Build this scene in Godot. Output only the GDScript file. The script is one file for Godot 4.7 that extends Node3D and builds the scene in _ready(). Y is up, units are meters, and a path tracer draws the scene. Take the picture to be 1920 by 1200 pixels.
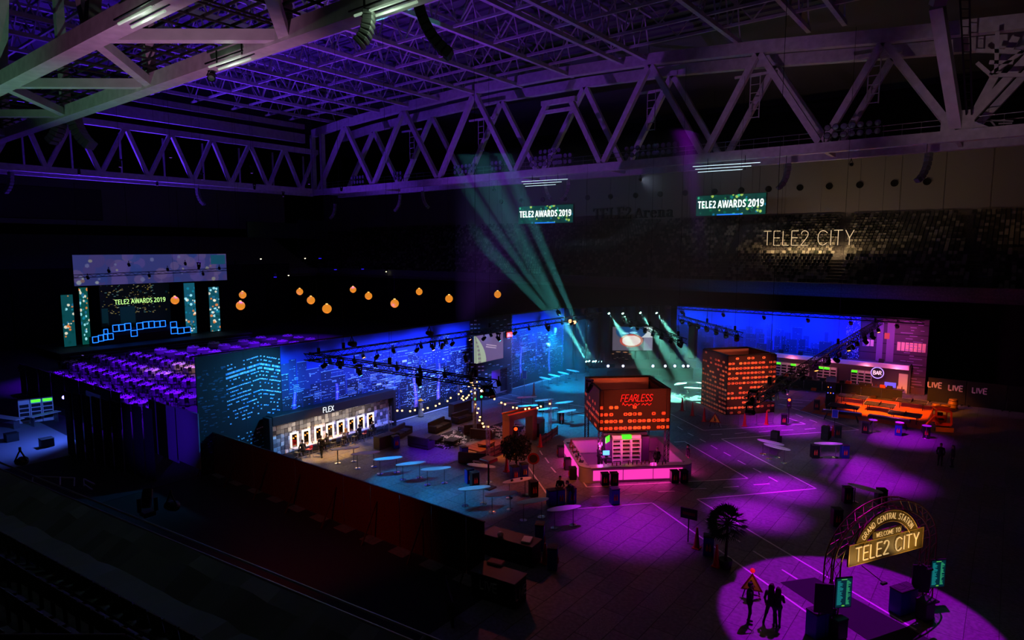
extends Node3D
# An arena dressed as a city by night: x runs across the pitch to the far stand, -z along it to the banquet stage, y is up.

const F := 1200.0
const EYE := Vector3(0, 16.4, 0)
var CB := Basis()
var M := {}
var taken := {}
var rng := RandomNumberGenerator.new()


# ---------------------------------------------------------------- shapes
class MB:
	var v := PackedVector3Array()
	var n := PackedVector3Array()
	var uv := PackedVector2Array()
	var col := PackedColorArray()
	var c := Color.WHITE
	var tinted := false

	func tri(a: Vector3, b: Vector3, d: Vector3, na: Vector3, nb: Vector3, nd: Vector3, ua := Vector2.ZERO, ub := Vector2.ZERO, ud := Vector2.ZERO) -> void:
		if (b - a).cross(d - a).dot(na + nb + nd) > 0.0:
			v.append_array([a, d, b]); n.append_array([na, nd, nb]); uv.append_array([ua, ud, ub])
		else:
			v.append_array([a, b, d]); n.append_array([na, nb, nd]); uv.append_array([ua, ub, ud])
		if tinted:
			col.append_array([c, c, c])

	func quad(a: Vector3, b: Vector3, d: Vector3, e: Vector3, nn: Vector3, u0 := Vector2(0, 1), u1 := Vector2(1, 0)) -> void:
		tri(a, b, d, nn, nn, nn, u0, Vector2(u1.x, u0.y), u1)
		tri(a, d, e, nn, nn, nn, u0, u1, Vector2(u0.x, u1.y))

	func box(at: Vector3, s: Vector3, b := Basis()) -> MB:
		for k in 3:
			var ax := b[k].normalized() * s[k] * 0.5
			var u := b[(k + 1) % 3].normalized() * s[(k + 1) % 3] * 0.5
			var w := b[(k + 2) % 3].normalized() * s[(k + 2) % 3] * 0.5
			for sg in [-1.0, 1.0]:
				var o: Vector3 = at + ax * sg
				quad(o - u - w, o + u - w, o + u + w, o - u + w, ax.normalized() * sg)
		return self

	func cham(at: Vector3, s: Vector3, r: float, b := Basis()) -> MB:   # a box with its twelve edges cut at 45 degrees
		var h := s * 0.5
		var face := func(k: int, sg: float) -> Array:
			var out := []
			var p := (k + 1) % 3
			var q := (k + 2) % 3
			for e in [[-1, -1], [1, -1], [1, 1], [-1, 1]]:
				var x := Vector3.ZERO
				x[k] = h[k] * sg; x[p] = (h[p] - r) * e[0]; x[q] = (h[q] - r) * e[1]
				out.append(at + b * x)
			return out
		for k in 3:
			for sg in [-1.0, 1.0]:
				var f: Array = face.call(k, sg)
				var nn := Vector3.ZERO
				nn[k] = sg
				quad(f[0], f[1], f[2], f[3], b * nn)
		for k in 3:
			var p := (k + 1) % 3
			var q := (k + 2) % 3
			for sp in [-1.0, 1.0]:
				for sq in [-1.0, 1.0]:
					var pts := []
					for e in [[h[p], h[q] - r, -1], [h[p], h[q] - r, 1], [h[p] - r, h[q], 1], [h[p] - r, h[q], -1]]:
						var x := Vector3.ZERO
						x[p] = e[0] * sp; x[q] = e[1] * sq; x[k] = (h[k] - r) * e[2]
						pts.append(at + b * x)
					var nn := Vector3.ZERO
					nn[p] = sp; nn[q] = sq
					quad(pts[0], pts[1], pts[2], pts[3], b * nn.normalized())
		for sx in [-1.0, 1.0]:
			for sy in [-1.0, 1.0]:
				for sz in [-1.0, 1.0]:
					var nn: Vector3 = b * Vector3(sx, sy, sz).normalized()
					tri(at + b * Vector3(sx * h.x, sy * (h.y - r), sz * (h.z - r)), at + b * Vector3(sx * (h.x - r), sy * h.y, sz * (h.z - r)), at + b * Vector3(sx * (h.x - r), sy * (h.y - r), sz * h.z), nn, nn, nn)
		return self

	func bar(p: Vector3, q: Vector3, w: float, h: float, up := Vector3.UP) -> MB:   # a square bar from p to q
		var d := q - p
		var x := d.normalized()
		var z := x.cross(up)
		if z.length() < 0.01:
			z = x.cross(Vector3.RIGHT)
		z = z.normalized()
		return box((p + q) * 0.5, Vector3(d.length(), h, w), Basis(x, z.cross(x), z))

	func tube(p: Vector3, q: Vector3, r: float, r2 := -1.0, seg := 6, cap := true) -> MB:
		if r2 < 0.0:
			r2 = r
		var y := (q - p).normalized()
		var x := y.cross(Vector3.RIGHT if absf(y.x) < 0.8 else Vector3.UP).normalized()
		var z := x.cross(y)
		for k in seg:
			var a0 := TAU * k / seg
			var a1 := TAU * (k + 1) / seg
			var n0 := x * cos(a0) + z * sin(a0)
			var n1 := x * cos(a1) + z * sin(a1)
			var u0 := float(k) / seg
			var u1 := float(k + 1) / seg
			tri(p + n0 * r, p + n1 * r, q + n1 * r2, n0, n1, n1, Vector2(u0, 1), Vector2(u1, 1), Vector2(u1, 0))
			tri(p + n0 * r, q + n1 * r2, q + n0 * r2, n0, n1, n0, Vector2(u0, 1), Vector2(u1, 0), Vector2(u0, 0))
			if cap:
				tri(p, p + n0 * r, p + n1 * r, -y, -y, -y)
				tri(q, q + n0 * r2, q + n1 * r2, y, y, y)
		return self

	func path(pts: Array, r: float, seg := 5) -> MB:
		for k in pts.size() - 1:
			tube(pts[k], pts[k + 1], r, r, seg)
		return self

	func lathe(at: Vector3, prof: Array, seg := 16, b := Basis()) -> MB:   # prof: Vector2(radius, height)
		for k in prof.size() - 1:
			var p: Vector2 = prof[k]
			var q: Vector2 = prof[k + 1]
			var t := (q - p)
			var nr := Vector2(t.y, -t.x).normalized()
			for s in seg:
				var a0 := TAU * s / seg
				var a1 := TAU * (s + 1) / seg
				var d0 := Vector3(cos(a0), 0, sin(a0))
				var d1 := Vector3(cos(a1), 0, sin(a1))
				var n0 := b * (d0 * nr.x + Vector3(0, nr.y, 0))
				var n1 := b * (d1 * nr.x + Vector3(0, nr.y, 0))
				var y0 := Vector3(0, p.y, 0)
				var y1 := Vector3(0, q.y, 0)
				if p.x > 1e-5:
					tri(at + b * (d0 * p.x + y0), at + b * (d1 * p.x + y0), at + b * (d1 * q.x + y1), n0, n1, n1)
				if q.x > 1e-5:
					tri(at + b * (d0 * p.x + y0), at + b * (d1 * q.x + y1), at + b * (d0 * q.x + y1), n0, n1, n0)
		return self

	func ball(at: Vector3, r: float, seg := 12, squash := 1.0) -> MB:
		var rows := maxi(4, seg / 2)
		for k in rows:
			var t0 := PI * k / rows
			var t1 := PI * (k + 1) / rows
			for s in seg:
				var pts := []
				for e in [[t0, s], [t0, s + 1], [t1, s + 1], [t1, s]]:
					var a: float = TAU * e[1] / seg
					pts.append(Vector3(sin(e[0]) * cos(a), cos(e[0]), sin(e[0]) * sin(a)))
				var sc := Vector3(r, r * squash, r)
				if k > 0:
					tri(at + pts[0] * sc, at + pts[1] * sc, at + pts[2] * sc, pts[0], pts[1], pts[2])
				if k < rows - 1:
					tri(at + pts[0] * sc, at + pts[2] * sc, at + pts[3] * sc, pts[0], pts[2], pts[3])
		return self

	func slab(poly: PackedVector2Array, o: Vector3, ux: Vector3, uy: Vector3, depth: float) -> MB:   # a flat outline given thickness along ux x uy
		var nn := ux.cross(uy).normalized()
		var idx := Geometry2D.triangulate_polygon(poly)
		var r := Rect2(poly[0], Vector2.ZERO)
		for p in poly:
			r = r.expand(p)
		for k in range(0, idx.size(), 3):
			var t := []
			var us := []
			for j in 3:
				var p := poly[idx[k + j]]
				t.append(o + ux * p.x + uy * p.y)
				us.append(Vector2((p.x - r.position.x) / maxf(r.size.x, 1e-6), 1.0 - (p.y - r.position.y) / maxf(r.size.y, 1e-6)))
			tri(t[0] + nn * depth, t[1] + nn * depth, t[2] + nn * depth, nn, nn, nn, us[0], us[1], us[2])
			tri(t[0], t[1], t[2], -nn, -nn, -nn, us[0], us[1], us[2])
		var clock := Geometry2D.is_polygon_clockwise(poly)
		for k in poly.size():
			var p := poly[k]
			var q := poly[(k + 1) % poly.size()]
			var d := (q - p).normalized()
			var e := Vector2(d.y, -d.x) * (-1.0 if clock else 1.0)
			var a := o + ux * p.x + uy * p.y
			var b := o + ux * q.x + uy * q.y
			quad(a, b, b + nn * depth, a + nn * depth, (ux * e.x + uy * e.y).normalized())
		return self

	func mesh() -> ArrayMesh:
		var a := []
		a.resize(Mesh.ARRAY_MAX)
		a[Mesh.ARRAY_VERTEX] = v; a[Mesh.ARRAY_NORMAL] = n; a[Mesh.ARRAY_TEX_UV] = uv
		if tinted:
			a[Mesh.ARRAY_COLOR] = col
		var m := ArrayMesh.new()
		m.add_surface_from_arrays(Mesh.PRIMITIVE_TRIANGLES, a)
		return m


# ---------------------------------------------------------------- where a pixel lies
func ray(px: float, py: float) -> Vector3:
	return CB * Vector3((px - 960.0) / F, (600.0 - py) / F, -1.0)

func g(px: float, py: float, h := 0.0) -> Vector3:      # on a level h metres up
	var r := ray(px, py)
	return EYE + r * ((h - EYE.y) / r.y)

func vx(px: float, py: float, x: float) -> Vector3:     # on the upright plane at that x
	var r := ray(px, py)
	return EYE + r * ((x - EYE.x) / r.x)

func vz(px: float, py: float, z: float) -> Vector3:
	var r := ray(px, py)
	return EYE + r * ((z - EYE.z) / r.z)

func vp(px: float, py: float, at: Vector3, along: Vector3) -> Vector3:   # on the upright plane through at, running along
	var r := ray(px, py)
	var nn := Vector3(-along.z, 0, along.x)
	return EYE + r * ((at - EYE).dot(nn) / r.dot(nn))


# ---------------------------------------------------------------- things and parts
func numbered(called: String) -> String:
	var k: int = taken.get(called, 0)
	taken[called] = k + 1
	return called if k == 0 else "%s_%03d" % [called, k]

func tag(o: Node, label: String, category: String, group := "") -> Node:
	o.set_meta("label", label); o.set_meta("category", category)
	if group:
		o.set_meta("group", group)
	return o

func thing(called: String, label: String, category: String, at := Vector3.ZERO, yaw := 0.0, group := "") -> Node3D:
	var o := Node3D.new()
	o.name = numbered(called)
	add_child(o)
	o.position = at; o.rotation.y = yaw
	tag(o, label, category, group)
	return o

func lone(called: String, mb: MB, m: Material, label: String, category: String, group := "") -> MeshInstance3D:   # a thing of one piece
	var o := MeshInstance3D.new()
	o.name = numbered(called)
	o.mesh = mb.mesh(); o.material_override = m
	add_child(o)
	tag(o, label, category, group)
	return o

func struct(called: String, mb: MB, m: Material) -> MeshInstance3D:
	var o := MeshInstance3D.new()
	o.name = numbered(called)
	o.mesh = mb.mesh(); o.material_override = m
	o.set_meta("kind", "structure")
	add_child(o)
	return o

func part(p: Node, called: String, mb: MB, m: Material, label := "") -> MeshInstance3D:
	return piece(p, called, mb.mesh(), m, Transform3D(), label)

func piece(p: Node, called: String, mesh: Mesh, m: Material, t := Transform3D(), label := "") -> MeshInstance3D:
	var o := MeshInstance3D.new()
	o.name = called
	o.mesh = mesh; o.material_override = m; o.transform = t
	p.add_child(o, true)
	if label:
		o.set_meta("label", label)
	return o

func copy(o: Node3D, at: Vector3, yaw := 0.0, label := "", group := "") -> Node3D:
	var c: Node3D = o.duplicate()
	c.name = numbered(String(o.name).rstrip("0123456789").rstrip("_"))
	add_child(c)
	c.position = at; c.rotation.y = yaw
	if label:
		c.set_meta("label", label)
	if group:
		c.set_meta("group", group)
	return c

func face(d: Vector3) -> float:      # the yaw that turns +z towards d
	return atan2(d.x, d.z)


# ---------------------------------------------------------------- materials
func mat(key: String, c: Color, rough := 0.7, metal := 0.0) -> StandardMaterial3D:
	if M.has(key):
		return M[key]
	var m := StandardMaterial3D.new()
	m.resource_name = key
	m.albedo_color = c; m.roughness = rough; m.metallic = metal
	M[key] = m
	return m

func glow(key: String, c: Color, e: float, body := Color(0.05, 0.05, 0.05)) -> StandardMaterial3D:
	if M.has(key):
		return M[key]
	var m := mat(key, body, 0.5)
	m.emission_enabled = true; m.emission = c; m.emission_energy_multiplier = e
	return m

func noisy(m: StandardMaterial3D, freq: float, lo: float, hi: float, scale: float, seed_: int, bump := 0.0) -> void:   # grain of the stuff itself
	var f := FastNoiseLite.new()
	f.seed = seed_; f.frequency = freq; f.fractal_octaves = 4
	var t := NoiseTexture2D.new()
	t.width = 512; t.height = 512; t.seamless = true; t.noise = f
	var ramp := Gradient.new()
	ramp.set_color(0, Color(lo, lo, lo)); ramp.set_color(1, Color(hi, hi, hi))
	t.color_ramp = ramp
	m.albedo_texture = t
	m.uv1_triplanar = true; m.uv1_world_triplanar = true
	m.uv1_scale = Vector3.ONE * scale
	if bump > 0.0:
		m.heightmap_enabled = true; m.heightmap_texture = t; m.heightmap_scale = bump

func print_mat(key: String, im: Image, rough := 0.75) -> StandardMaterial3D:
	var m := mat(key, Color.WHITE, rough)
	m.albedo_texture = ImageTexture.create_from_image(im)
	m.texture_repeat = false
	return m

func screen_mat(key: String, im: Image, e: float) -> StandardMaterial3D:
	var m := mat(key, Color(0.02, 0.02, 0.02), 0.4)
	m.emission_enabled = true; m.emission_operator = BaseMaterial3D.EMISSION_OP_MULTIPLY
	m.emission = Color.WHITE; m.emission_energy_multiplier = e
	m.emission_texture = ImageTexture.create_from_image(im)
	m.texture_repeat = false
	return m


# ---------------------------------------------------------------- lights
func spot(p: Node, at: Vector3, to: Vector3, c: Color, e: float, angle: float, soft := 0.6, size := 0.1) -> SpotLight3D:   # at and to in the world
	var l := SpotLight3D.new()
	l.name = "lamp_light"
	p.add_child(l, true)
	var d := (to - at).normalized()
	l.global_transform = Transform3D(Basis.looking_at(d, Vector3.UP if absf(d.y) < 0.98 else Vector3.RIGHT), at)
	l.light_color = c; l.light_energy = e; l.spot_angle = angle; l.spot_angle_attenuation = soft
	l.spot_range = 300.0; l.spot_attenuation = 2.0; l.light_size = size; l.shadow_enabled = true
	return l

func omni(p: Node, at: Vector3, c: Color, e: float, size := 0.1) -> OmniLight3D:
	var l := OmniLight3D.new()
	l.name = "lamp_light"
	p.add_child(l, true)
	l.global_position = at
	l.light_color = c; l.light_energy = e; l.light_size = size
	l.omni_range = 200.0; l.omni_attenuation = 2.0; l.shadow_enabled = true
	return l

func area(p: Node, at: Vector3, to: Vector3, w: float, h: float, c: Color, e: float) -> AreaLight3D:
	var l := AreaLight3D.new()
	l.name = "lamp_light"
	p.add_child(l, true)
	var d := (to - at).normalized()
	l.global_transform = Transform3D(Basis.looking_at(d, Vector3.UP if absf(d.y) < 0.98 else Vector3.RIGHT), at)
	l.area_size = Vector2(w, h); l.light_color = c; l.light_energy = e; l.shadow_enabled = true
	l.area_range = 200.0
	return l


# ---------------------------------------------------------------- lettering
const GLYPH := {
	"T": [[[0, 1], [.6, 1]], [[.3, 1], [.3, 0]]], "E": [[[.5, 1], [0, 1], [0, 0], [.5, 0]], [[0, .52], [.45, .52]]], "L": [[[0, 1], [0, 0], [.45, 0]]],
	"2": [[[0, .78], [.06, .92], [.2, 1], [.36, .98], [.5, .86], [.5, .68], [.4, .5], [0, 0], [.54, 0]]], "C": [[[.66, .82], [.5, .95], [.34, 1], [.16, .93], [.04, .75], [0, .5], [.04, .25], [.16, .07], [.34, 0], [.5, .05], [.66, .18]]],
	"I": [[[.05, 1], [.05, 0]]], "Y": [[[0, 1], [.28, .48], [.56, 1]], [[.28, .48], [.28, 0]]], "F": [[[.48, 1], [0, 1], [0, 0]], [[0, .52], [.42, .52]]], "A": [[[0, 0], [.3, 1], [.6, 0]], [[.12, .33], [.48, .33]]],
	"R": [[[0, 0], [0, 1], [.3, 1], [.45, .9], [.48, .75], [.42, .58], [.3, .5], [0, .5]], [[.26, .5], [.52, 0]]], "S": [[[.48, .86], [.36, .97], [.2, 1], [.05, .9], [.02, .74], [.12, .58], [.38, .46], [.5, .3], [.46, .1], [.3, 0], [.14, .02], [0, .14]]],
	"G": [[[.66, .82], [.5, .95], [.34, 1], [.16, .93], [.04, .75], [0, .5], [.04, .25], [.16, .07], [.34, 0], [.52, .05], [.66, .18], [.66, .46], [.38, .46]]], "N": [[[0, 0], [0, 1], [.55, 0], [.55, 1]]], "D": [[[0, 0], [0, 1], [.25, 1], [.45, .88], [.56, .66], [.56, .34], [.45, .12], [.25, 0], [0, 0]]],
	"O": [[[.34, 1], [.16, .93], [.04, .75], [0, .5], [.04, .25], [.16, .07], [.34, 0], [.52, .07], [.64, .25], [.68, .5], [.64, .75], [.52, .93], [.34, 1]]], "W": [[[0, 1], [.2, 0], [.4, .9], [.6, 0], [.8, 1]]], "M": [[[0, 0], [.05, 1], [.37, .2], [.69, 1], [.74, 0]]],
	"B": [[[0, 0], [0, 1], [.3, 1], [.44, .9], [.44, .62], [.3, .53], [0, .53]], [[.3, .53], [.48, .42], [.5, .14], [.34, 0], [0, 0]]], "V": [[[0, 1], [.3, 0], [.6, 1]]], "X": [[[0, 1], [.52, 0]], [[0, 0], [.52, 1]]],
	"0": [[[.27, 1], [.1, .9], [0, .68], [0, .32], [.1, .1], [.27, 0], [.44, .1], [.54, .32], [.54, .68], [.44, .9], [.27, 1]]], "1": [[[0, .82], [.2, 1], [.2, 0]]], "9": [[[.52, .66], [.42, .46], [.26, .4], [.08, .48], [0, .68], [.06, .9], [.24, 1], [.42, .94], [.52, .74], [.5, .42], [.38, .12], [.2, 0]]],
}

func glyph_width(ch: String) -> float:
	var w := 0.28
	if GLYPH.has(ch):
		w = 0.0
		for s in GLYPH[ch]:
			for p in s:
				w = maxf(w, p[0])
	return w

func text_width(s: String, gap := 0.2) -> float:
	var w := -gap
	for ch in s:
		w += glyph_width(ch) + gap
	return w

func letters(p: Node, s: String, h: float, r: float, m: Material, t: Transform3D, gap := 0.2, width := -1.0) -> void:   # raised tube letters, centred on t, upright along t's y; each letter a part
	var k := h if width < 0.0 else width / text_width(s, gap)
	var x := -text_width(s, gap) * k * 0.5
	for ch in s:
		if GLYPH.has(ch):
			var mb := MB.new()
			for st in GLYPH[ch]:
				var pts := []
				for q in st:
					pts.append(Vector3(x + q[0] * k, (q[1] - 0.5) * h, 0))
				mb.path(pts, r, 5)
			piece(p, "letter", mb.mesh(), m, t)
		x += (glyph_width(ch) + gap) * k

func lettering(p: Node, called: String, s: String, h: float, depth: float, m: Material, t: Transform3D, bold := true, serif := false) -> MeshInstance3D:   # solid letters from a typeface; h is the height of a capital
	var tm := TextMesh.new()
	var fnt := SystemFont.new()
	fnt.font_names = PackedStringArray(["Droid Serif" if serif else "Droid Sans"])
	fnt.font_weight = 700 if bold else 400
	tm.font = fnt; tm.text = s; tm.font_size = 48; tm.pixel_size = h / (48.0 * 0.714); tm.depth = depth
	return piece(p, called, tm, m, t)


func _ready() -> void:
	rng.seed = 11
	# ------------------------------------------------ camera, air, exposure
	CB = Basis(Vector3.UP, deg_to_rad(-52.0)) * Basis(Vector3.RIGHT, deg_to_rad(-6.42))
	var cam := Camera3D.new()
	cam.name = "camera"
	add_child(cam)
	cam.transform = Transform3D(CB, EYE)
	cam.fov = rad_to_deg(2.0 * atan(600.0 / F)); cam.near = 0.1; cam.far = 600.0
	cam.current = true
	var we := WorldEnvironment.new()
	we.name = "surroundings"
	var env := Environment.new()
	env.background_mode = Environment.BG_COLOR
	env.background_color = Color(0.0, 0.0, 0.0)
	env.tonemap_mode = Environment.TONE_MAPPER_LINEAR
	env.tonemap_exposure = 1.0
	env.sdfgi_enabled = true; env.ssao_enabled = true; env.ssil_enabled = true
	env.volumetric_fog_enabled = true; env.volumetric_fog_density = 0.0
	we.environment = env
	add_child(we)
	# ------------------------------------------------ what things are made of
	var steel := mat("painted_steel", Color(0.80, 0.80, 0.80), 0.55)
	noisy(steel, 0.02, 0.86, 1.0, 0.11, 3)
	var asphalt := mat("floor_plate", Color(0.50, 0.50, 0.52), 0.55)
	noisy(asphalt, 0.03, 0.72, 1.0, 0.23, 5)
	var asphalt2 := mat("floor_plate_worn", Color(0.53, 0.525, 0.54), 0.55)
	noisy(asphalt2, 0.05, 0.65, 1.0, 0.31, 9)
	var asphalt3 := mat("floor_plate_dark", Color(0.47, 0.47, 0.49), 0.6)
	noisy(asphalt3, 0.04, 0.7, 1.0, 0.19, 14)
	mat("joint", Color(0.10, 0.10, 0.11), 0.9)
	mat("tape", Color(0.93, 0.93, 0.93), 0.5)
	mat("deck", Color(0.34, 0.34, 0.37), 0.7)
	mat("concrete", Color(0.46, 0.46, 0.48), 0.85)
	noisy(M.concrete, 0.03, 0.75, 1.0, 0.2, 21)
	mat("drape", Color(0.055, 0.055, 0.06), 0.95)
	mat("cladding", Color(0.55, 0.55, 0.56), 0.6)
	mat("black_metal", Color(0.06, 0.06, 0.065), 0.45, 0.6)
	mat("rig_metal", Color(0.10, 0.10, 0.11), 0.4, 0.7)
	mat("alu", Color(0.62, 0.62, 0.64), 0.35, 0.9)
	mat("white_paint", Color(0.88, 0.88, 0.88), 0.45)
	mat("white_top", Color(0.86, 0.86, 0.87), 0.35)
	mat("charcoal", Color(0.12, 0.12, 0.13), 0.7)
	mat("black", Color(0.03, 0.03, 0.035), 0.6)
	mat("chrome", Color(0.75, 0.75, 0.76), 0.25, 1.0)
	mat("wood", Color(0.48, 0.30, 0.17), 0.6)
	noisy(M.wood, 0.06, 0.6, 1.0, 1.3, 33)
	mat("dark_wood", Color(0.22, 0.13, 0.08), 0.6)
	mat("red_plastic", Color(0.80, 0.16, 0.08), 0.5)
	mat("orange_plastic", Color(0.92, 0.33, 0.06), 0.5)
	mat("blue_plastic", Color(0.08, 0.16, 0.62), 0.45)
	mat("grey_cloth", Color(0.20, 0.20, 0.22), 0.95)
	mat("leather", Color(0.24, 0.13, 0.09), 0.45)
	mat("yellow_paint", Color(0.90, 0.62, 0.06), 0.5)
	mat("red_paint", Color(0.5, 0.04, 0.04), 0.5)
	mat("blue_paint", Color(0.10, 0.22, 0.75), 0.5)
	mat("leaf", Color(0.07, 0.14, 0.05), 0.8)
	mat("bark", Color(0.18, 0.12, 0.08), 0.9)
	build_floor()
	build_roof()
	build_stands()
	build_backdrops()
	build_band_stage()
	build_banquet()
	build_kiosks()
	build_trusses()
	build_flex()
	build_lounge()
	build_bar_side()
	build_arch()
	build_tables()
	build_foreground()
	build_people()
	build_air()


# ---------------------------------------------------------------- floor, plates, road marks
func build_floor() -> void:
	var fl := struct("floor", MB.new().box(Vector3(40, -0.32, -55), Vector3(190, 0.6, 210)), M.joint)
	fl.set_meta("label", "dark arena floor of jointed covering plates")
	var one := MB.new().cham(Vector3(0, -0.012, 0), Vector3(2.385, 0.024, 1.185), 0.006).mesh()
	var kinds := [M.floor_plate, M.floor_plate, M.floor_plate_worn, M.floor_plate_dark]
	var spots := []
	for i in 29:
		for j in 62:
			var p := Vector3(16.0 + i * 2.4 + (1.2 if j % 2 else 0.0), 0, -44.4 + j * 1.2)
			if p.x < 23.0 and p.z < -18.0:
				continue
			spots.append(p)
	spots.sort_custom(func(a, b): return a.length_squared() < b.length_squared())
	var rest := [[], [], []]
	for k in spots.size():
		var pick := rng.randi() % 4
		var t := Transform3D(Basis(), spots[k] + Vector3(0, rng.randf_range(-0.003, 0.0), 0))
		var sp := proj(spots[k])
		var seen := sp.x > -60 and sp.x < 1980 and sp.y < 1260
		if k < 430 and seen and fl.get_child_count() < 300:
			piece(fl, "floor_plate", one, kinds[pick], t)
		else:
			rest[maxi(0, pick - 1)].append(t)
	for k in 3:
		var mm := MultiMesh.new()
		mm.transform_format = MultiMesh.TRANSFORM_3D
		mm.mesh = one
		mm.instance_count = rest[k].size()
		for j in rest[k].size():
			mm.set_instance_transform(j, rest[k][j])
		var o := MultiMeshInstance3D.new()
		o.name = "plate_field"
		o.multimesh = mm; o.material_override = kinds[k + 1] if k else M.floor_plate
		o.set_meta("kind", "stuff")
		fl.add_child(o, true)
	var carpet := mat("banquet_carpet", Color(0.16, 0.15, 0.20), 0.95)
	part(fl, "banquet_carpet", MB.new().box(Vector3(45, -0.011, -83), Vector3(70, 0.022, 75)), carpet)
	# white tape of the painted streets
	var solid := [
		[[1462, 757], [1610, 806], [1353, 823], [1530, 916], [1307, 936], [1718, 1181]], [[1057, 851], [1100, 913], [1402, 897], [1284, 828], [1264, 829]],
		[[988, 872], [1033, 937]], [[1083, 954], [1223, 943], [1660, 1252]], [[1257, 776], [1319, 807], [1510, 795], [1473, 782]], [[1458, 746], [1522, 752]], [[1458, 758], [1527, 763]],
		[[931, 744], [1098, 776]], [[940, 737], [1098, 763]], [[985, 724], [1062, 702]], [[1018, 765], [1098, 780]],
	]
	for line in solid:
		for k in line.size() - 1:
			mark(fl, g(line[k][0], line[k][1]), g(line[k + 1][0], line[k + 1][1]))
	var dash := [
		[1012, 845, 1017, 853], [1022, 858, 1029, 868], [1033, 876, 1042, 886], [1108, 931, 1140, 929], [1171, 927, 1203, 925], [1234, 922, 1265, 921], [1295, 917, 1325, 916], [1356, 914, 1385, 912], [1413, 909, 1443, 907],
		[1290, 812, 1300, 817], [1312, 823, 1323, 829], [1333, 835, 1345, 842], [1357, 848, 1370, 855], [1383, 863, 1398, 871], [1412, 878, 1427, 886], [1441, 894, 1458, 903],
		[1333, 815, 1354, 814], [1378, 813, 1400, 811], [1423, 810, 1444, 808], [1465, 807, 1487, 806], [1509, 805, 1529, 803], [1323, 976, 1342, 987], [1366, 1003, 1388, 1016], [1412, 1033, 1438, 1049], [1466, 1068, 1495, 1086],
		[1270, 800, 1280, 806], [1492, 777, 1505, 782], [1518, 787, 1532, 792], [1548, 797, 1560, 802], [1487, 754, 1505, 755], [960, 742, 985, 746], [1010, 752, 1040, 757],
	]
	for d in dash:
		mark(fl, g(d[0], d[1]), g(d[2], d[3]))


func proj(p: Vector3) -> Vector2:
	var q := CB.inverse() * (p - EYE)
	return Vector2(960.0 + F * q.x / -q.z, 600.0 - F * q.y / -q.z)


func mark(fl: Node, p: Vector3, q: Vector3) -> void:
	part(fl, "marking", MB.new().bar(p + Vector3(0, 0.003, 0), q + Vector3(0, 0.003, 0), 0.11, 0.005), M.tape)


# ---------------------------------------------------------------- roof
func shift(o: Node3D, p: Vector3) -> void:     # puts a thing's own origin at p without moving its parts
	o.position = p
	for k in o.get_children():
		k.position -= p

func web(o: Node, p: Vector3, q: Vector3, w: float, called := "diagonal") -> void:
	part(o, called, MB.new().bar(p, q, w, w), M.painted_steel)

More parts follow.
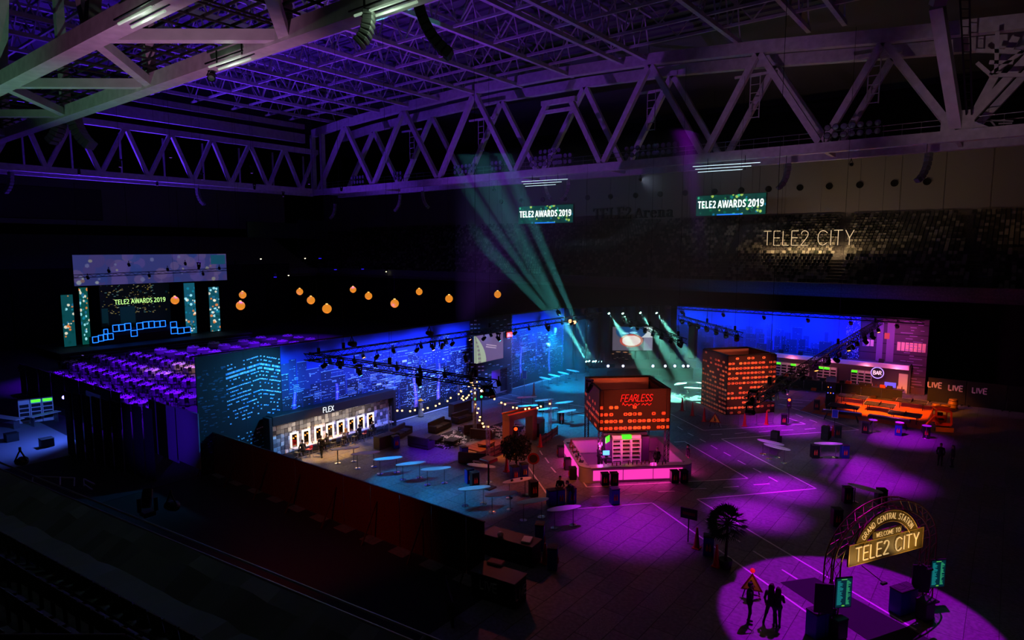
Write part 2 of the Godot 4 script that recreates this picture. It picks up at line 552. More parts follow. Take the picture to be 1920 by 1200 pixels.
func build_roof() -> void:
	struct("ceiling", MB.new().box(Vector3(45, 43.6, -50), Vector3(200, 0.5, 230)), M.deck)
	# ribs of the roof deck, in view above the opening
	var ribs := MB.new()
	for k in 33:
		ribs.box(Vector3(16.0 + k * 2.0, 43.25, -50), Vector3(0.25, 0.3, 110))
	var cl := get_node("ceiling")
	var rb := part(cl, "deck_rib", ribs, M.deck)
	rb.set_meta("kind", "stuff")
	# the long girder across the middle of the picture, two planes
	var bz := [-97.0, -82.3, -67.6, -53.5, -40.1, -27.4, -15.6, -4.7, 8.0, 20.0]
	var tz := [-89.0, -74.8, -60.5, -46.3, -34.0, -22.0, -10.8, 1.5, 14.0]
	var th := [37.0, 37.7, 38.2, 38.1, 37.6, 36.7, 35.6, 34.6, 34.0]
	for pl in 2:
		var x := 69.0 + pl * 6.0
		var o := thing("roof_girder", ["white steel roof girder with zigzag diagonals nearest the hanging screens", "twin roof girder parallel behind the front zigzag girder"][pl], "girder")
		part(o, "bottom_chord", MB.new().bar(Vector3(x, 26.1, 20), Vector3(x, 26.1, -99), 0.8, 0.95), M.painted_steel)
		for k in tz.size() - 1:
			part(o, "top_chord", MB.new().bar(Vector3(x, th[k], tz[k]), Vector3(x, th[k + 1], tz[k + 1]), 0.9, 1.2), M.painted_steel)
		part(o, "top_chord", MB.new().bar(Vector3(x, 36.2, -98), Vector3(x, th[0], tz[0]), 0.9, 1.2), M.painted_steel)
		for k in tz.size():
			for s in 2:
				var b := Vector3(x, 26.3, bz[k + s])
				var t := Vector3(x, th[k] - 0.4, tz[k])
				if k == 3 and pl == 0:       # here the diagonals stop at a cross frame
					t = b.lerp(t, 0.72)
				web(o, b, t, 0.62)
		if pl == 0:
			web(o, Vector3(x, 34.7, -43.9), Vector3(x, 34.7, -49.0), 0.6, "cross_beam")
			web(o, Vector3(x, 33.6, -44.4), Vector3(x, 33.6, -48.6), 0.4, "cross_beam")
			for z in [-98.2, -95.5]:
				web(o, Vector3(x, 26.3, z), Vector3(x, 36.0, z), 0.7, "post")
		shift(o, Vector3(x, 26, -40))
	# ties between its two planes, hung catwalk with light ladders
	var cw := thing("catwalk", "steel catwalk of slim rails along the underside of the zigzag girder", "catwalk")
	for z in bz:
		part(cw, "tie", MB.new().bar(Vector3(69, 26.0, z), Vector3(75, 26.0, z), 0.35, 0.35), M.painted_steel)
	var rails := MB.new()
	for y in [26.7, 27.3, 27.8]:
		rails.tube(Vector3(70.2, y, 15), Vector3(70.2, y, -97), 0.04, -1, 4)
	for k in 75:
		rails.tube(Vector3(70.2, 26.5, 15 - k * 1.5), Vector3(70.2, 27.8, 15 - k * 1.5), 0.03, -1, 4)
	part(cw, "handrail", rails, M.alu)
	for k in [1, 2, 4, 5, 6]:
		var lad := MB.new()
		var c := Vector3(71.5, 0, tz[k] - 1.0)
		for s in [-0.5, 0.5]:
			lad.tube(c + Vector3(0, 30.2, s), c + Vector3(0, 34.6, s), 0.06, -1, 4)
		for r in 6:
			lad.tube(c + Vector3(0, 30.3 + r * 0.85, -0.5), c + Vector3(0, 30.3 + r * 0.85, 0.5), 0.05, -1, 4)
		lad.bar(c + Vector3(0, 34.7, -2.2), c + Vector3(0, 34.7, 2.2), 0.25, 0.25)
		part(cw, "ladder", lad, M.painted_steel)
	# the girder over the banquet end
	var o2 := thing("roof_girder", "slim violet-lit roof girder over the banquet tables", "girder")
	var bpx := [[-20, 306], [87, 313], [189, 323], [279, 332], [362, 340], [433, 346], [503, 351], [564, 357]]
	var tpx := [[40, 215], [137, 227], [235, 240], [320, 252], [397, 262], [468, 272], [533, 280], [592, 287]]
	var bn := []
	var tn := []
	for k in 8:
		bn.append(Vector3(vz(bpx[k][0], bpx[k][1], -97).x, 26.2, -97))
		tn.append(Vector3(vz(tpx[k][0], tpx[k][1], -97).x, 32.9, -97))
	part(o2, "bottom_chord", MB.new().bar(Vector3(5, 26.2, -97), Vector3(67.5, 26.2, -97), 0.7, 0.8), M.painted_steel)
	part(o2, "top_chord", MB.new().bar(Vector3(5, 32.9, -97), Vector3(69, 32.9, -97), 0.7, 0.8), M.painted_steel)
	for k in 8:
		web(o2, bn[k], tn[k], 0.5)
		if k < 7:
			web(o2, tn[k], bn[k + 1], 0.5)
	part(o2, "eaves_beam", MB.new().bar(Vector3(15, 35.2, -98.5), Vector3(67.5, 35.2, -98.5), 0.6, 1.5), M.painted_steel)
	part(o2, "eaves_beam", MB.new().bar(Vector3(15, 37.2, -98.5), Vector3(67.5, 37.2, -98.5), 0.6, 0.8), M.painted_steel)
	shift(o2, Vector3(40, 26, -97))
	var o2b := thing("roof_girder", "far purple roof girder behind the banquet end girder", "girder")
	part(o2b, "bottom_chord", MB.new().bar(Vector3(5, 26.2, -103), Vector3(72, 26.2, -103), 0.6, 0.7), M.painted_steel)
	for k in 8:
		web(o2b, tn[k] + Vector3(1.5, 0, -6), tn[k] + Vector3(1.5, -6.5, -6), 0.22, "hanger")
	shift(o2b, Vector3(40, 26, -103))
	# the girder that passes close overhead: two bottom chords, level lacing between them, uprights
	var o3 := thing("roof_girder", "massive pale roof girder with two parallel chords and flat lacing", "girder")
	for x in [12.3, 17.8]:
		part(o3, "bottom_chord", MB.new().bar(Vector3(x, 26.1, 30), Vector3(x, 26.1, -99), 0.85, 0.8), M.painted_steel)
		part(o3, "top_chord", MB.new().bar(Vector3(x, 37.0, 30), Vector3(x, 37.0, -99), 0.85, 0.9), M.painted_steel)
	var zz := [-99.0, -84.0, -69.0, -55.0, -41.2, -27.2, -13.2, 0.8, 15.0]
	for k in zz.size():
		web(o3, Vector3(17.8, 26.1, zz[k]), Vector3(17.8, 37, zz[k]), 0.55, "post")
		if k + 1 < zz.size():
			var mid: float = (zz[k] + zz[k + 1]) * 0.5
			web(o3, Vector3(17.8, 26.1, zz[k]), Vector3(12.3, 26.1, mid), 0.5)
			web(o3, Vector3(12.3, 26.1, mid), Vector3(17.8, 26.1, zz[k + 1]), 0.5)
			web(o3, Vector3(12.3, 26.1, mid), Vector3(12.3, 37, mid - 4.0), 0.5)
			web(o3, Vector3(12.3, 26.1, mid), Vector3(12.3, 37, mid + 4.0), 0.5)
			var gr := MB.new()
			for j in 7:
				gr.bar(Vector3(13.0 + j * 0.72, 26.75, zz[k]), Vector3(13.0 + j * 0.72, 26.75, zz[k + 1]), 0.07, 0.12)
			for j in 9:
				gr.bar(Vector3(12.6, 26.62, zz[k] + j * 1.7), Vector3(17.5, 26.62, zz[k] + j * 1.7), 0.07, 0.09)
			part(o3, "walkway_grating", gr, M.charcoal)
	shift(o3, Vector3(15, 26, -40))
	# lattice beams from girder to girder under the deck, and the cross purlins
	var sec := [-93.0, -86.6, -80.0, -73.5, -67.0, -60.3, -53.0, -45.0, -37.4, -34.5, -24.2, -17.5, -14.3, -7.0]
	var zig := MB.new()
	for j in 16:
		var x0 := 14.0 + j * 3.5
		zig.bar(Vector3(x0, 0, 0), Vector3(x0 + 1.75, 4.6, 0), 0.13, 0.13)
		zig.bar(Vector3(x0 + 1.75, 4.6, 0), Vector3(x0 + 3.5, 0, 0), 0.13, 0.13)
	var chord := MB.new().bar(Vector3(12, 0, 0), Vector3(70, 0, 0), 0.42, 0.42).mesh()
	var thin := MB.new().bar(Vector3(12, 4.9, 0), Vector3(70, 4.9, 0), 0.3, 0.3).mesh()
	var zm := zig.mesh()
	for z in sec:
		var o := thing("lattice_beam", "violet-lit lattice beam hanging under the roof deck between the girders", "roof beam", Vector3(0, 37.7, z), 0.0, "lattice beams under the roof deck")
		piece(o, "bottom_chord", chord, M.painted_steel)
		piece(o, "top_chord", thin, M.painted_steel)
		var w := piece(o, "lacing", zm, M.painted_steel)
		w.set_meta("kind", "stuff")
	var px := [24.0, 30.0, 36.0, 42.0, 48.0, 54.2, 60.0, 64.4]
	for k in px.size():
		var o := thing("purlin", "slim cross purlin with wide bracing under the roof deck", "roof beam", Vector3(px[k], 37.9, -50), 0.0, "cross purlins under the roof deck")
		part(o, "chord", MB.new().bar(Vector3(0, 0, 46), Vector3(0, 0, -48), 0.22, 0.26), M.painted_steel)
		var br := MB.new()
		for j in 12:
			var z0 := 44.0 - j * 7.6
			br.bar(Vector3(0, 0.1, z0), Vector3(0, 4.4, z0 - 3.8), 0.12, 0.12)
			br.bar(Vector3(0, 4.4, z0 - 3.8), Vector3(0, 0.1, z0 - 7.6), 0.12, 0.12)
		part(o, "bracing", br, M.painted_steel)
	# raking post and braces where the cross girder lands
	var o4 := thing("roof_pylon", "raking purple-brown steel pylon standing on the girder node", "pylon")
	part(o4, "leg", MB.new().bar(vx(1793, 235, 69.0), vx(1757, 10, 60.0), 0.9, 0.9), M.painted_steel)
	part(o4, "leg", MB.new().bar(vx(1757, 10, 60.0), Vector3(56, 43, -3.6), 0.9, 0.9), M.painted_steel)
	part(o4, "brace", MB.new().bar(vx(1832, 205, 69.0), vx(1905, 70, 69.0), 0.6, 0.6), M.painted_steel)
	part(o4, "brace", MB.new().bar(vx(1815, 230, 69.0), vx(1880, 255, 69.0), 0.5, 0.5), M.painted_steel)
	part(o4, "gusset", MB.new().box(Vector3(69, 27.2, -4.7), Vector3(0.6, 2.0, 2.4)), M.painted_steel)
	var cab := MB.new()
	for k in 2:
		cab.bar(vx(1800 + k * 18, 0, 62.0), vx(1812 + k * 10, 215, 68.0), 0.12, 0.12)
	for k in 14:
		cab.bar(vx(1800, 0, 62.0).lerp(vx(1812, 215, 68.0), k / 14.0), vx(1818, 0, 62.0).lerp(vx(1822, 215, 68.0), k / 14.0), 0.06, 0.06)
	part(o4, "cable_ladder", cab, M.black_metal)
	shift(o4, Vector3(69, 26, -4.7))
	var o5 := thing("service_gantry", "pale lattice gantry with a glinting edge beside the raking pylon", "gantry")
	for l in [[1830, 95, 1920, 98], [1855, 117, 1900, 117], [1855, 141, 1920, 141], [1832, 118, 1857, 140], [1857, 140, 1920, 95], [1870, 60, 1868, 140]]:
		part(o5, "bar", MB.new().bar(vx(l[0], l[1], 66), vx(l[2], l[3], 66), 0.28, 0.28), M.painted_steel)
	for l in [[1857, 226, 1900, 227], [1857, 226, 1872, 243], [1872, 232, 1898, 231]]:
		part(o5, "rail", MB.new().bar(vx(l[0], l[1], 69), vx(l[2], l[3], 69), 0.12, 0.12), M.alu)
	shift(o5, Vector3(66, 32, -2))
	# flood lamps along the girder
	var lens := mat("flood_lens", Color(0.62, 0.62, 0.70), 0.15, 0.6)
	for b in [[670, 351, 5, 2], [745, 340, 3, 2], [870, 327, 6, 2], [930, 327, 3, 2], [1008, 318, 4, 2], [1030, 307, 5, 3], [1055, 312, 4, 2], [1200, 294, 6, 2], [1248, 290, 4, 2], [1580, 264, 5, 2], [1612, 262, 5, 2]]:
		var c := vx(b[0], b[1], 68.3)
		var o := thing("floodlight_bank", "bank of round floodlights standing on the zigzag girder's lower chord", "floodlights", Vector3(68.3, 26.6, c.z), 0.0, "floodlight banks on the long girder")
		var fr := MB.new()
		for j in b[3]:
			fr.bar(Vector3(0.3, 0.5 + j * 0.75, -b[2] * 0.36), Vector3(0.3, 0.5 + j * 0.75, b[2] * 0.36), 0.08, 0.08)
		for s in [-1, 1]:
			fr.bar(Vector3(0.3, 0, s * b[2] * 0.34), Vector3(0.3, b[3] * 0.75, s * b[2] * 0.34), 0.08, 0.08)
		part(o, "frame", fr, M.black_metal)
		for j in b[3]:
			for k in b[2]:
				var at := Vector3(0, 0.5 + j * 0.75, (k - (b[2] - 1) * 0.5) * 0.7)
				var lp := part(o, "floodlight", MB.new().lathe(at, [Vector2(0, 0.4), Vector2(0.18, 0.32), Vector2(0.3, 0.05), Vector2(0.3, 0.0)], 10, Basis(Vector3(0, 1, 0), Vector3(1, 0, 0), Vector3(0, 0, -1))), M.charcoal)
				part(lp, "lens", MB.new().lathe(at, [Vector2(0.27, 0.0), Vector2(0.0, -0.03)], 10, Basis(Vector3(0, 1, 0), Vector3(1, 0, 0), Vector3(0, 0, -1))), lens)
	# loudspeaker arrays
	var rt := Vector3(0.616, 0, 0.788)
	line_array(vx(776, -70, 22.0), 13, 0.5, 0.36, -rt, "long curved black loudspeaker array hanging before the roof beams", M.charcoal)
	line_array(g(692, 20, 25.6), 7, 0.42, 0.2, rt, "short grey loudspeaker array under the massive roof girder", mat("speaker_grey", Color(0.45, 0.47, 0.45), 0.6))
	line_array(vz(133, 188, -60), 10, 0.7, 0.4, -rt, "brown loudspeaker array curving below the massive girder's far end", M.speaker_grey)
	line_array(vz(112, 205, -60), 8, 0.6, 0.35, rt, "loudspeaker array seen side on next to the brown array", M.speaker_grey)
	for a in [[750, 365, 1], [792, 358, -1], [1022, 338, -1], [1066, 336, 1], [1478, 306, 1], [1742, 286, 1], [370, 352, -1], [20, 322, 1], [628, 382, 1]]:
		var c := vx(a[0], a[1], 69.0) if a[0] > 600 else vz(a[0], a[1], -97.0)
		line_array(c, 7, 0.42, 0.4, rt * a[2], "small hook-shaped loudspeaker array under a roof girder chord", M.speaker_grey, "hook-shaped loudspeaker arrays under the girders")
	# work lamps in slim frames under the massive girder
	var wl := glow("work_tube", Color(0.85, 1.0, 0.85), 0.35, Color(0.8, 0.8, 0.8))
	for a in [[430, 122, "lamp frame with two tubes clamped under the massive girder's lacing"], [265, 38, "lamp frame with two tubes on the massive girder's near chord"], [722, 22, "lamp frame with two tubes by the short loudspeaker array"]]:
		var c := g(a[0], a[1], 25.4)
		var o := thing("tube_lamp", a[2], "lamp", c)
		part(o, "frame", MB.new().bar(Vector3(0.3, 0.3, -1.8), Vector3(0.3, 0.3, 1.8), 0.06, 0.06).bar(Vector3(-0.3, 0.3, -1.8), Vector3(-0.3, 0.3, 1.8), 0.06, 0.06).bar(Vector3(0, 0.3, -1.2), Vector3(0, 0.9, -1.2), 0.05, 0.05).bar(Vector3(0, 0.3, 1.2), Vector3(0, 0.9, 1.2), 0.05, 0.05), M.black_metal)
		for s in [-0.25, 0.25]:
			part(o, "tube", MB.new().tube(Vector3(s, 0.1, -1.5), Vector3(s, 0.1, 1.5), 0.06, -1, 6), wl)
		omni(o, c + Vector3(0, -0.3, 0), Color(0.85, 1.0, 0.85), 0.7, 0.2)
	# glowing bars and lights standing in for beams caught along the long girder
	var st := glow("beam_line_glow", Color(0.82, 0.95, 1.0), 1.6)
	for a in [[1020, 341, "glowing white lines standing in for beam light caught on the girder above the nearer hung screen"], [1360, 312, "glowing white lines standing in for beam light caught on the girder above the farther hung screen"]]:
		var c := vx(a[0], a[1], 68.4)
		var o := thing("beam_light_line", a[2], "beam light line", c)
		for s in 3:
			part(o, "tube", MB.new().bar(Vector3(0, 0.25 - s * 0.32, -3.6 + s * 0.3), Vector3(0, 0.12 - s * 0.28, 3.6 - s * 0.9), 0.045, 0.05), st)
		part(o, "hanger", MB.new().bar(Vector3(0.2, -0.5, -2), Vector3(0.2, 1.0, -2), 0.06, 0.06).bar(Vector3(0.2, -0.5, 2), Vector3(0.2, 1.0, 2), 0.06, 0.06), M.black_metal)
		area(o, c + Vector3(-0.3, 0, 0), c + Vector3(-1.3, -0.3, 0), 7.0, 0.4, Color(0.7, 0.95, 1.0), 3.0)


func line_array(at: Vector3, n: int, w: float, h: float, fwd: Vector3, label: String, m: Material, group := "") -> void:   # boxes hung in a J
	var o := thing("line_array", label, "loudspeaker", at, face(fwd), group)
	var p := Vector3(0, 0, 0)
	part(o, "cable", MB.new().tube(Vector3(0, 0, -0.2), Vector3(0, h * 3.0, -0.2), 0.03, -1, 4), M.black_metal)
	for k in n:
		var a := deg_to_rad(-2.0 - 58.0 * pow(float(k) / n, 1.6))
		var d := Vector3(0, -cos(a), -sin(a) * -1.0)
		var b := Basis(Vector3.RIGHT, -a)
		var c := p + d * h * 0.5
		part(o, "cabinet", MB.new().cham(c, Vector3(w * 1.6, h * 0.92, w), 0.04, b), m)
		p += d * h


# ---------------------------------------------------------------- grandstands
func seat_mesh(which: int) -> ArrayMesh:
	var mb := MB.new()
	if which == 0:
		mb.cham(Vector3(0, 0.62, -0.02), Vector3(0.44, 0.42, 0.06), 0.02, Basis(Vector3.RIGHT, -0.15))
	elif which == 1:
		mb.cham(Vector3(0, 0.40, 0.17), Vector3(0.44, 0.07, 0.38), 0.02, Basis(Vector3.RIGHT, 0.1))
	else:
		mb.box(Vector3(0, 0.2, 0.06), Vector3(0.06, 0.4, 0.06))
	return mb.mesh()

func make_seat(label: String, group: String, m: Material) -> Node3D:
	var o := thing("stadium_seat", label, "seat", Vector3.ZERO, 0.0, group)
	piece(o, "backrest", seat_mesh(0), m)
	piece(o, "seat_pan", seat_mesh(1), m)
	piece(o, "bracket", seat_mesh(2), M.charcoal)
	return o

func build_stands() -> void:
	# far stand: ledge, rake, back wall
	var st := thing("grandstand", "far raked grandstand rising behind the bar wall to the panelled wall", "grandstand", Vector3(91, 11, -40))
	part(st, "parapet", MB.new().cham(Vector3(0, 0.2, -25), Vector3(0.5, 1.3, 178), 0.06), M.concrete)
	for k in 25:
		part(st, "step", MB.new().box(Vector3(0.9 + k * 0.92 + 0.46, -0.5 + k * 0.42, -25), Vector3(0.94, 1.0, 178)), M.concrete)
	struct("wall_far", MB.new().box(Vector3(115.6, 27.0, -70), Vector3(0.8, 12.0, 270)), M.cladding)
	var wf := get_node("wall_far")
	for k in 28:
		part(wf, "panel", MB.new().cham(Vector3(115.15, 26.6, 22 - k * 5.6), Vector3(0.12, 9.4, 5.5), 0.03), M.cladding)
	var vent := mat("vent_black", Color(0.02, 0.02, 0.02), 0.9)
	for px in [940, 978, 1018, 1060, 1102, 1145, 1192, 1238, 1285, 1340, 1390, 1441, 1500, 1555, 1612, 1677, 1738]:
		var p := vx(px, 378.0 - (px - 940) * 0.047, 115.05)
		part(wf, "air_nozzle", MB.new().lathe(Vector3(115.05, p.y, p.z), [Vector2(0.55, 0.12), Vector2(0.5, -0.25), Vector2(0.0, -0.1)], 12, Basis(Vector3(0, 1, 0), Vector3(1, 0, 0), Vector3(0, 0, -1))), vent)
	struct("wall_underfar", MB.new().box(Vector3(94, 5.2, -70), Vector3(0.6, 10.8, 270)), M.drape)
	struct("wall_back", MB.new().box(Vector3(130, 20, -50), Vector3(1, 48, 230)), M.drape)
	struct("wall_end", MB.new().box(Vector3(40, 20, -160), Vector3(190, 48, 1)), M.drape)
	struct("wall_near", MB.new().box(Vector3(-55, 20, -50), Vector3(1, 48, 230)), M.drape)
	struct("wall_side", MB.new().box(Vector3(40, 20, 52), Vector3(190, 48, 1)), M.drape)
	# stand behind the banquet stage, hung with black drapes
	var se := thing("grandstand", "dark grandstand behind the banquet stage, screened by black drapes", "grandstand", Vector3(40, 11, -128))
	part(se, "parapet", MB.new().cham(Vector3(-5, 0.2, 0), Vector3(110, 1.3, 0.5), 0.06), M.concrete)
	for k in 20:
		part(se, "step", MB.new().box(Vector3(-5, -0.5 + k * 0.42, -0.9 - k * 0.92), Vector3(110, 1.0, 0.94)), M.concrete)
	part(se, "back_wall", MB.new().box(Vector3(-5, 14.5, -20.5), Vector3(120, 9, 0.6)), M.cladding)
	for k in 16:
		part(se, "drape", MB.new().box(Vector3(-45 + k * 5.6, -4.5, 1.2 + (k % 2) * 0.2), Vector3(5.5, 13, 0.1)), M.drape)
	for a in [[462, 415, 558, 447], [558, 412, 615, 449]]:
		var p := vz(a[0], a[1], -124)
		var q := vz(a[2], a[3], -124)
		lone("dark_display", MB.new().cham((p + q) * 0.5, Vector3(q.x - p.x, p.y - q.y, 0.4), 0.05), mat("display_off", Color(0.10, 0.11, 0.16), 0.25), ["unlit wide display over the banquet end, longer of two", "unlit display over the banquet end, shorter of two"][int(a[0] > 500)], "display")
	var db := vz(80, 380, -124)
	lone("score_board", MB.new().cham(db, Vector3(17, 5.2, 0.6), 0.1), M.black, "large black switched-off scoreboard high over the banquet stage", "scoreboard")
	# seats of the far stand: the lit ones behind the wire letters one by one, the others together
	var tones := [Color(0.16, 0.17, 0.17), Color(0.34, 0.35, 0.34), Color(0.55, 0.56, 0.54), Color(0.10, 0.14, 0.11)]
	var sm := []
	for k in 4:
		sm.append(mat("seat_tone_%d" % k, tones[k], 0.5))
	var shape := MB.new()
	shape.tinted = true
	shape.box(Vector3(0, 0.62, -0.02), Vector3(0.44, 0.42, 0.06)).box(Vector3(0, 0.40, 0.17), Vector3(0.44, 0.07, 0.38))
	var proto := []
	var far := []
	var count := 0
	for r in 25:
		var y := 11.0 + r * 0.42
		var x := 91.0 + 1.2 + r * 0.92
		for s in 290:
			var z := 18.0 - s * 0.56
			if absf(fposmod(z + 3.0 + r * 0.12, 15.6) - 7.8) > 7.0 or (r > 10 and r < 13 and fposmod(z, 31.2) < 4.0):
				continue
			var t := Transform3D(Basis(Vector3.UP, -PI / 2), Vector3(x, y, z))
			if count < 190 and r > 12 and r < 21 and z < -16.5 and z > -31.5:
				var k := rng.randi() % 4
				if proto.size() < 4 and k >= proto.size():
					k = proto.size()
					proto.append(make_seat("folding stand seat lit by the glowing wire letters", "stand seats around the wire letters", sm[k]))
					proto[k].transform = t
				else:
					copy(proto[k], t.origin, -PI / 2)
				count += 1
			else:
				far.append(t)
	var mm := MultiMesh.new()
	mm.transform_format = MultiMesh.TRANSFORM_3D
	mm.use_colors = true
	mm.mesh = shape.mesh()
	mm.instance_count = far.size()
	for k in far.size():
		mm.set_instance_transform(k, far[k])
		mm.set_instance_color(k, tones[rng.randi() % 4].srgb_to_linear())
	var mi := MultiMeshInstance3D.new()
	mi.name = "seat_rows"
	mi.multimesh = mm
	var tint := mat("seat_plastic", Color.WHITE, 0.5)
	tint.vertex_color_use_as_albedo = true
	mi.material_override = tint
	add_child(mi)
	tag(mi, "endless dark rows of small folding seats on the far grandstand", "seats")
	mi.set_meta("kind", "stuff")
	# wire letters hung over the seats
	var sg := thing("wire_letter_sign", "glowing thin-line letters spelling a city name above the grandstand seats", "sign", Vector3(100, 16.6, -23.9), -PI / 2)
	var warm := glow("warm_line", Color(1.0, 0.86, 0.66), 0.9)
	letters(sg, "TELE2 CITY", 2.1, 0.045, warm, Transform3D(Basis(), Vector3(0, 1.25, 0)), 0.2, 12.2)
	part(sg, "base_rail", MB.new().bar(Vector3(-6.3, 0.1, 0), Vector3(6.3, 0.1, 0), 0.08, 0.08), M.black_metal)
	for s in [-6.2, -4.0, 4.6, 6.2]:
		part(sg, "hanger", MB.new().tube(Vector3(s, 0.1, 0), Vector3(s, -1.5, 0.3), 0.03, -1, 4), M.black_metal)
	for k in 4:
		omni(sg, Vector3(100.6, 16.7, -28.3 + k * 2.9), Color(1.0, 0.80, 0.55), 7.0, 0.3)
	# solid letters on the wall
	var wl := thing("wall_lettering", "large dark solid letters of the arena's name on the panelled wall", "lettering", Vector3(114.95, 22.4, -60), -PI / 2)
	var dk := mat("letter_dark", Color(0.015, 0.015, 0.018), 0.7)
	lettering(wl, "lettering", "TELE2", 2.3, 0.25, dk, Transform3D(Basis().scaled(Vector3(0.86, 1, 1)), Vector3(-4.3, 0.85, 0.1)), true, true)
	lettering(wl, "lettering", "Arena", 1.9, 0.25, dk, Transform3D(Basis(), Vector3(4.7, 0.75, 0.1)), true, true)
	# dim lamps added on the girder's catwalk in place of spill on the wall
	for a in [[-88.0, Color(0.55, 0.72, 0.90), 60.0], [-62.0, Color(0.62, 0.74, 0.90), 85.0], [-38.0, Color(0.75, 0.78, 0.85), 60.0], [-14.0, Color(0.95, 0.78, 0.62), 28.0], [6.0, Color(1.0, 0.72, 0.5), 26.0]]:
		lamp_at(Vector3(75.0, 25.0, a[0]), Vector3(115, 25.5, a[0] - 3.0), a[1], a[2], 24.0, "added lamp on the catwalk standing in for light spill on the panelled wall", "added lamps on the catwalk")
	# two hung screens
	var green := bokeh(160, 48, Color(0.0, 0.20, 0.17), [Color(0.0, 0.42, 0.30), Color(0.25, 0.75, 0.55), Color(0.75, 0.85, 0.35), Color(0.05, 0.45, 0.65), Color(0.0, 0.10, 0.12)], 60, 4)
	green.fill_rect(Rect2i(50, 45, 60, 3), Color(0.1, 0.45, 0.9))
	var gm := screen_mat("green_screen", green, 1.7)
	var wt := glow("white_letters", Color(0.92, 1.0, 0.97), 2.2)
	for a in [[972, 388, 1074, 417, 95.0, "hung green screen with white letters beside the dark wall letters"], [1306, 368, 1435, 401, 103.0, "hung green screen with white letters above the wire letter sign"]]:
		var p := vx(a[0], a[1], a[4])
		var q := vx(a[2], a[3], a[4])
		var c := (p + q) * 0.5
		var w: float = q.z - p.z
		var h: float = p.y - q.y
		var o := thing("hanging_screen", a[5], "screen", c, -PI / 2)
		part(o, "casing", MB.new().cham(Vector3(0, 0, -0.25), Vector3(w + 0.15, h + 0.15, 0.4), 0.05), M.black)
		var f := MB.new()
		f.quad(Vector3(-w / 2, -h / 2, 0), Vector3(w / 2, -h / 2, 0), Vector3(w / 2, h / 2, 0), Vector3(-w / 2, h / 2, 0), Vector3(0, 0, 1))
		part(o, "display", f, gm)
		lettering(o, "lettering", "TELE2 AWARDS 2019", h * 0.36, 0.02, wt, Transform3D(Basis().scaled(Vector3(w * 0.86 / (h * 0.36 * 12.1), 1, 1)), Vector3(0, h * 0.04, 0.05)))
		for s in [-0.4, 0.4]:
			part(o, "cable", MB.new().tube(Vector3(w * s, h / 2, -0.2), Vector3(w * s, h / 2 + 14, -0.2), 0.03, -1, 4), M.black_metal)
		area(o, c + Vector3(-0.3, 0, 0), c + Vector3(-2, -0.4, 0), w, h, Color(0.1, 0.8, 0.6), 8.0)


func bokeh(w: int, h: int, base: Color, dots: Array, n: int, r: int, on: Image = null) -> Image:
	var im := on if on else Image.create(w, h, false, Image.FORMAT_RGB8)
	if on == null:
		im.fill(base)
	for k in n:
		var c := Vector2(rng.randf() * w, rng.randf() * h)
		var rr := rng.randf_range(0.4, 1.0) * r
		var co: Color = dots[rng.randi() % dots.size()]
		for y in range(maxi(0, int(c.y - rr)), mini(h, int(c.y + rr) + 1)):
			for x in range(maxi(0, int(c.x - rr)), mini(w, int(c.x + rr) + 1)):
				if Vector2(x, y).distance_to(c) <= rr:
					im.set_pixel(x, y, im.get_pixel(x, y).lerp(co, 0.75))
	return im


# ---------------------------------------------------------------- printed city walls
func rows_of_windows(im: Image, r: Rect2i, step: Vector2i, win: Vector2i, lit: float, cols: Array) -> void:
	var y := r.position.y + 2
	while y < r.end.y - win.y:
		var run := rng.randf() < 0.35
		var on := rng.randf()
		var x := r.position.x + 2
		while x < r.end.x - win.x:
			if (run and on < lit) or rng.randf() < lit * 0.6:
				im.fill_rect(Rect2i(x, y, win.x, win.y), cols[rng.randi() % cols.size()])
			x += step.x
		y += step.y

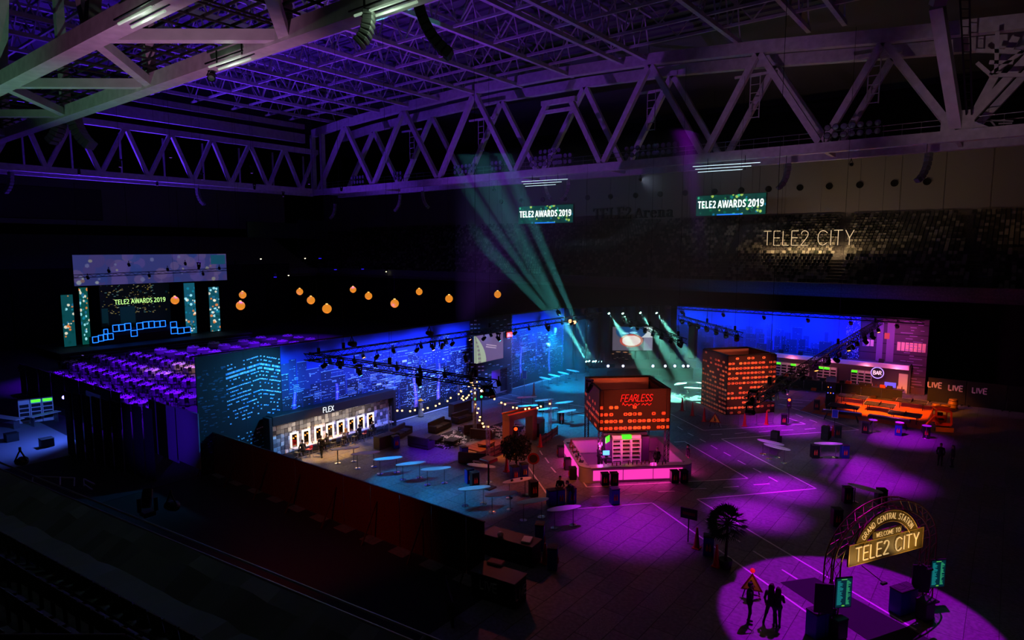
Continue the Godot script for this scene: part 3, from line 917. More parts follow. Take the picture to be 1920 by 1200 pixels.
func city_print_a() -> Image:
	var W := 2048
	var H := 384
	var k := W / 47.6
	var im := Image.create(W, H, false, Image.FORMAT_RGB8)
	im.fill(Color(0.10, 0.24, 0.80))
	var wins := [Color(0.80, 0.92, 1.0), Color(0.62, 0.82, 1.0), Color(0.90, 0.95, 1.0), Color(0.42, 0.66, 0.92)]
	var X := func(x: float) -> int: return int((x - 21.4) * k)
	# far skyline, then nearer blocks
	for layer in 3:
		var x: float = X.call(28.1)
		while x < W:
			var w := rng.randi_range(22, 70)
			var top := int(H * ([0.20, 0.34, 0.52][layer] + rng.randf_range(-0.08, 0.12)))
			var body := [Color(0.10, 0.19, 0.48), Color(0.07, 0.13, 0.32), Color(0.04, 0.07, 0.17)][layer] as Color
			im.fill_rect(Rect2i(int(x), top, w, H - top), body.lightened(rng.randf() * 0.06))
			var st := Vector2i(rng.randi_range(4, 9), rng.randi_range(6, 11))
			rows_of_windows(im, Rect2i(int(x), top, w, H - top), st, Vector2i(maxi(2, st.x - 2), 2), [0.22, 0.26, 0.34][layer] + rng.randf() * 0.2, wins)
			if rng.randf() < 0.5:
				im.fill_rect(Rect2i(int(x), top, w, 2), wins[1])
			x += w * rng.randf_range(0.75, 1.25)
	# streets glowing between the blocks
	for sx in [29.3, 33.3, 42.5, 45.8, 59.6, 65.5]:
		var cx: int = X.call(sx)
		for y in range(int(H * 0.45), H - 40):
			var w := 3 + int((y - H * 0.4) * 0.06)
			var xx := cx + int(sin(y * 0.03 + sx) * 6) - w / 2
			im.fill_rect(Rect2i(xx - 5, y, w + 10, 1), Color(0.30, 0.30, 0.72))
			if rng.randf() < 0.7:
				im.fill_rect(Rect2i(xx, y, w, 1), [Color(0.95, 0.62, 0.90), Color(0.75, 0.55, 0.98), Color(1.0, 0.80, 0.86)][rng.randi() % 3])
	# bright shop fronts and billboards
	for j in 150:
		var bx := rng.randi_range(X.call(28.6), W - 30)
		var by := rng.randi_range(int(H * 0.3), int(H * 0.8))
		var bw := rng.randi_range(5, 26)
		var bh := rng.randi_range(3, 9)
		im.fill_rect(Rect2i(bx, by, bw, bh), wins[rng.randi() % 3])
		if j % 3 == 0:
			im.fill_rect(Rect2i(bx + 2, by + 2, bw - 3, maxi(1, bh - 3)), Color(0.2, 0.4, 0.9))
	for j in 26:
		var bx := rng.randi_range(X.call(29.0), W - 60)
		var by := rng.randi_range(int(H * 0.35), int(H * 0.6))
		for q in 5:
			im.fill_rect(Rect2i(bx, by + q * 6, rng.randi_range(20, 54), 2), wins[rng.randi() % 4])
	# dark tree line and lit promenade at the foot
	var x2: int = X.call(28.1)
	while x2 < W:
		var w := rng.randi_range(14, 60)
		im.fill_rect(Rect2i(x2, H - rng.randi_range(24, 75), w, 80), Color(0.05, 0.07, 0.13))
		x2 += w
	for j in 260:
		im.fill_rect(Rect2i(rng.randi_range(X.call(29.0), W - 6), H - rng.randi_range(60, 110), rng.randi_range(2, 8), 2), wins[rng.randi() % 4])
	# tower filling the first panels
	var t0: int = X.call(28.1)
	im.fill_rect(Rect2i(0, 0, t0, H), Color(0.045, 0.075, 0.12))
	var corner: int = X.call(26.3)
	for row in 26:
		for x in range(X.call(23.6), t0 - 4, 6):
			var lean := int(absf(x - corner) * (0.16 if x < corner else 0.3))
			var y := 22 + row * 13 + lean
			if y > H - 5 or (row > 15 and row < 19):
				continue
			if rng.randf() < (0.94 if row in [2, 3, 6, 9] else 0.42):
				im.fill_rect(Rect2i(x, y, 6 if row in [2, 3] else 5 + rng.randi() % 2, 7 if row in [2, 3] else 4), wins[rng.randi() % 4])
	for j in 130:
		im.fill_rect(Rect2i(rng.randi_range(2, X.call(23.4)), rng.randi_range(40, H - 8), rng.randi_range(3, 16), rng.randi_range(2, 5)), Color(0.25, 0.42, 0.58).darkened(rng.randf() * 0.6))
	return im

func city_print_b() -> Image:
	var W := 1024
	var H := 290
	var im := Image.create(W, H, false, Image.FORMAT_RGB8)
	im.fill(Color(0.16, 0.30, 0.90))
	for layer in 3:
		var x := 0
		while x < 790:
			var w := rng.randi_range(14, 48)
			var top := int(H * ([0.34, 0.46, 0.62][layer] + rng.randf_range(-0.16, 0.12)))
			im.fill_rect(Rect2i(x, top, w, H - top), ([Color(0.10, 0.20, 0.58), Color(0.07, 0.14, 0.42), Color(0.04, 0.08, 0.27)][layer] as Color).lightened(rng.randf() * 0.05))
			rows_of_windows(im, Rect2i(x, top, w, H - top), Vector2i(5, 7), Vector2i(2, 2), 0.16, [Color(0.7, 0.85, 1.0), Color(0.45, 0.6, 0.95)])
			x += int(w * rng.randf_range(0.8, 1.7))
	for j in 150:      # a glittering tower edge
		im.fill_rect(Rect2i(rng.randi_range(738, 790), rng.randi_range(4, 200), 3, 3), Color(0.8, 0.85, 1.0))
	# brick block with lit flats
	im.fill_rect(Rect2i(790, 0, 234, H), Color(0.30, 0.18, 0.28))
	for j in 7:
		im.fill_rect(Rect2i(790, 20 + j * 40, 234, 4), Color(0.16, 0.09, 0.16))
	for a in [[800, 90, 22, 30], [850, 20, 22, 200], [885, 20, 26, 200]]:
		im.fill_rect(Rect2i(a[0], a[1], a[2], a[3]), Color(0.52, 0.34, 0.55))
	for a in [[812, 92, 30, 26], [920, 92, 100, 34]]:
		im.fill_rect(Rect2i(a[0], a[1], a[2], a[3]), Color(1.0, 0.80, 0.66))
		for j in range(0, a[2], 14):
			im.fill_rect(Rect2i(a[0] + j, a[1], 2, a[3]), Color(0.3, 0.16, 0.2))
	im.fill_rect(Rect2i(876, 60, 18, 24), Color(0.85, 0.50, 0.22))
	for j in 60:
		im.fill_rect(Rect2i(rng.randi_range(930, 1000), 10 + (rng.randi() % 24) * 11, rng.randi_range(8, 26), 2), Color(0.62, 0.48, 0.72))
	return im

func print_panel(p: Node, called: String, a: Vector3, b: Vector3, h: float, m: Material, u0 := 0.0, u1 := 1.0, thick := 0.08) -> MeshInstance3D:
	var x := (b - a).normalized()
	var nn := x.cross(Vector3.UP).normalized()
	var up := Vector3(0, h, 0)
	var mb := MB.new()
	mb.quad(a, b, b + up, a + up, nn, Vector2(u0, 1), Vector2(u1, 0))
	var e := Vector2(u0 + 0.001, 0.999)
	var bk := -nn * thick
	mb.quad(a + bk, b + bk, b + up + bk, a + up + bk, -nn, e, e)
	mb.quad(a, b, b + bk, a + bk, Vector3.DOWN, e, e)
	mb.quad(a + up, b + up, b + up + bk, a + up + bk, Vector3.UP, e, e)
	mb.quad(a, a + up, a + up + bk, a + bk, -x, e, e)
	mb.quad(b, b + up, b + up + bk, b + bk, x, e, e)
	return part(p, called, mb, m)

func build_backdrops() -> void:
	var ca := print_mat("city_print", city_print_a())
	var cb := print_mat("harbour_print", city_print_b())
	var wa := thing("printed_backdrop", "long fabric wall printed with a night city, lit blue", "backdrop", Vector3(21.4, 0, -45.2))
	var xs := [21.4, 25.0, 28.1, 34.0, 39.6, 45.2, 51.2, 57.4, 63.2, 69.0]
	for k in xs.size() - 1:
		if k < 0:
			print_panel(wa, "fabric_panel", Vector3(xs[k] + 0.01 - 21.4, 3.0, 0), Vector3(xs[k + 1] - 0.01 - 21.4, 3.0, 0), 5.7, cut(ca, "city_print_top", 5.7 / 8.7), (xs[k] - 21.4) / 47.6, (xs[k + 1] - 21.4) / 47.6)
		else:
			print_panel(wa, "fabric_panel", Vector3(xs[k] + 0.01 - 21.4, 0, 0), Vector3(xs[k + 1] - 0.01 - 21.4, 0, 0), 8.7, ca, (xs[k] - 21.4) / 47.6, (xs[k + 1] - 21.4) / 47.6)
	part(wa, "top_rail", MB.new().tube(Vector3(-0.2, 8.78, -0.05), Vector3(47.8, 8.78, -0.05), 0.06, -1, 6), M.rig_metal)
	part(wa, "skirting", MB.new().box(Vector3(17.4 + 15.1, 0.05, 0.05), Vector3(30.2, 0.1, 0.06)), M.white_paint)
	for k in 9:
		part(wa, "stay", MB.new().bar(Vector3(2 + k * 5.6, 0, -2.2), Vector3(2 + k * 5.6, 8, -0.1), 0.08, 0.08), M.rig_metal)
	# portal with printed windows, doorway, hung poster screen
	var wi := Image.create(256, 256, false, Image.FORMAT_RGB8)
	wi.fill(Color(0.08, 0.12, 0.17))
	for row in 21:
		for c in 16:
			if rng.randf() < (0.7 if c < 3 or c > 12 else 0.25):
				wi.fill_rect(Rect2i(c * 16 + 2, row * 12 + 3, 11, 4), [Color(0.8, 0.9, 1.0), Color(0.5, 0.65, 0.8), Color(0.9, 0.95, 1.0)][rng.randi() % 3])
	var pm := print_mat("tower_print", wi)
	var po := thing("portal", "printed tower block portal with an open doorway in the city wall", "portal", Vector3(54.2, 0, -44.4))
	print_panel(po, "side_panel", Vector3(-3.7, 0, -0.7), Vector3(-2.2, 0, 0.4), 8.9, pm, 0.0, 0.3)
	print_panel(po, "side_panel", Vector3(2.0, 0, 0.4), Vector3(3.6, 0, -0.7), 8.9, pm, 0.7, 1.0)
	print_panel(po, "lintel", Vector3(-2.2, 3.1, 0.4), Vector3(2.0, 3.1, 0.4), 5.8, pm, 0.3, 0.7)
	print_panel(po, "door_jamb", Vector3(-2.2, 0, 0.4), Vector3(-1.5, 0, 0.4), 3.1, pm, 0.3, 0.36)
	print_panel(po, "door_jamb", Vector3(1.3, 0, 0.4), Vector3(2.0, 0, 0.4), 3.1, pm, 0.6, 0.66)
	part(po, "passage_floor", MB.new().box(Vector3(-0.1, 0.01, -0.2), Vector3(2.8, 0.02, 1.2)), M.charcoal)
	part(po, "passage_curtain", MB.new().box(Vector3(-0.1, 1.55, -0.68), Vector3(2.8, 3.1, 0.06)), mat("pale_curtain", Color(0.72, 0.70, 0.78), 0.9))
	spot(po, Vector3(54.0, 2.9, -43.95), Vector3(54.1, 0.8, -45.0), Color(0.32, 0.10, 1.0), 2.6, 60.0)
	var pi := Image.create(128, 96, false, Image.FORMAT_RGB8)
	pi.fill(Color(0.52, 0.40, 0.62))
	for y in 96:      # a pale abstract sweep and two short lines
		var e := int(52.0 - pow((96.0 - y) / 96.0, 2.0) * 46.0)
		pi.fill_rect(Rect2i(0, y, e, 1), Color(0.80, 0.86, 0.74))
		pi.fill_rect(Rect2i(e / 3, y, e / 4, 1), Color(0.60, 0.55, 0.58) if int(y / 7) % 2 else Color(0.70, 0.78, 0.66))
	for j in 46:
		pi.fill_rect(Rect2i(52 + j, 36 + j / 4, 1, 3), Color(0.98, 0.85, 0.95))
		pi.fill_rect(Rect2i(50 + j, 43 + j / 4, 1, 3), Color(0.98, 0.85, 0.95))
	var ps := thing("poster_screen", "lit mauve screen hung on the portal with a pale sweep and two lines", "screen", vz(917, 651, -43.2))
	part(ps, "casing", MB.new().cham(Vector3(0, 0, -0.1), Vector3(4.9, 3.1, 0.14), 0.03), M.black)
	var f := MB.new()
	f.quad(Vector3(-2.38, -1.48, 0), Vector3(2.38, -1.48, 0), Vector3(2.38, 1.48, 0), Vector3(-2.38, 1.48, 0), Vector3(0, 0, 1))
	part(ps, "display", f, screen_mat("poster_glow", pi, 0.55))
	area(ps, ps.position + Vector3(0, 0, 0.2), ps.position + Vector3(0, -0.3, 2), 4.7, 2.9, Color(0.75, 0.65, 0.9), 1.2)
	# wall behind the bar
	var wb := thing("printed_backdrop", "hazy blue harbour print wall with a brick tower block at its end", "backdrop", Vector3(84, 0, -36.5))
	var zs := [0.0, 5.0, 10.0, 15.0, 20.0, 22.9, 29.6]
	for k in 6:
		print_panel(wb, "fabric_panel", Vector3(0, 0, zs[k] + 0.01), Vector3(0, 0, zs[k + 1] - 0.01), 8.45, cb, zs[k] / 29.6, zs[k + 1] / 29.6)
	part(wb, "top_rail", MB.new().tube(Vector3(0.05, 8.52, -0.2), Vector3(0.05, 8.52, 29.8), 0.06, -1, 6), M.rig_metal)
	# plain drape closing the corner behind the band, and the dark hoarding beyond the bar
	var dr := thing("corner_drape", "tall dark blue drape closing the corner behind the band stage", "drape", Vector3(76, 0, -44))
	for k in 9:
		var a := Vector3(-6.5 + k * 1.6, 0, -1.2 + k * 0.98)
		part(dr, "fold", MB.new().lathe(a, [Vector2(0.75, 0), Vector2(0.72, 8.6)], 8), mat("blue_drape", Color(0.13, 0.17, 0.26), 0.95))
	part(dr, "rail", MB.new().bar(Vector3(-7, 8.65, -1.4), Vector3(7.4, 8.65, 7.4), 0.1, 0.1), M.rig_metal)


func cut(m: StandardMaterial3D, key: String, share: float) -> StandardMaterial3D:   # the upper share of a print
	var c: StandardMaterial3D = m.duplicate()
	c.resource_name = key
	c.uv1_scale = Vector3(1, share, 1)
	M[key] = c
	return c


# ---------------------------------------------------------------- concert stage in the corner
func build_band_stage() -> void:
	var o0 := g(1202, 690, 1.5)
	o0.y = 0.0
	var rt := Vector3(0.616, 0, 0.788)
	var fw := Vector3(-0.788, 0, 0.616)
	var yaw := face(fw)
	var st := thing("concert_stage", "low black concert stage across the corner under the teal beams", "stage", o0, yaw)
	part(st, "deck", MB.new().cham(Vector3(0, 1.35, -3.0), Vector3(13.0, 0.3, 6.4), 0.03), M.charcoal)
	for k in 6:
		part(st, "fascia", MB.new().box(Vector3(-5.4 + k * 2.16, 0.6, 0.15), Vector3(2.13, 1.2, 0.06)), M.black)
	part(st, "step", MB.new().box(Vector3(1.4, 0.35, 0.9), Vector3(2.0, 0.7, 0.8)), M.charcoal)
	# screen over the band
	var at := func(px: float, py: float, back: float) -> Vector3: return vp(px, py, o0 - fw * back, rt)
	var p: Vector3 = at.call(1149, 613, 4.5)
	var q: Vector3 = at.call(1223, 657, 4.5)
	var c := (p + q) * 0.5
	var w := Vector2(q.x - p.x, q.z - p.z).length()
	var h := p.y - q.y
	var im := Image.create(128, 76, false, Image.FORMAT_RGB8)
	im.fill(Color(0.30, 0.30, 0.38))
	for y in 76:
		for x in 128:
			var d := Vector2((x - 60) / 30.0, (y - 44) / 17.0).length()
			var e := Vector2((x - 58) / 48.0, (y - 14) / 26.0).length()
			var col := Color(0.36, 0.33, 0.40) if x < 100 else Color(0.55, 0.55, 0.66)
			if x > 88 and y < 34:
				col = Color(0.85, 0.90, 0.92)
			if e < 1.0:
				col = Color(0.04, 0.28, 0.52)
			if d < 1.25:
				col = Color(0.80, 0.30, 0.24)
			if d < 1.0:
				col = Color(1.0, 0.92, 0.90)
			if Vector2((x - 40) / 12.0, (y - 20) / 3.0).length() < 1.0 or Vector2((x - 66) / 13.0, (y - 18) / 3.5).length() < 1.0:
				col = Color(0.55, 0.85, 1.0)
			im.set_pixel(x, y, col)
	var sc := thing("stage_screen", "bright video screen with a white glow over the band stage", "screen", c, yaw)
	part(sc, "casing", MB.new().cham(Vector3(0, 0, -0.15), Vector3(w + 0.1, h + 0.1, 0.2), 0.03), M.black)
	var f := MB.new()
	f.quad(Vector3(-w / 2, -h / 2, 0), Vector3(w / 2, -h / 2, 0), Vector3(w / 2, h / 2, 0), Vector3(-w / 2, h / 2, 0), Vector3(0, 0, 1))
	part(sc, "display", f, screen_mat("band_screen", im, 1.1))
	for s in [-0.45, 0.45]:
		part(sc, "cable", MB.new().tube(Vector3(w * s, h / 2, -0.1), Vector3(w * s, 8.7 - c.y, -0.1), 0.03, -1, 4), M.black_metal)
	area(sc, c + fw * 0.2, c + fw * 2.0, w, h, Color(0.9, 0.8, 0.85), 3.0)
	# drums and microphone stands
	var dk := thing("drum_kit", "drum kit with bright cymbals at the back of the concert stage", "drum kit", o0 - fw * 3.4 - rt * 2.0 + Vector3(0, 1.5, 0), yaw)
	var skin := mat("drum_skin", Color(0.85, 0.84, 0.80), 0.5)
	part(dk, "bass_drum", MB.new().tube(Vector3(0, 0.35, 0.3), Vector3(0, 0.35, -0.2), 0.35, -1, 14), M.charcoal)
	for a in [[-0.4, 0.75, 0.16], [0.35, 0.75, 0.16], [-0.75, 0.6, 0.2], [0.8, 0.5, 0.24]]:
		var dm := part(dk, "drum", MB.new().tube(Vector3(a[0], a[1] - 0.2, 0), Vector3(a[0], a[1], 0), a[2], -1, 12), M.charcoal)
		part(dm, "drum_head", MB.new().tube(Vector3(a[0], a[1], 0), Vector3(a[0], a[1] + 0.01, 0), a[2] * 0.96, -1, 12), skin)
	for a in [[-1.1, 1.25], [-0.3, 1.5], [0.6, 1.45], [1.25, 1.2]]:
		part(dk, "cymbal", MB.new().lathe(Vector3(a[0], a[1], -0.1), [Vector2(0.32, -0.03), Vector2(0.0, 0.03)], 12), mat("brass", Color(0.85, 0.68, 0.32), 0.25, 1.0))
		part(dk, "stand", MB.new().tube(Vector3(a[0], 0, -0.1), Vector3(a[0], a[1], -0.1), 0.02, -1, 4), M.chrome)
	for a in [[1.3, -1.2], [2.8, -1.5], [-4.4, -1.6], [4.6, -1.8]]:
		var ms := thing("microphone_stand", "slim chrome microphone stand on the concert stage floor", "mic stand", o0 + rt * a[0] + fw * a[1] + Vector3(0, 1.5, 0), yaw + a[0], "microphone stands on the concert stage")
		part(ms, "base", MB.new().tube(Vector3.ZERO, Vector3(0, 0.03, 0), 0.16, 0.14, 12), M.black_metal)
		part(ms, "pole", MB.new().tube(Vector3.ZERO, Vector3(0, 1.5, 0), 0.025, -1, 6), M.chrome)
		part(ms, "boom", MB.new().tube(Vector3(0, 1.5, 0), Vector3(0.5, 1.62, 0), 0.02, -1, 6), M.chrome)
		part(ms, "microphone", MB.new().ball(Vector3(0.52, 1.62, 0), 0.05, 8), M.black)
	for a in [[-4.9, 0.5], [-3.2, 0.5], [4.0, 0.4]]:
		lone("stage_monitor", MB.new().slab(PackedVector2Array([Vector2(-0.35, 0), Vector2(0.35, 0), Vector2(0.15, 0.4), Vector2(-0.35, 0.4)]), o0 + rt * a[0] - fw * a[1] * 1.6 + Vector3(0, 1.5, 0), fw, Vector3.UP, 0.6), M.black, "black wedge monitor loudspeaker on the concert stage edge", "monitor", "wedge monitors on the concert stage")
	# lamps along the stage front, glowing towards the hall
	for a in [[1140, 683, 0.9], [1168, 686, 0.7], [1224, 684, 1.0], [1247, 684, 0.8], [1265, 680, 0.9], [1281, 681, 0.7], [1290, 678, 0.6]]:
		var lp: Vector3 = at.call(a[0], a[1], -0.1)
		lp.y = 1.62
		var lm := thing("stage_floor_lamp", "small round glowing lamp on the concert stage front edge", "stage lamp", lp, yaw, "floor lamps on the concert stage edge")
		part(lm, "body", MB.new().tube(Vector3(0, 0.12, -0.2), Vector3(0, 0.16, 0.05), 0.12, 0.16, 10), M.black_metal)
		part(lm, "lens", MB.new().ball(Vector3(0, 0.17, 0.1), 0.12 + 0.05 * a[2], 10), glow("lamp_cool", Color(0.78, 0.82, 1.0), 6.0))
	# moving heads: one fan from the stage corner up to the roof, four down into the yard
	var teal := Color(0.36, 0.86, 0.80)
	var src: Vector3 = at.call(1120, 681, -0.2)
	var fan := [vx(890, 290, 51.0), vx(862, 335, 51.0), vx(930, 262, 52.0), vx(825, 372, 50.0), vz(1046, 622, -44.9), vz(1034, 648, -44.9)]
	for k in fan.size():
		var d: Vector3 = (fan[k] - src).normalized()
		moving_head(src + rt * (k - 3.0) * 0.42 - fw * 0.35 * (k % 2), fan[k], teal, [9000.0, 7000.0, 7000.0, 5000.0, 2200.0, 1800.0][k], [3.4, 1.6, 2.0, 2.4, 2.6, 2.4][k], "moving head lamp at the concert stage corner throwing a teal beam", "teal beam lamps at the stage corner", true, 0.25)
	for k in 4:
		var hp: Vector3 = at.call([1140, 1166, 1199, 1229][k], [585, 585, 584, 584][k], 1.5)
		var to: Vector3 = g([1248, 1264, 1310, 1345][k], [745, 742, 748, 742][k], 0.0)
		moving_head(hp, to, Color(0.50, 0.95, 0.78), 5200.0, 5.5, "moving head lamp over the concert stage throwing a pale green cone", "pale green cone lamps over the concert stage", false, 0.35)


func moving_head(at: Vector3, to: Vector3, c: Color, e: float, angle: float, label: String, group: String, standing := false, soft := 0.5, bright := 14.0) -> Node3D:
	var o := thing("moving_head_lamp", label, "stage lamp", at, 0.0, group)
	var d := (to - at).normalized()
	var up := 1.0 if standing else -1.0
	var b := Basis.looking_at(d, Vector3.UP if absf(d.y) < 0.98 else Vector3.RIGHT)
	part(o, "base", MB.new().cham(Vector3(0, -0.52 * up, 0), Vector3(0.4, 0.16, 0.4), 0.03), M.black_metal)
	var flat := Vector3(d.x, 0, d.z).normalized() if Vector2(d.x, d.z).length() > 0.01 else Vector3.RIGHT
	var sd := flat.cross(Vector3.UP)
	for s in [-0.25, 0.25]:
		part(o, "yoke_arm", MB.new().bar(sd * s + Vector3(0, -0.45 * up, 0), sd * s, 0.08, 0.1), M.black_metal)
	if not standing and at.y > 9.5:
		part(o, "hanging_cable", MB.new().tube(Vector3(0, 0.6, 0), Vector3(0, 43.3 - at.y, 0), 0.015, -1, 4), M.black_metal)
	part(o, "head", MB.new().lathe(Vector3.ZERO, [Vector2(0, -0.32), Vector2(0.14, -0.3), Vector2(0.17, 0.0), Vector2(0.15, 0.28)], 12, Basis(b.x, -b.z, b.y)), M.black_metal)
	var key := "lens_%s_%d" % [c.to_html(false), int(bright)]
	part(o, "lens", MB.new().lathe(Vector3.ZERO, [Vector2(0.14, 0.28), Vector2(0.0, 0.31)], 12, Basis(b.x, -b.z, b.y)), glow(key, c.lerp(Color.WHITE, 0.35), bright))
	spot(o, at + d * 0.34, to, c, e, angle, soft, 0.9 if at.y > 30.0 and soft > 0.5 else 0.1)
	return o


# ---------------------------------------------------------------- banquet hall behind the city wall
func build_banquet() -> void:
	var st := thing("banquet_stage", "wide dark banquet stage platform under the screens", "stage", Vector3(47, 0, -115))
	part(st, "deck", MB.new().cham(Vector3(0, 0.9, 0), Vector3(30, 0.3, 13), 0.04), M.charcoal)
	part(st, "fascia", MB.new().box(Vector3(0, 0.38, 6.4), Vector3(29.8, 0.76, 0.1)), M.black)
	part(st, "step", MB.new().box(Vector3(0, 0.45, 7.0), Vector3(28, 0.3, 1.0)).box(Vector3(0, 0.15, 7.8), Vector3(28, 0.3, 1.0)), mat("step_carpet", Color(0.14, 0.14, 0.2), 0.9))
	# tall screens either side and the main screen
	var cols := [Color(0.0, 0.13, 0.16), [Color(0.05, 0.45, 0.55), Color(0.65, 0.9, 0.95), Color(0.9, 0.45, 0.2), Color(0.1, 0.35, 0.5), Color(0.95, 0.85, 0.75), Color(0.0, 0.2, 0.2)]]
	var n := 0
	for a in [[34.6, 36.2, 1.1, 9.2, -115.0], [37.2, 38.4, 1.1, 10.2, -115.4], [53.4, 55.3, 1.2, 10.3, -115.4], [57.6, 59.5, 1.1, 9.3, -115.0]]:
		var im := bokeh(32, 160, [Color(0.02, 0.22, 0.24), Color(0.02, 0.24, 0.22), Color(0.05, 0.27, 0.34), Color(0.05, 0.25, 0.30)][n], cols[1], [26, 46, 60, 50][n], 5)
		var w: float = a[1] - a[0]
		var h: float = a[3] - a[2]
		var o := thing("column_screen", ["narrow column screen farthest from the lanterns", "narrow column screen next to the dark stage wing", "widest column screen with white light dots", "column screen nearest the hanging lanterns"][n], "screen", Vector3((a[0] + a[1]) * 0.5, 1.11, a[4]))
		part(o, "casing", MB.new().cham(Vector3(0, h / 2, -0.2), Vector3(w + 0.1, h + 0.1, 0.3), 0.03), M.black)
		var f := MB.new()
		f.quad(Vector3(-w / 2, 0.05, 0), Vector3(w / 2, 0.05, 0), Vector3(w / 2, h, 0), Vector3(-w / 2, h, 0), Vector3(0, 0, 1))
		part(o, "display", f, screen_mat("column_screen_%d" % n, im, 1.5))
		area(o, o.position + Vector3(0, h / 2, 0.3), o.position + Vector3(0, h / 2 - 1, 2), w, h, Color(0.2, 0.7, 0.8), 0.8)
		n += 1
	var mi := bokeh(160, 96, Color(0.01, 0.04, 0.06), [Color(0.02, 0.10, 0.14), Color(0.5, 0.42, 0.15), Color(0.02, 0.06, 0.08), Color(0.05, 0.2, 0.26)], 40, 3)
	for k in 170:
		mi.fill_rect(Rect2i(rng.randi_range(4, 120), rng.randi_range(2, 70), rng.randi_range(1, 5), 1), [Color(0.85, 0.72, 0.3), Color(0.9, 0.8, 0.55), Color(0.5, 0.75, 0.75)][rng.randi() % 3])
	mi.fill_rect(Rect2i(42, 52, 34, 40), Color(0.03, 0.16, 0.22))
	mi.fill_rect(Rect2i(2, 54, 14, 34), Color(0.03, 0.18, 0.22))
	var ms := thing("main_screen", "dark main stage screen with a pale green award title", "screen", Vector3(46.9, 3.3, -119.0))
	part(ms, "casing", MB.new().cham(Vector3(0, 3.5, -0.2), Vector3(11.3, 7.3, 0.3), 0.04), M.black)
	var f2 := MB.new()
	f2.quad(Vector3(-5.6, 0, 0), Vector3(5.6, 0, 0), Vector3(5.6, 7, 0), Vector3(-5.6, 7, 0), Vector3(0, 0, 1))
	part(ms, "display", f2, screen_mat("main_screen", mi, 0.5))
	lettering(ms, "lettering", "TELE2 AWARDS 2019", 0.8, 0.02, glow("lime_letters", Color(0.75, 1.0, 0.55), 1.6), Transform3D(Basis().scaled(Vector3(0.8, 1, 1)), Vector3(0.7, 4.0, 0.05)), false)
	area(ms, Vector3(46.9, 6.5, -118.6), Vector3(46.9, 6, -110), 11, 6, Color(0.2, 0.5, 0.5), 1.5)
	# header banner screen with its truss and lamps
	var bi := bokeh(256, 52, Color(0.20, 0.22, 0.46), [Color(0.30, 0.26, 0.52), Color(0.36, 0.30, 0.50), Color(0.17, 0.24, 0.50), Color(0.26, 0.22, 0.44)], 50, 14)
	bi = bokeh(256, 52, Color.BLACK, [Color(0.55, 0.55, 0.5), Color(0.62, 0.66, 0.66), Color(0.52, 0.40, 0.36), Color(0.4, 0.42, 0.6)], 20, 4, bi)
	bi.fill_rect(Rect2i(226, 2, 28, 18), Color(0.08, 0.30, 0.40))
	var bs := thing("header_screen", "long violet header screen hanging over the banquet stage", "screen", Vector3(47.6, 10.65, -112.0))
	part(bs, "casing", MB.new().cham(Vector3(0, 2.35, -0.2), Vector3(24.2, 4.8, 0.3), 0.04), M.black)
	var f3 := MB.new()
	f3.quad(Vector3(-12, 0, 0), Vector3(12, 0, 0), Vector3(12, 4.7, 0), Vector3(-12, 4.7, 0), Vector3(0, 0, 1))
	part(bs, "display", f3, screen_mat("header_screen", bi, 0.8))
	for s in [-11, -4, 4, 11]:
		part(bs, "cable", MB.new().tube(Vector3(s, 4.7, -0.2), Vector3(s, 15.5, -0.2), 0.03, -1, 4), M.black_metal)
	area(bs, Vector3(47.6, 13.0, -111.6), Vector3(47.6, 11, -105), 24, 4.6, Color(0.45, 0.42, 0.9), 3.5)
	var tr := box_truss("lighting truss crossing in front of the violet header screen", Vector3(34.5, 12.2, -109.5), Vector3(61, 12.7, -109.5), 0.45)
	tr.set_meta("group", "black lighting trusses")
	for k in 9:
		par_can(Vector3(36.5 + k * 2.9, 12.0 + (k % 3) * 0.9, -109.2), Vector3(40 + k * 2, 0, -100), "black can lamp silhouetted against the violet header screen", "can lamps before the header screen")
	# neon squares
	var blue := glow("neon_blue", Color(0.10, 0.42, 1.0), 2.6)
	for a in [[174, 643, 10, 12], [185, 640, 9, 12], [194, 638, 8, 12], [202, 637, 10, 12], [195, 627, 7, 10], [212, 622, 11, 13], [223, 621, 11, 13], [234, 619, 11, 13], [246, 631, 11, 12], [257, 618, 11, 13], [268, 616, 11, 13], [279, 615, 10, 13], [290, 614, 10, 12], [300, 613, 10, 12], [320, 614, 11, 11], [321, 626, 12, 12], [333, 626, 12, 12], [345, 624, 12, 11]]:
		var p := vz(a[0], a[1], -113)
		var q := vz(a[0] + a[2], a[1] - a[3], -113)
		var o := thing("neon_cube", "open cube frame of blue neon tubes on the banquet stage", "neon cube", p, 0.0, "blue neon cube frames on the banquet stage")
		var w := q.x - p.x
		var h := q.y - p.y
		for e in [[Vector3(0, 0, 0), Vector3(w, 0, 0)], [Vector3(w, 0, 0), Vector3(w, h, 0)], [Vector3(w, h, 0), Vector3(0, h, 0)], [Vector3(0, h, 0), Vector3(0, 0, 0)]]:
			part(o, "neon_tube", MB.new().tube(e[0], e[1], 0.055, -1, 5), blue)
		part(o, "block", MB.new().box(Vector3(w / 2, h / 2, -0.5), Vector3(w * 0.9, h * 0.9, 0.9)), M.black)
	lone("riser", MB.new().cham(Vector3(45.4, 1.78, -113.6), Vector3(15.4, 1.4, 1.2), 0.05).cham(Vector3(45.5, 2.6, -113.9), Vector3(9.5, 1.6, 0.8), 0.05), M.black, "black stepped riser carrying the blue neon cubes", "riser")
	area(self, Vector3(46, 3.0, -112.5), Vector3(46, 1.5, -105), 15, 1.5, Color(0.1, 0.4, 1.0), 1.2)
	# round tables in rows
	var cloth := mat("table_cloth", Color(0.66, 0.64, 0.70), 0.9)
	var seatm := mat("banquet_chair", Color(0.10, 0.10, 0.13), 0.8)
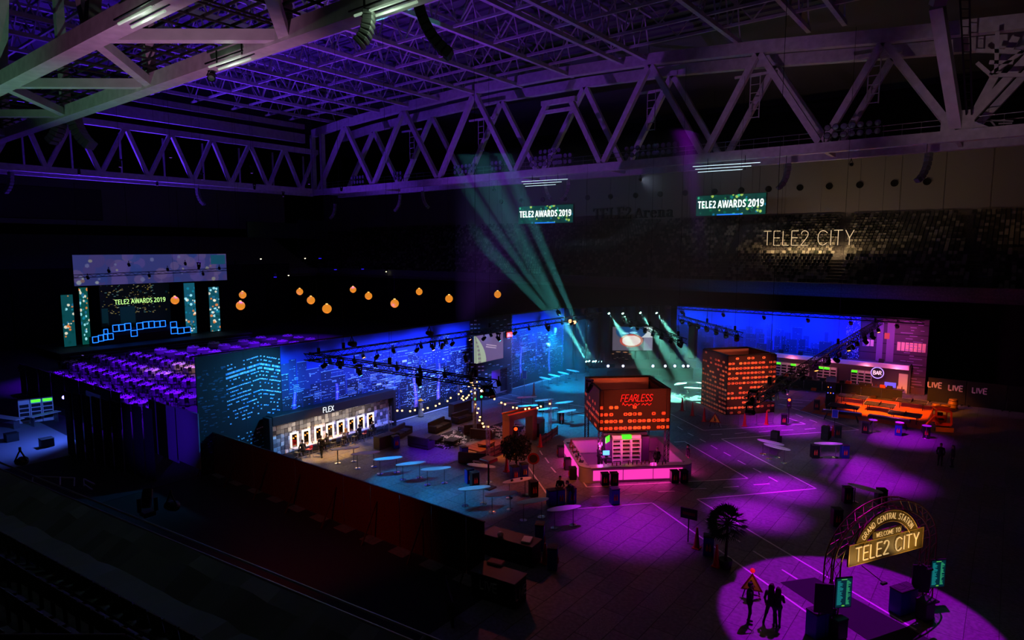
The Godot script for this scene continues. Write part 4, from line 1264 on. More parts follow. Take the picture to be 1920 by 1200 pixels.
	var gls := mat("glassware", Color(0.88, 0.86, 0.92), 0.15, 0.3)
	var tproto: Node3D = null
	var ck := MB.new()
	for k in 20:
		var a0 := TAU * k / 20
		var a1 := TAU * (k + 1) / 20
		var r0 := 0.94 + 0.05 * (k % 2)
		var r1 := 0.94 + 0.05 * ((k + 1) % 2)
		var d0 := Vector3(cos(a0), 0, sin(a0))
		var d1 := Vector3(cos(a1), 0, sin(a1))
		ck.tri(Vector3(0, 0.76, 0), d0 * 0.9 + Vector3(0, 0.76, 0), d1 * 0.9 + Vector3(0, 0.76, 0), Vector3.UP, Vector3.UP, Vector3.UP)
		ck.tri(d0 * 0.9 + Vector3(0, 0.76, 0), d1 * 0.9 + Vector3(0, 0.76, 0), d1 * r1 + Vector3(0, 0.1, 0), d0, d1, d1)
		ck.tri(d0 * 0.9 + Vector3(0, 0.76, 0), d1 * r1 + Vector3(0, 0.1, 0), d0 * r0 + Vector3(0, 0.1, 0), d0, d1, d0)
	var glass := MB.new()
	for k in 20:
		var a := TAU * k / 20
		var p := Vector3(cos(a), 0, sin(a)) * (0.62 if k % 2 else 0.72) + Vector3(0, 0.76, 0)
		glass.lathe(p, [Vector2(0.035, 0.0), Vector2(0.008, 0.01), Vector2(0.008, 0.09), Vector2(0.04, 0.13), Vector2(0.045, 0.22)], 6)
	var plates := MB.new()
	for k in 10:
		var a := TAU * (k + 0.5) / 10
		plates.lathe(Vector3(cos(a), 0, sin(a)) * 0.74 + Vector3(0, 0.765, 0), [Vector2(0.13, 0.02), Vector2(0.0, 0.01)], 8)
	var vase := MB.new().lathe(Vector3(0, 0.76, 0), [Vector2(0.1, 0), Vector2(0.06, 0.06), Vector2(0.12, 0.15)], 8)
	var flow := MB.new()
	for k in 14:
		flow.ball(Vector3(rng.randf_range(-0.2, 0.2), 0.93 + rng.randf_range(-0.03, 0.06), rng.randf_range(-0.2, 0.2)), 0.06, 6)
	var chair := MB.new().cham(Vector3(0, 0.46, 0), Vector3(0.42, 0.06, 0.42), 0.015).cham(Vector3(0, 0.75, 0.2), Vector3(0.42, 0.5, 0.04), 0.015)
	for s in [[-1, -1], [1, -1], [-1, 1], [1, 1]]:
		chair.bar(Vector3(s[0] * 0.18, 0, s[1] * 0.18), Vector3(s[0] * 0.18, 0.46, s[1] * 0.18), 0.03, 0.03)
	var chairs := chair.mesh()
	var shapes := [ck.mesh(), plates.mesh(), glass.mesh(), vase.mesh(), flow.mesh()]
	var flowers := mat("table_flowers", Color(0.75, 0.60, 0.80), 0.8)
	var made := 0
	for i in 10:
		for j in 13:
			var p := Vector3(27.0 + i * 4.2, 0, -62.6 - j * 3.4 - (1.7 if i % 2 else 0.0))
			if p.z < -104.5 or (i == 0 and p.z < -96) or (i > 2 and p.z > -63):
				continue
			var s := proj(p + Vector3(0, 0.8, 0))
			if s.x > 660 or s.x < 40:
				continue
			if s.x > 372 and s.y > 674.0 - (s.x - 365) * 0.145:
				continue
			if tproto == null:
				tproto = thing("banquet_table", "round banquet table laid with glasses and flowers under violet light", "table", p, 0.0, "round banquet tables behind the city wall")
				piece(tproto, "tablecloth", shapes[0], cloth)
				piece(tproto, "place_settings", shapes[1], gls).set_meta("kind", "stuff")
				piece(tproto, "wine_glasses", shapes[2], gls).set_meta("kind", "stuff")
				piece(tproto, "vase", shapes[3], M.chrome)
				piece(tproto, "flowers", shapes[4], flowers)
			else:
				copy(tproto, p, rng.randf() * TAU)
			if made < 37:
				for k in 8:
					var a := TAU * k / 8 + 0.2
					var cp := p + Vector3(sin(a), 0, cos(a)) * 1.25
					var c := MeshInstance3D.new()
					c.name = numbered("banquet_chair")
					c.mesh = chairs; c.material_override = seatm
					add_child(c)
					c.position = cp; c.rotation.y = a
					tag(c, "dark chair pushed up to a round banquet table", "chair", "chairs at the banquet tables")
			made += 1
	# lanterns
	var lm := glow("lantern_glow", Color(1.0, 0.60, 0.17), 0.75, Color(0.5, 0.3, 0.1))
	var lc := glow("lantern_cap", Color(1.0, 0.75, 0.4), 1.6)
	for a in [[455, 553], [451, 573], [562, 547], [583, 563], [613, 579], [662, 543], [691, 555], [740, 569], [786, 547], [842, 560], [933, 552], [328, 563]]:
		var c := g(a[0], a[1], 9.8)
		var o := thing("paper_lantern", "round glowing orange lantern hanging over the banquet hall", "lantern", c - Vector3(0, 0.5, 0), 0.0, "round orange lanterns over the banquet hall")
		part(o, "globe", MB.new().ball(Vector3(0, 0.5, 0), 0.5, 20), lm)
		part(o, "cap", MB.new().tube(Vector3(0, 0.93, 0), Vector3(0, 1.08, 0), 0.14, 0.12, 8), lc)
		part(o, "cord", MB.new().tube(Vector3(0, 1.08, 0), Vector3(0, 34.0, 0), 0.012, -1, 4), M.black_metal)
		omni(o, c - Vector3(0, 0.62, 0), Color(1.0, 0.45, 0.1), 0.6, 0.3)
	# violet wash from lamps hung over the tables, warm white pool in the middle
	for a in [[30, -66, 1.0], [30, -78, 1.0], [30, -90, 0.9], [42, -72, 0.9], [42, -84, 0.8], [42, -97, 0.8], [54, -78, 0.9], [54, -92, 0.8], [64, -84, 0.7], [64, -100, 0.6]]:
		moving_head(Vector3(a[0], 25.5, a[1]), Vector3(a[0], 0.8, a[1]), Color(0.40, 0.0, 1.0), 2300.0 * a[2], 24.0, "violet wash lamp hanging high over the banquet tables", "violet wash lamps over the banquet", false, 0.8, 0.6)
	moving_head(Vector3(40, 14, -82), Vector3(38.5, 0.8, -85), Color(1.0, 0.72, 0.52), 420.0, 22.0, "warm white lamp hanging over the middle banquet tables", "", false, 0.9, 3.0)
	for a in [[489, 485], [541, 516], [572, 484], [724, 509], [806, 506]]:
		var c := vz(a[0], a[1], -104.0)
		var o := thing("pin_spot", "tiny white pin spot hanging in the dark over the banquet hall", "spot lamp", c, 0.0, "pin spots over the banquet hall")
		part(o, "can", MB.new().tube(Vector3(0, 0.5, 0), Vector3(0, 0, 0), 0.12, 0.16, 8), M.black_metal)
		part(o, "cable", MB.new().tube(Vector3(0, 0.5, 0), Vector3(0, 43.3 - c.y, 0), 0.012, -1, 4), M.black_metal)
		part(o, "lens", MB.new().ball(Vector3(0, 0, 0), 0.14, 8), glow("pin_white", Color(1.0, 0.95, 0.75), 5.0))
	for a in [[516, 520], [629, 506], [680, 505], [788, 507], [973, 500], [600, 485]]:
		var c := vz(a[0], a[1], -104.0)
		var o := thing("blue_lamp", "small deep blue lamp glowing high over the banquet hall", "spot lamp", c, 0.0, "deep blue lamps over the banquet hall")
		part(o, "can", MB.new().tube(Vector3(0, 0.7, 0), Vector3(0, 0.1, 0), 0.2, 0.25, 8), M.black_metal)
		part(o, "cable", MB.new().tube(Vector3(0, 0.7, 0), Vector3(0, 43.3 - c.y, 0), 0.012, -1, 4), M.black_metal)
		part(o, "lens", MB.new().tube(Vector3(0, 0.1, 0), Vector3(0, 0, 0), 0.26, 0.26, 10), glow("pin_blue", Color(0.15, 0.08, 1.0), 1.8))


# ---------------------------------------------------------------- lamps and trusses
func par_can(at: Vector3, to: Vector3, label: String, group: String, lens: Material = null, size := 1.0) -> Node3D:
	var o := thing("can_lamp", label, "stage lamp", at, 0.0, group)
	var d := (to - at).normalized()
	var b := Basis.looking_at(d, Vector3.UP if absf(d.y) < 0.98 else Vector3.RIGHT)
	part(o, "can", MB.new().lathe(Vector3.ZERO, [Vector2(0, -0.3), Vector2(0.13, -0.26), Vector2(0.2, 0.05), Vector2(0.2, 0.25), Vector2(0.16, 0.2)], 10, Basis(b.x, -b.z, b.y).scaled(Vector3.ONE * size)), M.black_metal)
	part(o, "bracket", MB.new().bar(b.x * 0.24 * size, Vector3(0, 0.5, 0) * size, 0.04, 0.05).bar(b.x * -0.24 * size, Vector3(0, 0.5, 0) * size, 0.04, 0.05).tube(Vector3(0, 0.42, 0) * size, Vector3(0, 0.62, 0) * size, 0.05, -1, 6), M.black_metal)
	part(o, "lens", MB.new().lathe(Vector3.ZERO, [Vector2(0.17, 0.2), Vector2(0.0, 0.22)], 10, Basis(b.x, -b.z, b.y).scaled(Vector3.ONE * size)), lens if lens else mat("dead_lens", Color(0.15, 0.15, 0.18), 0.15, 0.5))
	return o

func box_truss(label: String, p: Vector3, q: Vector3, s: float, metal: Material = null) -> Node3D:
	var o := thing("lighting_truss", label, "truss", p, 0.0, "")
	var d := q - p
	var x := d.normalized()
	var z := x.cross(Vector3.UP).normalized()
	var y := z.cross(x)
	var m: Material = metal if metal else M.rig_metal
	for a in [[-1, -1], [1, -1], [-1, 1], [1, 1]]:
		var off: Vector3 = z * a[0] * s * 0.5 + y * a[1] * s * 0.5
		part(o, "chord", MB.new().tube(off, d + off, 0.04, -1, 5), m)
	var lace := MB.new()
	var n := int(d.length() / (s * 1.3))
	for k in n:
		var t0 := d * (float(k) / n)
		var t1 := d * (float(k + 1) / n)
		var up := k % 2 == 0
		for sd in [-1.0, 1.0]:
			lace.tube(t0 + z * sd * s * 0.5 + y * s * (0.5 if up else -0.5), t1 + z * sd * s * 0.5 + y * s * (-0.5 if up else 0.5), 0.02, -1, 4, false)
			lace.tube(t0 + y * sd * s * 0.5 + z * s * (0.5 if up else -0.5), t1 + y * sd * s * 0.5 + z * s * (-0.5 if up else 0.5), 0.02, -1, 4, false)
	part(o, "lacing", lace, m)
	return o

func lamp_at(at: Vector3, to: Vector3, c: Color, e: float, angle: float, label: String, group := "") -> void:   # a light with a small can lamp added as its housing
	var o := par_can(at, to, label, group, glow("lens_%s_dim" % c.to_html(false), c, 0.02))
	spot(o, at + (to - at).normalized() * 0.3, to, c, e, angle, 0.9, 0.1)


# ---------------------------------------------------------------- printed tower kiosks
func flats_print(rows: int, cols: int, first: int, dense: float) -> Image:
	var im := Image.create(cols * 20, rows * 22, false, Image.FORMAT_RGB8)
	im.fill(Color(0.15, 0.045, 0.04))
	for r in range(first, rows):
		var full := rng.randf() < dense
		for c in cols:
			if rng.randf() < (0.92 if full and r > first else 0.4):
				var x := c * 20 + rng.randi_range(0, 3)
				var y := r * 22 + 7
				var co: Color = [Color(1.0, 0.66, 0.40), Color(1.0, 0.74, 0.44), Color(0.95, 0.58, 0.40), Color(0.85, 0.50, 0.34)][rng.randi() % 4]
				im.fill_rect(Rect2i(x + 2, y, 13, 10), co)
				im.fill_rect(Rect2i(x, y + 2, 17, 6), co)
				if rng.randf() < 0.6:
					im.fill_rect(Rect2i(x + rng.randi_range(3, 8), y + 3, rng.randi_range(2, 6), 4), Color(0.3, 0.12, 0.08))
	return im

func waste_bin(at: Vector3, yaw: float, label: String, group := "", body: Material = null, h := 1.05, mark := Color(0.8, 0.25, 0.15)) -> Node3D:
	var o := thing("waste_bin", label, "bin", at, yaw, group)
	part(o, "body", MB.new().cham(Vector3(0, h * 0.5, 0), Vector3(0.55, h, 0.5), 0.03), body if body else M.black)
	part(o, "lid", MB.new().cham(Vector3(0, h + 0.03, 0), Vector3(0.58, 0.06, 0.53), 0.02), M.charcoal)
	part(o, "opening", MB.new().tube(Vector3(0, h + 0.055, 0), Vector3(0, h + 0.07, 0), 0.15, -1, 12), M.black)
	var b := MB.new()
	for k in 2:
		b.lathe(Vector3(-0.08 + k * 0.15, h * 0.3, 0.25), [Vector2(0.06, 0), Vector2(0.06, 0.22), Vector2(0.025, 0.3), Vector2(0.025, 0.4)], 8)
	part(o, "bottle_picture", b, mat("bin_mark_%s" % mark.to_html(false), mark, 0.6))
	return o

func build_kiosks() -> void:
	var c := Vector3(42.5, 0, -22.35)
	var fw := Vector3(-0.72, 0, 0.69).normalized()
	var rt := Vector3(-fw.z, 0, fw.x) * -1.0
	rt = Vector3.UP.cross(fw).normalized()
	var yaw := face(fw)
	var W := func(x: float, y: float, z: float) -> Vector3: return c + rt * x + fw * z + Vector3(0, y, 0)
	# the box overhead
	var bx := thing("tower_kiosk", "raised red box kiosk printed with lit flats over the pink bar", "kiosk", W.call(0.45, 0, -1.5), yaw)
	var pf := print_mat("flats_front", flats_print(6, 15, 2, 0.8))
	var pl := print_mat("flats_side", flats_print(6, 13, 2, 0.7))
	var hw := 2.7
	var hd := 2.5
	print_panel(bx, "printed_panel", Vector3(-hw, 2.9, hd), Vector3(hw, 2.9, hd), 3.15, pf)
	print_panel(bx, "printed_panel", Vector3(-hw, 2.9, -hd), Vector3(-hw, 2.9, hd), 3.15, pl)
	print_panel(bx, "printed_panel", Vector3(hw, 2.9, hd), Vector3(hw, 2.9, -hd), 3.15, pl)
	print_panel(bx, "printed_panel", Vector3(hw, 2.9, -hd), Vector3(-hw, 2.9, -hd), 3.15, pf)
	part(bx, "inner_lining", MB.new().box(Vector3(0, 4.5, -hd + 0.3), Vector3(5.0, 2.9, 0.04)), mat("lining", Color(0.55, 0.48, 0.48), 0.9))
	part(bx, "ceiling_panel", MB.new().box(Vector3(0, 3.0, 0), Vector3(5.2, 0.08, 4.8)), M.charcoal)
	for k in 4:
		var a := Vector3([-hw, hw, hw, -hw][k], 6.0, [hd, hd, -hd, -hd][k]) * Vector3(0.94, 1, 0.94)
		var b := Vector3([hw, hw, -hw, -hw][k], 6.0, [hd, -hd, -hd, hd][k]) * Vector3(0.94, 1, 0.94)
		var rim := MB.new().tube(a, b, 0.05, -1, 5).tube(a - Vector3(0, 0.3, 0), b - Vector3(0, 0.3, 0), 0.05, -1, 5)
		for j in 14:
			rim.tube(a.lerp(b, j / 14.0), a.lerp(b, (j + 1) / 14.0) - Vector3(0, 0.3, 0), 0.02, -1, 4, false)
		part(bx, "rim_truss", rim, M.rig_metal)
		var leg := MB.new()
		for s in [[-1, -1], [1, -1], [1, 1], [-1, 1]]:
			leg.tube(Vector3(a.x + s[0] * 0.14, 0, a.z + s[1] * 0.14), Vector3(a.x + s[0] * 0.14, 6.0, a.z + s[1] * 0.14), 0.03, -1, 5)
		for j in 16:
			var y0 := j * 0.37
			for s in [-1, 1]:
				leg.tube(Vector3(a.x - 0.14, y0, a.z + s * 0.14), Vector3(a.x + 0.14, y0 + 0.37, a.z + s * 0.14), 0.014, -1, 4, false)
				leg.tube(Vector3(a.x + s * 0.14, y0, a.z - 0.14), Vector3(a.x + s * 0.14, y0 + 0.37, a.z + 0.14), 0.014, -1, 4, false)
		part(bx, "truss_leg", leg, M.rig_metal)
	# neon title and script on the front
	var neon := glow("neon_red", Color(1.0, 0.10, 0.10), 1.6)
	var sg := thing("neon_title", "red neon title with a script line on the raised kiosk front", "neon sign", bx.position + fw * (hd + 0.1), yaw)
	letters(sg, "FEARLESS", 0.5, 0.022, neon, Transform3D(Basis(Vector3(1, 0, 0), Vector3(0.2, 1, 0), Vector3(0, 0, 1)), Vector3(0.1, 5.42, 0)), 0.16, 2.35)
	var sq := []
	for k in 80:
		var t := k / 79.0
		sq.append(Vector3(-1.0 + t * 2.2, 4.92 + 0.06 * sin(t * 46.0) + 0.02 * sin(t * 17.0) + (0.1 if k in [2, 3, 20, 50, 51] else 0.0), 0))
	part(sg, "script_line", MB.new().path(sq.slice(0, 48), 0.018, 4).path(sq.slice(53, 80), 0.018, 4), neon)
	# the bar round its foot: four runs, rounded corners, glowing panels
	var br := thing("pink_bar", "square island bar with glowing pink panels under the raised kiosk", "bar counter", c, yaw)
	var glowp := glow("pink_panel", Color(1.0, 0.22, 0.72), 0.95, Color(0.9, 0.8, 0.85))
	var white := mat("bar_white", Color(0.82, 0.80, 0.80), 0.4)
	var topm := mat("bar_top", Color(0.70, 0.66, 0.64), 0.3)
	var ex := 4.15
	var ez := 3.6
	for k in 4:
		var along: Vector3 = [Vector3(1, 0, 0), Vector3(0, 0, -1), Vector3(-1, 0, 0), Vector3(0, 0, 1)][k]
		var outw: Vector3 = [Vector3(0, 0, 1), Vector3(1, 0, 0), Vector3(0, 0, -1), Vector3(-1, 0, 0)][k]
		var half: float = (ex if k % 2 == 0 else ez) - 0.75
		var dist: float = ez if k % 2 == 0 else ex
		var b := Basis(along, Vector3.UP, along.cross(Vector3.UP))
		part(br, "counter_body", MB.new().box(outw * (dist - 0.3) + Vector3(0, 0.5, 0), Vector3(half * 2, 1.0, 0.5), b), white)
		part(br, "counter_top", MB.new().cham(outw * (dist - 0.32) + Vector3(0, 1.06, 0), Vector3(half * 2, 0.1, 0.72), 0.02, b), topm)
		for j in 3:
			part(br, "glowing_panel", MB.new().box(outw * (dist - 0.04) + along * (j - 1) * half * 0.64 + Vector3(0, 0.52, 0), Vector3(half * 0.62, 0.72, 0.03), b), glowp)
		area(br, c + Basis(Vector3.UP, yaw) * (outw * (dist + 0.05) + Vector3(0, 0.5, 0)), c + Basis(Vector3.UP, yaw) * (outw * (dist + 3) + Vector3(0, 0.1, 0)), half * 1.9, 0.7, Color(1.0, 0.2, 0.65), 5.0)
		var cn := along * half + outw * (dist - 0.75)
		var arc := PackedVector2Array()
		for s in 9:
			var a := PI / 2 * s / 8
			arc.append(Vector2(sin(a), cos(a)) * 0.72)
		for s in 9:
			var a := PI / 2 * (8 - s) / 8
			arc.append(Vector2(sin(a), cos(a)) * 0.25)
		part(br, "rounded_corner", MB.new().slab(arc, cn, along, outw, -1.0 if along.cross(outw).y < 0 else 1.0), white)
		part(br, "corner_top", MB.new().slab(arc, cn + Vector3(0, 1.01, 0), along, outw, -0.1 if along.cross(outw).y < 0 else 0.1), topm)
	part(br, "inner_floor", MB.new().box(Vector3(0, 0.02, 0), Vector3(5.8, 0.04, 5.2)), mat("inner_floor", Color(0.5, 0.42, 0.48), 0.5))
	omni(br, W.call(-2.0, 1.8, 0.6), Color(1.0, 0.25, 0.85), 11.0, 0.2)
	omni(br, W.call(2.2, 2.0, 0.4), Color(1.0, 0.2, 0.7), 2.0, 0.2)
	omni(br, W.call(0.0, 2.3, 1.6), Color(1.0, 0.5, 0.5), 0.9, 0.2)
	# back bar: shelf tower with fridges
	var sh := thing("back_bar", "white shelf tower with fridges and a green lit panel inside the island bar", "shelf unit", W.call(0.3, 0.04, -0.6), yaw)
	part(sh, "core", MB.new().box(Vector3(0, 1.1, -0.5), Vector3(3.4, 2.2, 0.6)), M.charcoal)
	for k in 3:
		var x := -0.75 + k * 0.75
		for s in [-0.35, 0.35]:
			part(sh, "upright", MB.new().box(Vector3(x + s, 0.9, 0), Vector3(0.05, 1.8, 0.4)), M.white_paint)
		for j in 6:
			part(sh, "shelf", MB.new().box(Vector3(x, 0.15 + j * 0.32, 0), Vector3(0.68, 0.04, 0.4)), M.white_paint)
		part(sh, "header", MB.new().box(Vector3(x, 1.95, 0), Vector3(0.72, 0.26, 0.3)), glow("green_header", Color(0.25, 1.0, 0.15), 1.3) if k == 1 else M.white_paint, "glowing green header" if k == 1 else "")
	for s in [-1.45, 1.45]:
		var fr := part(sh, "fridge", MB.new().cham(Vector3(s, 1.0, 0), Vector3(0.6, 2.0, 0.5), 0.03), M.black)
		part(fr, "fridge_door", MB.new().box(Vector3(s, 1.0, 0.26), Vector3(0.5, 1.7, 0.02)), mat("fridge_glass", Color(0.25, 0.1, 0.3), 0.1))
	for a in [[-1.4, 0.3, "tall green lit advertising panel leaning at the island bar's fridge"]]:
		var lp := thing("lit_advert", a[2], "light panel", W.call(-1.35, 2.05, 0.1), yaw + 0.9)
		part(lp, "panel", MB.new().cham(Vector3.ZERO, Vector3(0.7, 0.5, 0.05), 0.02), glow("green_panel", Color(0.25, 1.0, 0.15), 1.4))
		part(lp, "hanger", MB.new().tube(Vector3(0, 0.25, 0), Vector3(0, 0.9, 0), 0.02, -1, 4), M.black_metal)
	var till := thing("till_screen", "small bright blue-white till screen on the island bar", "screen", W.call(-1.75, 1.1, 1.3), yaw)
	part(till, "foot", MB.new().box(Vector3(0, 0.06, 0), Vector3(0.2, 0.12, 0.2)), M.black)
	part(till, "display", MB.new().cham(Vector3(0, 0.3, 0), Vector3(0.5, 0.34, 0.05), 0.02), glow("till_glow", Color(0.35, 0.6, 1.0), 2.5))
	var tilltable := thing("service_table", "small dark service table carrying the till inside the island bar", "table", W.call(-1.75, 0.04, 1.3), yaw)
	part(tilltable, "top", MB.new().cham(Vector3(0, 1.02, 0), Vector3(0.7, 0.06, 0.6), 0.02), M.charcoal)
	part(tilltable, "leg", MB.new().tube(Vector3(0, 0, 0), Vector3(0, 1.0, 0), 0.05, -1, 8), M.black_metal)
	# bottles, glasses and trays on the counters
	var bottle := MB.new().lathe(Vector3.ZERO, [Vector2(0, 0), Vector2(0.04, 0), Vector2(0.04, 0.18), Vector2(0.015, 0.24), Vector2(0.015, 0.3), Vector2(0, 0.3)], 8).mesh()
	var tumbler := MB.new().lathe(Vector3.ZERO, [Vector2(0.03, 0), Vector2(0.04, 0.12), Vector2(0.034, 0.12), Vector2(0.026, 0.01)], 8).mesh()
	var bm := [mat("bottle_amber", Color(0.45, 0.2, 0.06), 0.1), mat("bottle_green", Color(0.1, 0.35, 0.12), 0.1), mat("tumbler", Color(0.85, 0.85, 0.88), 0.1)]
	for k in 40:
		var p: Vector3
		if k < 24:
			p = W.call(-3.85 + rng.randf_range(-0.22, 0.22), 1.11, -2.4 + k * 0.2)
		else:
			p = W.call(-2.4 + (k - 24) * 0.3, 1.11, 3.3 + rng.randf_range(-0.15, 0.15))
		var kind := rng.randi() % 3
		var o := MeshInstance3D.new()
		o.name = numbered("glass" if kind == 2 else "bottle")
		o.mesh = tumbler if kind == 2 else bottle
		o.material_override = bm[kind]
		add_child(o)
		o.position = p
		tag(o, ["amber bottle standing on the island bar's counter", "green bottle standing on the island bar's counter", "clear tumbler standing on the island bar's counter"][kind], "glass" if kind == 2 else "bottle", ["amber bottles on the island bar", "green bottles on the island bar", "tumblers on the island bar"][kind])
	for k in 5:
		lone("serving_tray", MB.new().cham(W.call(-3.8, 1.125, -2.2 + k * 1.1), Vector3(0.5, 0.03, 0.34), 0.01, Basis(Vector3.UP, yaw + 0.3 * k)), M.charcoal, "dark serving tray on the island bar's long counter", "tray", "serving trays on the island bar")
	# bins against the bar
	var bins := [[-2.5, 3.95], [-1.85, 3.95], [2.5, 3.95], [3.15, 3.95], [-4.5, 0.6], [-4.5, 2.6], [-4.5, -2.3]]
	for k in bins.size():
		var a = bins[k]
		waste_bin(W.call(a[0], 0, a[1]), yaw if k < 4 else yaw - PI / 2, "black bin with a red bottle picture against the pink bar", "black bins round the pink bar", null, 0.8)
	# red lamps that light the box
	moving_head(Vector3(35.6, 7.3, -11.0), W.call(0.7, 4.5, 1.0), Color(1.0, 0.40, 0.22), 250.0, 15.0, "red lamp at the near truss end aimed at the raised kiosk's front", "", false, 0.6, 1.0)
	moving_head(Vector3(30.0, 7.3, -25.4), W.call(-2.0, 4.4, -1.0), Color(1.0, 0.40, 0.22), 105.0, 15.0, "red lamp at the crossing truss end aimed at the raised kiosk's side", "", false, 0.7, 1.0)
	omni(bx, W.call(0.4, 4.6, -1.2), Color(1.0, 0.4, 0.33), 1.6, 0.3)
	# second tower standing on the floor
	var b0 := Vector3(61.53, 0, -21.33)
	var e := Vector3(0.78, 0, 0.63).normalized()
	var aw := Vector3(0.63, 0, -0.78).normalized()
	var tw := thing("printed_tower", "square tower printed with rows of lit flats inside the barriers", "tower", b0 + e * 2.7 + aw * 2.4, face(-aw))
	var p2 := print_mat("tower_front", flats_print(12, 13, 0, 0.62))
	var p3 := print_mat("tower_side", flats_print(13, 10, 0, 0.5))
	print_panel(tw, "printed_panel", Vector3(-2.7, 0, 2.4), Vector3(2.7, 0, 2.4), 5.9, p2)
	print_panel(tw, "printed_panel", Vector3(-2.7, 0, -2.4), Vector3(-2.7, 0, 2.4), 5.9, p3)
	print_panel(tw, "printed_panel", Vector3(2.7, 0, 2.4), Vector3(2.7, 0, -2.4), 5.9, p3)
	print_panel(tw, "printed_panel", Vector3(2.7, 0, -2.4), Vector3(-2.7, 0, -2.4), 5.9, p2)
	part(tw, "inner_lining", MB.new().box(Vector3(0, 4.4, -2.1), Vector3(5.0, 2.8, 0.04)), M.lining)
	for k in 4:
		var a := Vector3([-2.55, 2.55, 2.55, -2.55][k], 5.9, [2.25, 2.25, -2.25, -2.25][k])
		var b := Vector3([2.55, 2.55, -2.55, -2.55][k], 5.9, [2.25, -2.25, -2.25, 2.25][k])
		part(tw, "rim_rail", MB.new().bar(a, b, 0.22, 0.16), M.rig_metal)
		part(tw, "post", MB.new().tube(Vector3(a.x, 0, a.z), a, 0.1, -1, 6), M.rig_metal)
	moving_head(Vector3(54.5, 7.3, -11.1), tw.position + Vector3(-0.5, 3.0, 0.4), Color(1.0, 0.50, 0.28), 220.0, 17.0, "red lamp on the table tennis truss aimed at the printed tower", "", false, 0.7, 1.0)
	moving_head(Vector3(58.4, 7.0, -25.0), tw.position + Vector3(-1.5, 3.0, -1.6), Color(1.0, 0.45, 0.30), 16.0, 34.0, "red lamp on the slanting truss aimed at the printed tower's shaded side", "", false, 0.8, 1.0)
	omni(tw, tw.position + Vector3(0, 4.6, 0), Color(1.0, 0.42, 0.3), 2.0, 0.3)
	# crowd barriers and cones
	var barrier := func(p: Vector3, q: Vector3, label: String) -> void:
		var o := thing("crowd_barrier", label, "barrier", p, 0.0, "crowd barriers round the printed tower")
		var d := q - p
		part(o, "frame", MB.new().tube(Vector3(0, 1.05, 0), d + Vector3(0, 1.05, 0), 0.03, -1, 6).tube(Vector3(0, 0.2, 0), d + Vector3(0, 0.2, 0), 0.025, -1, 6).tube(Vector3.ZERO, Vector3(0, 1.05, 0), 0.03, -1, 6).tube(d, d + Vector3(0, 1.05, 0), 0.03, -1, 6), M.alu)
		for j in range(1, 14):
			part(o, "bar", MB.new().tube(d * (j / 14.0) + Vector3(0, 0.2, 0), d * (j / 14.0) + Vector3(0, 1.05, 0), 0.012, -1, 4), M.alu)
		part(o, "foot", MB.new().box(Vector3(0, 0.02, 0), Vector3(0.5, 0.04, 0.06), Basis(Vector3.UP, face(d))), M.alu)
		part(o, "foot", MB.new().box(d + Vector3(0, 0.02, 0), Vector3(0.5, 0.04, 0.06), Basis(Vector3.UP, face(d))), M.alu)
	var bl := [g(1286, 770), g(1303, 779), g(1325, 788), g(1350, 800), g(1384, 799), g(1418, 797), g(1450, 794)]
	for k in bl.size() - 1:
		barrier.call(bl[k] + Vector3(0.03, 0, 0.03), bl[k + 1] - Vector3(0.03, 0, 0.03), "steel crowd barrier standing round the foot of the printed tower")
	for a in [[1279, 770], [1298, 779], [1320, 790], [1396, 799], [1437, 796]]:
		cone(g(a[0], a[1]), "tall red traffic cone in front of the tower's crowd barriers", "cones before the printed tower", 1.35)


func cone(at: Vector3, label: String, group := "", h := 1.0) -> Node3D:
	var o := thing("traffic_cone", label, "cone", at, 0.0, group)
	part(o, "base", MB.new().cham(Vector3(0, 0.03, 0), Vector3(0.42, 0.06, 0.42), 0.015), M.red_plastic)
	part(o, "body", MB.new().lathe(Vector3(0, 0.06, 0), [Vector2(0.17, 0), Vector2(0.05, h * 0.94), Vector2(0.0, h * 0.95)], 12), M.red_plastic)
	return o

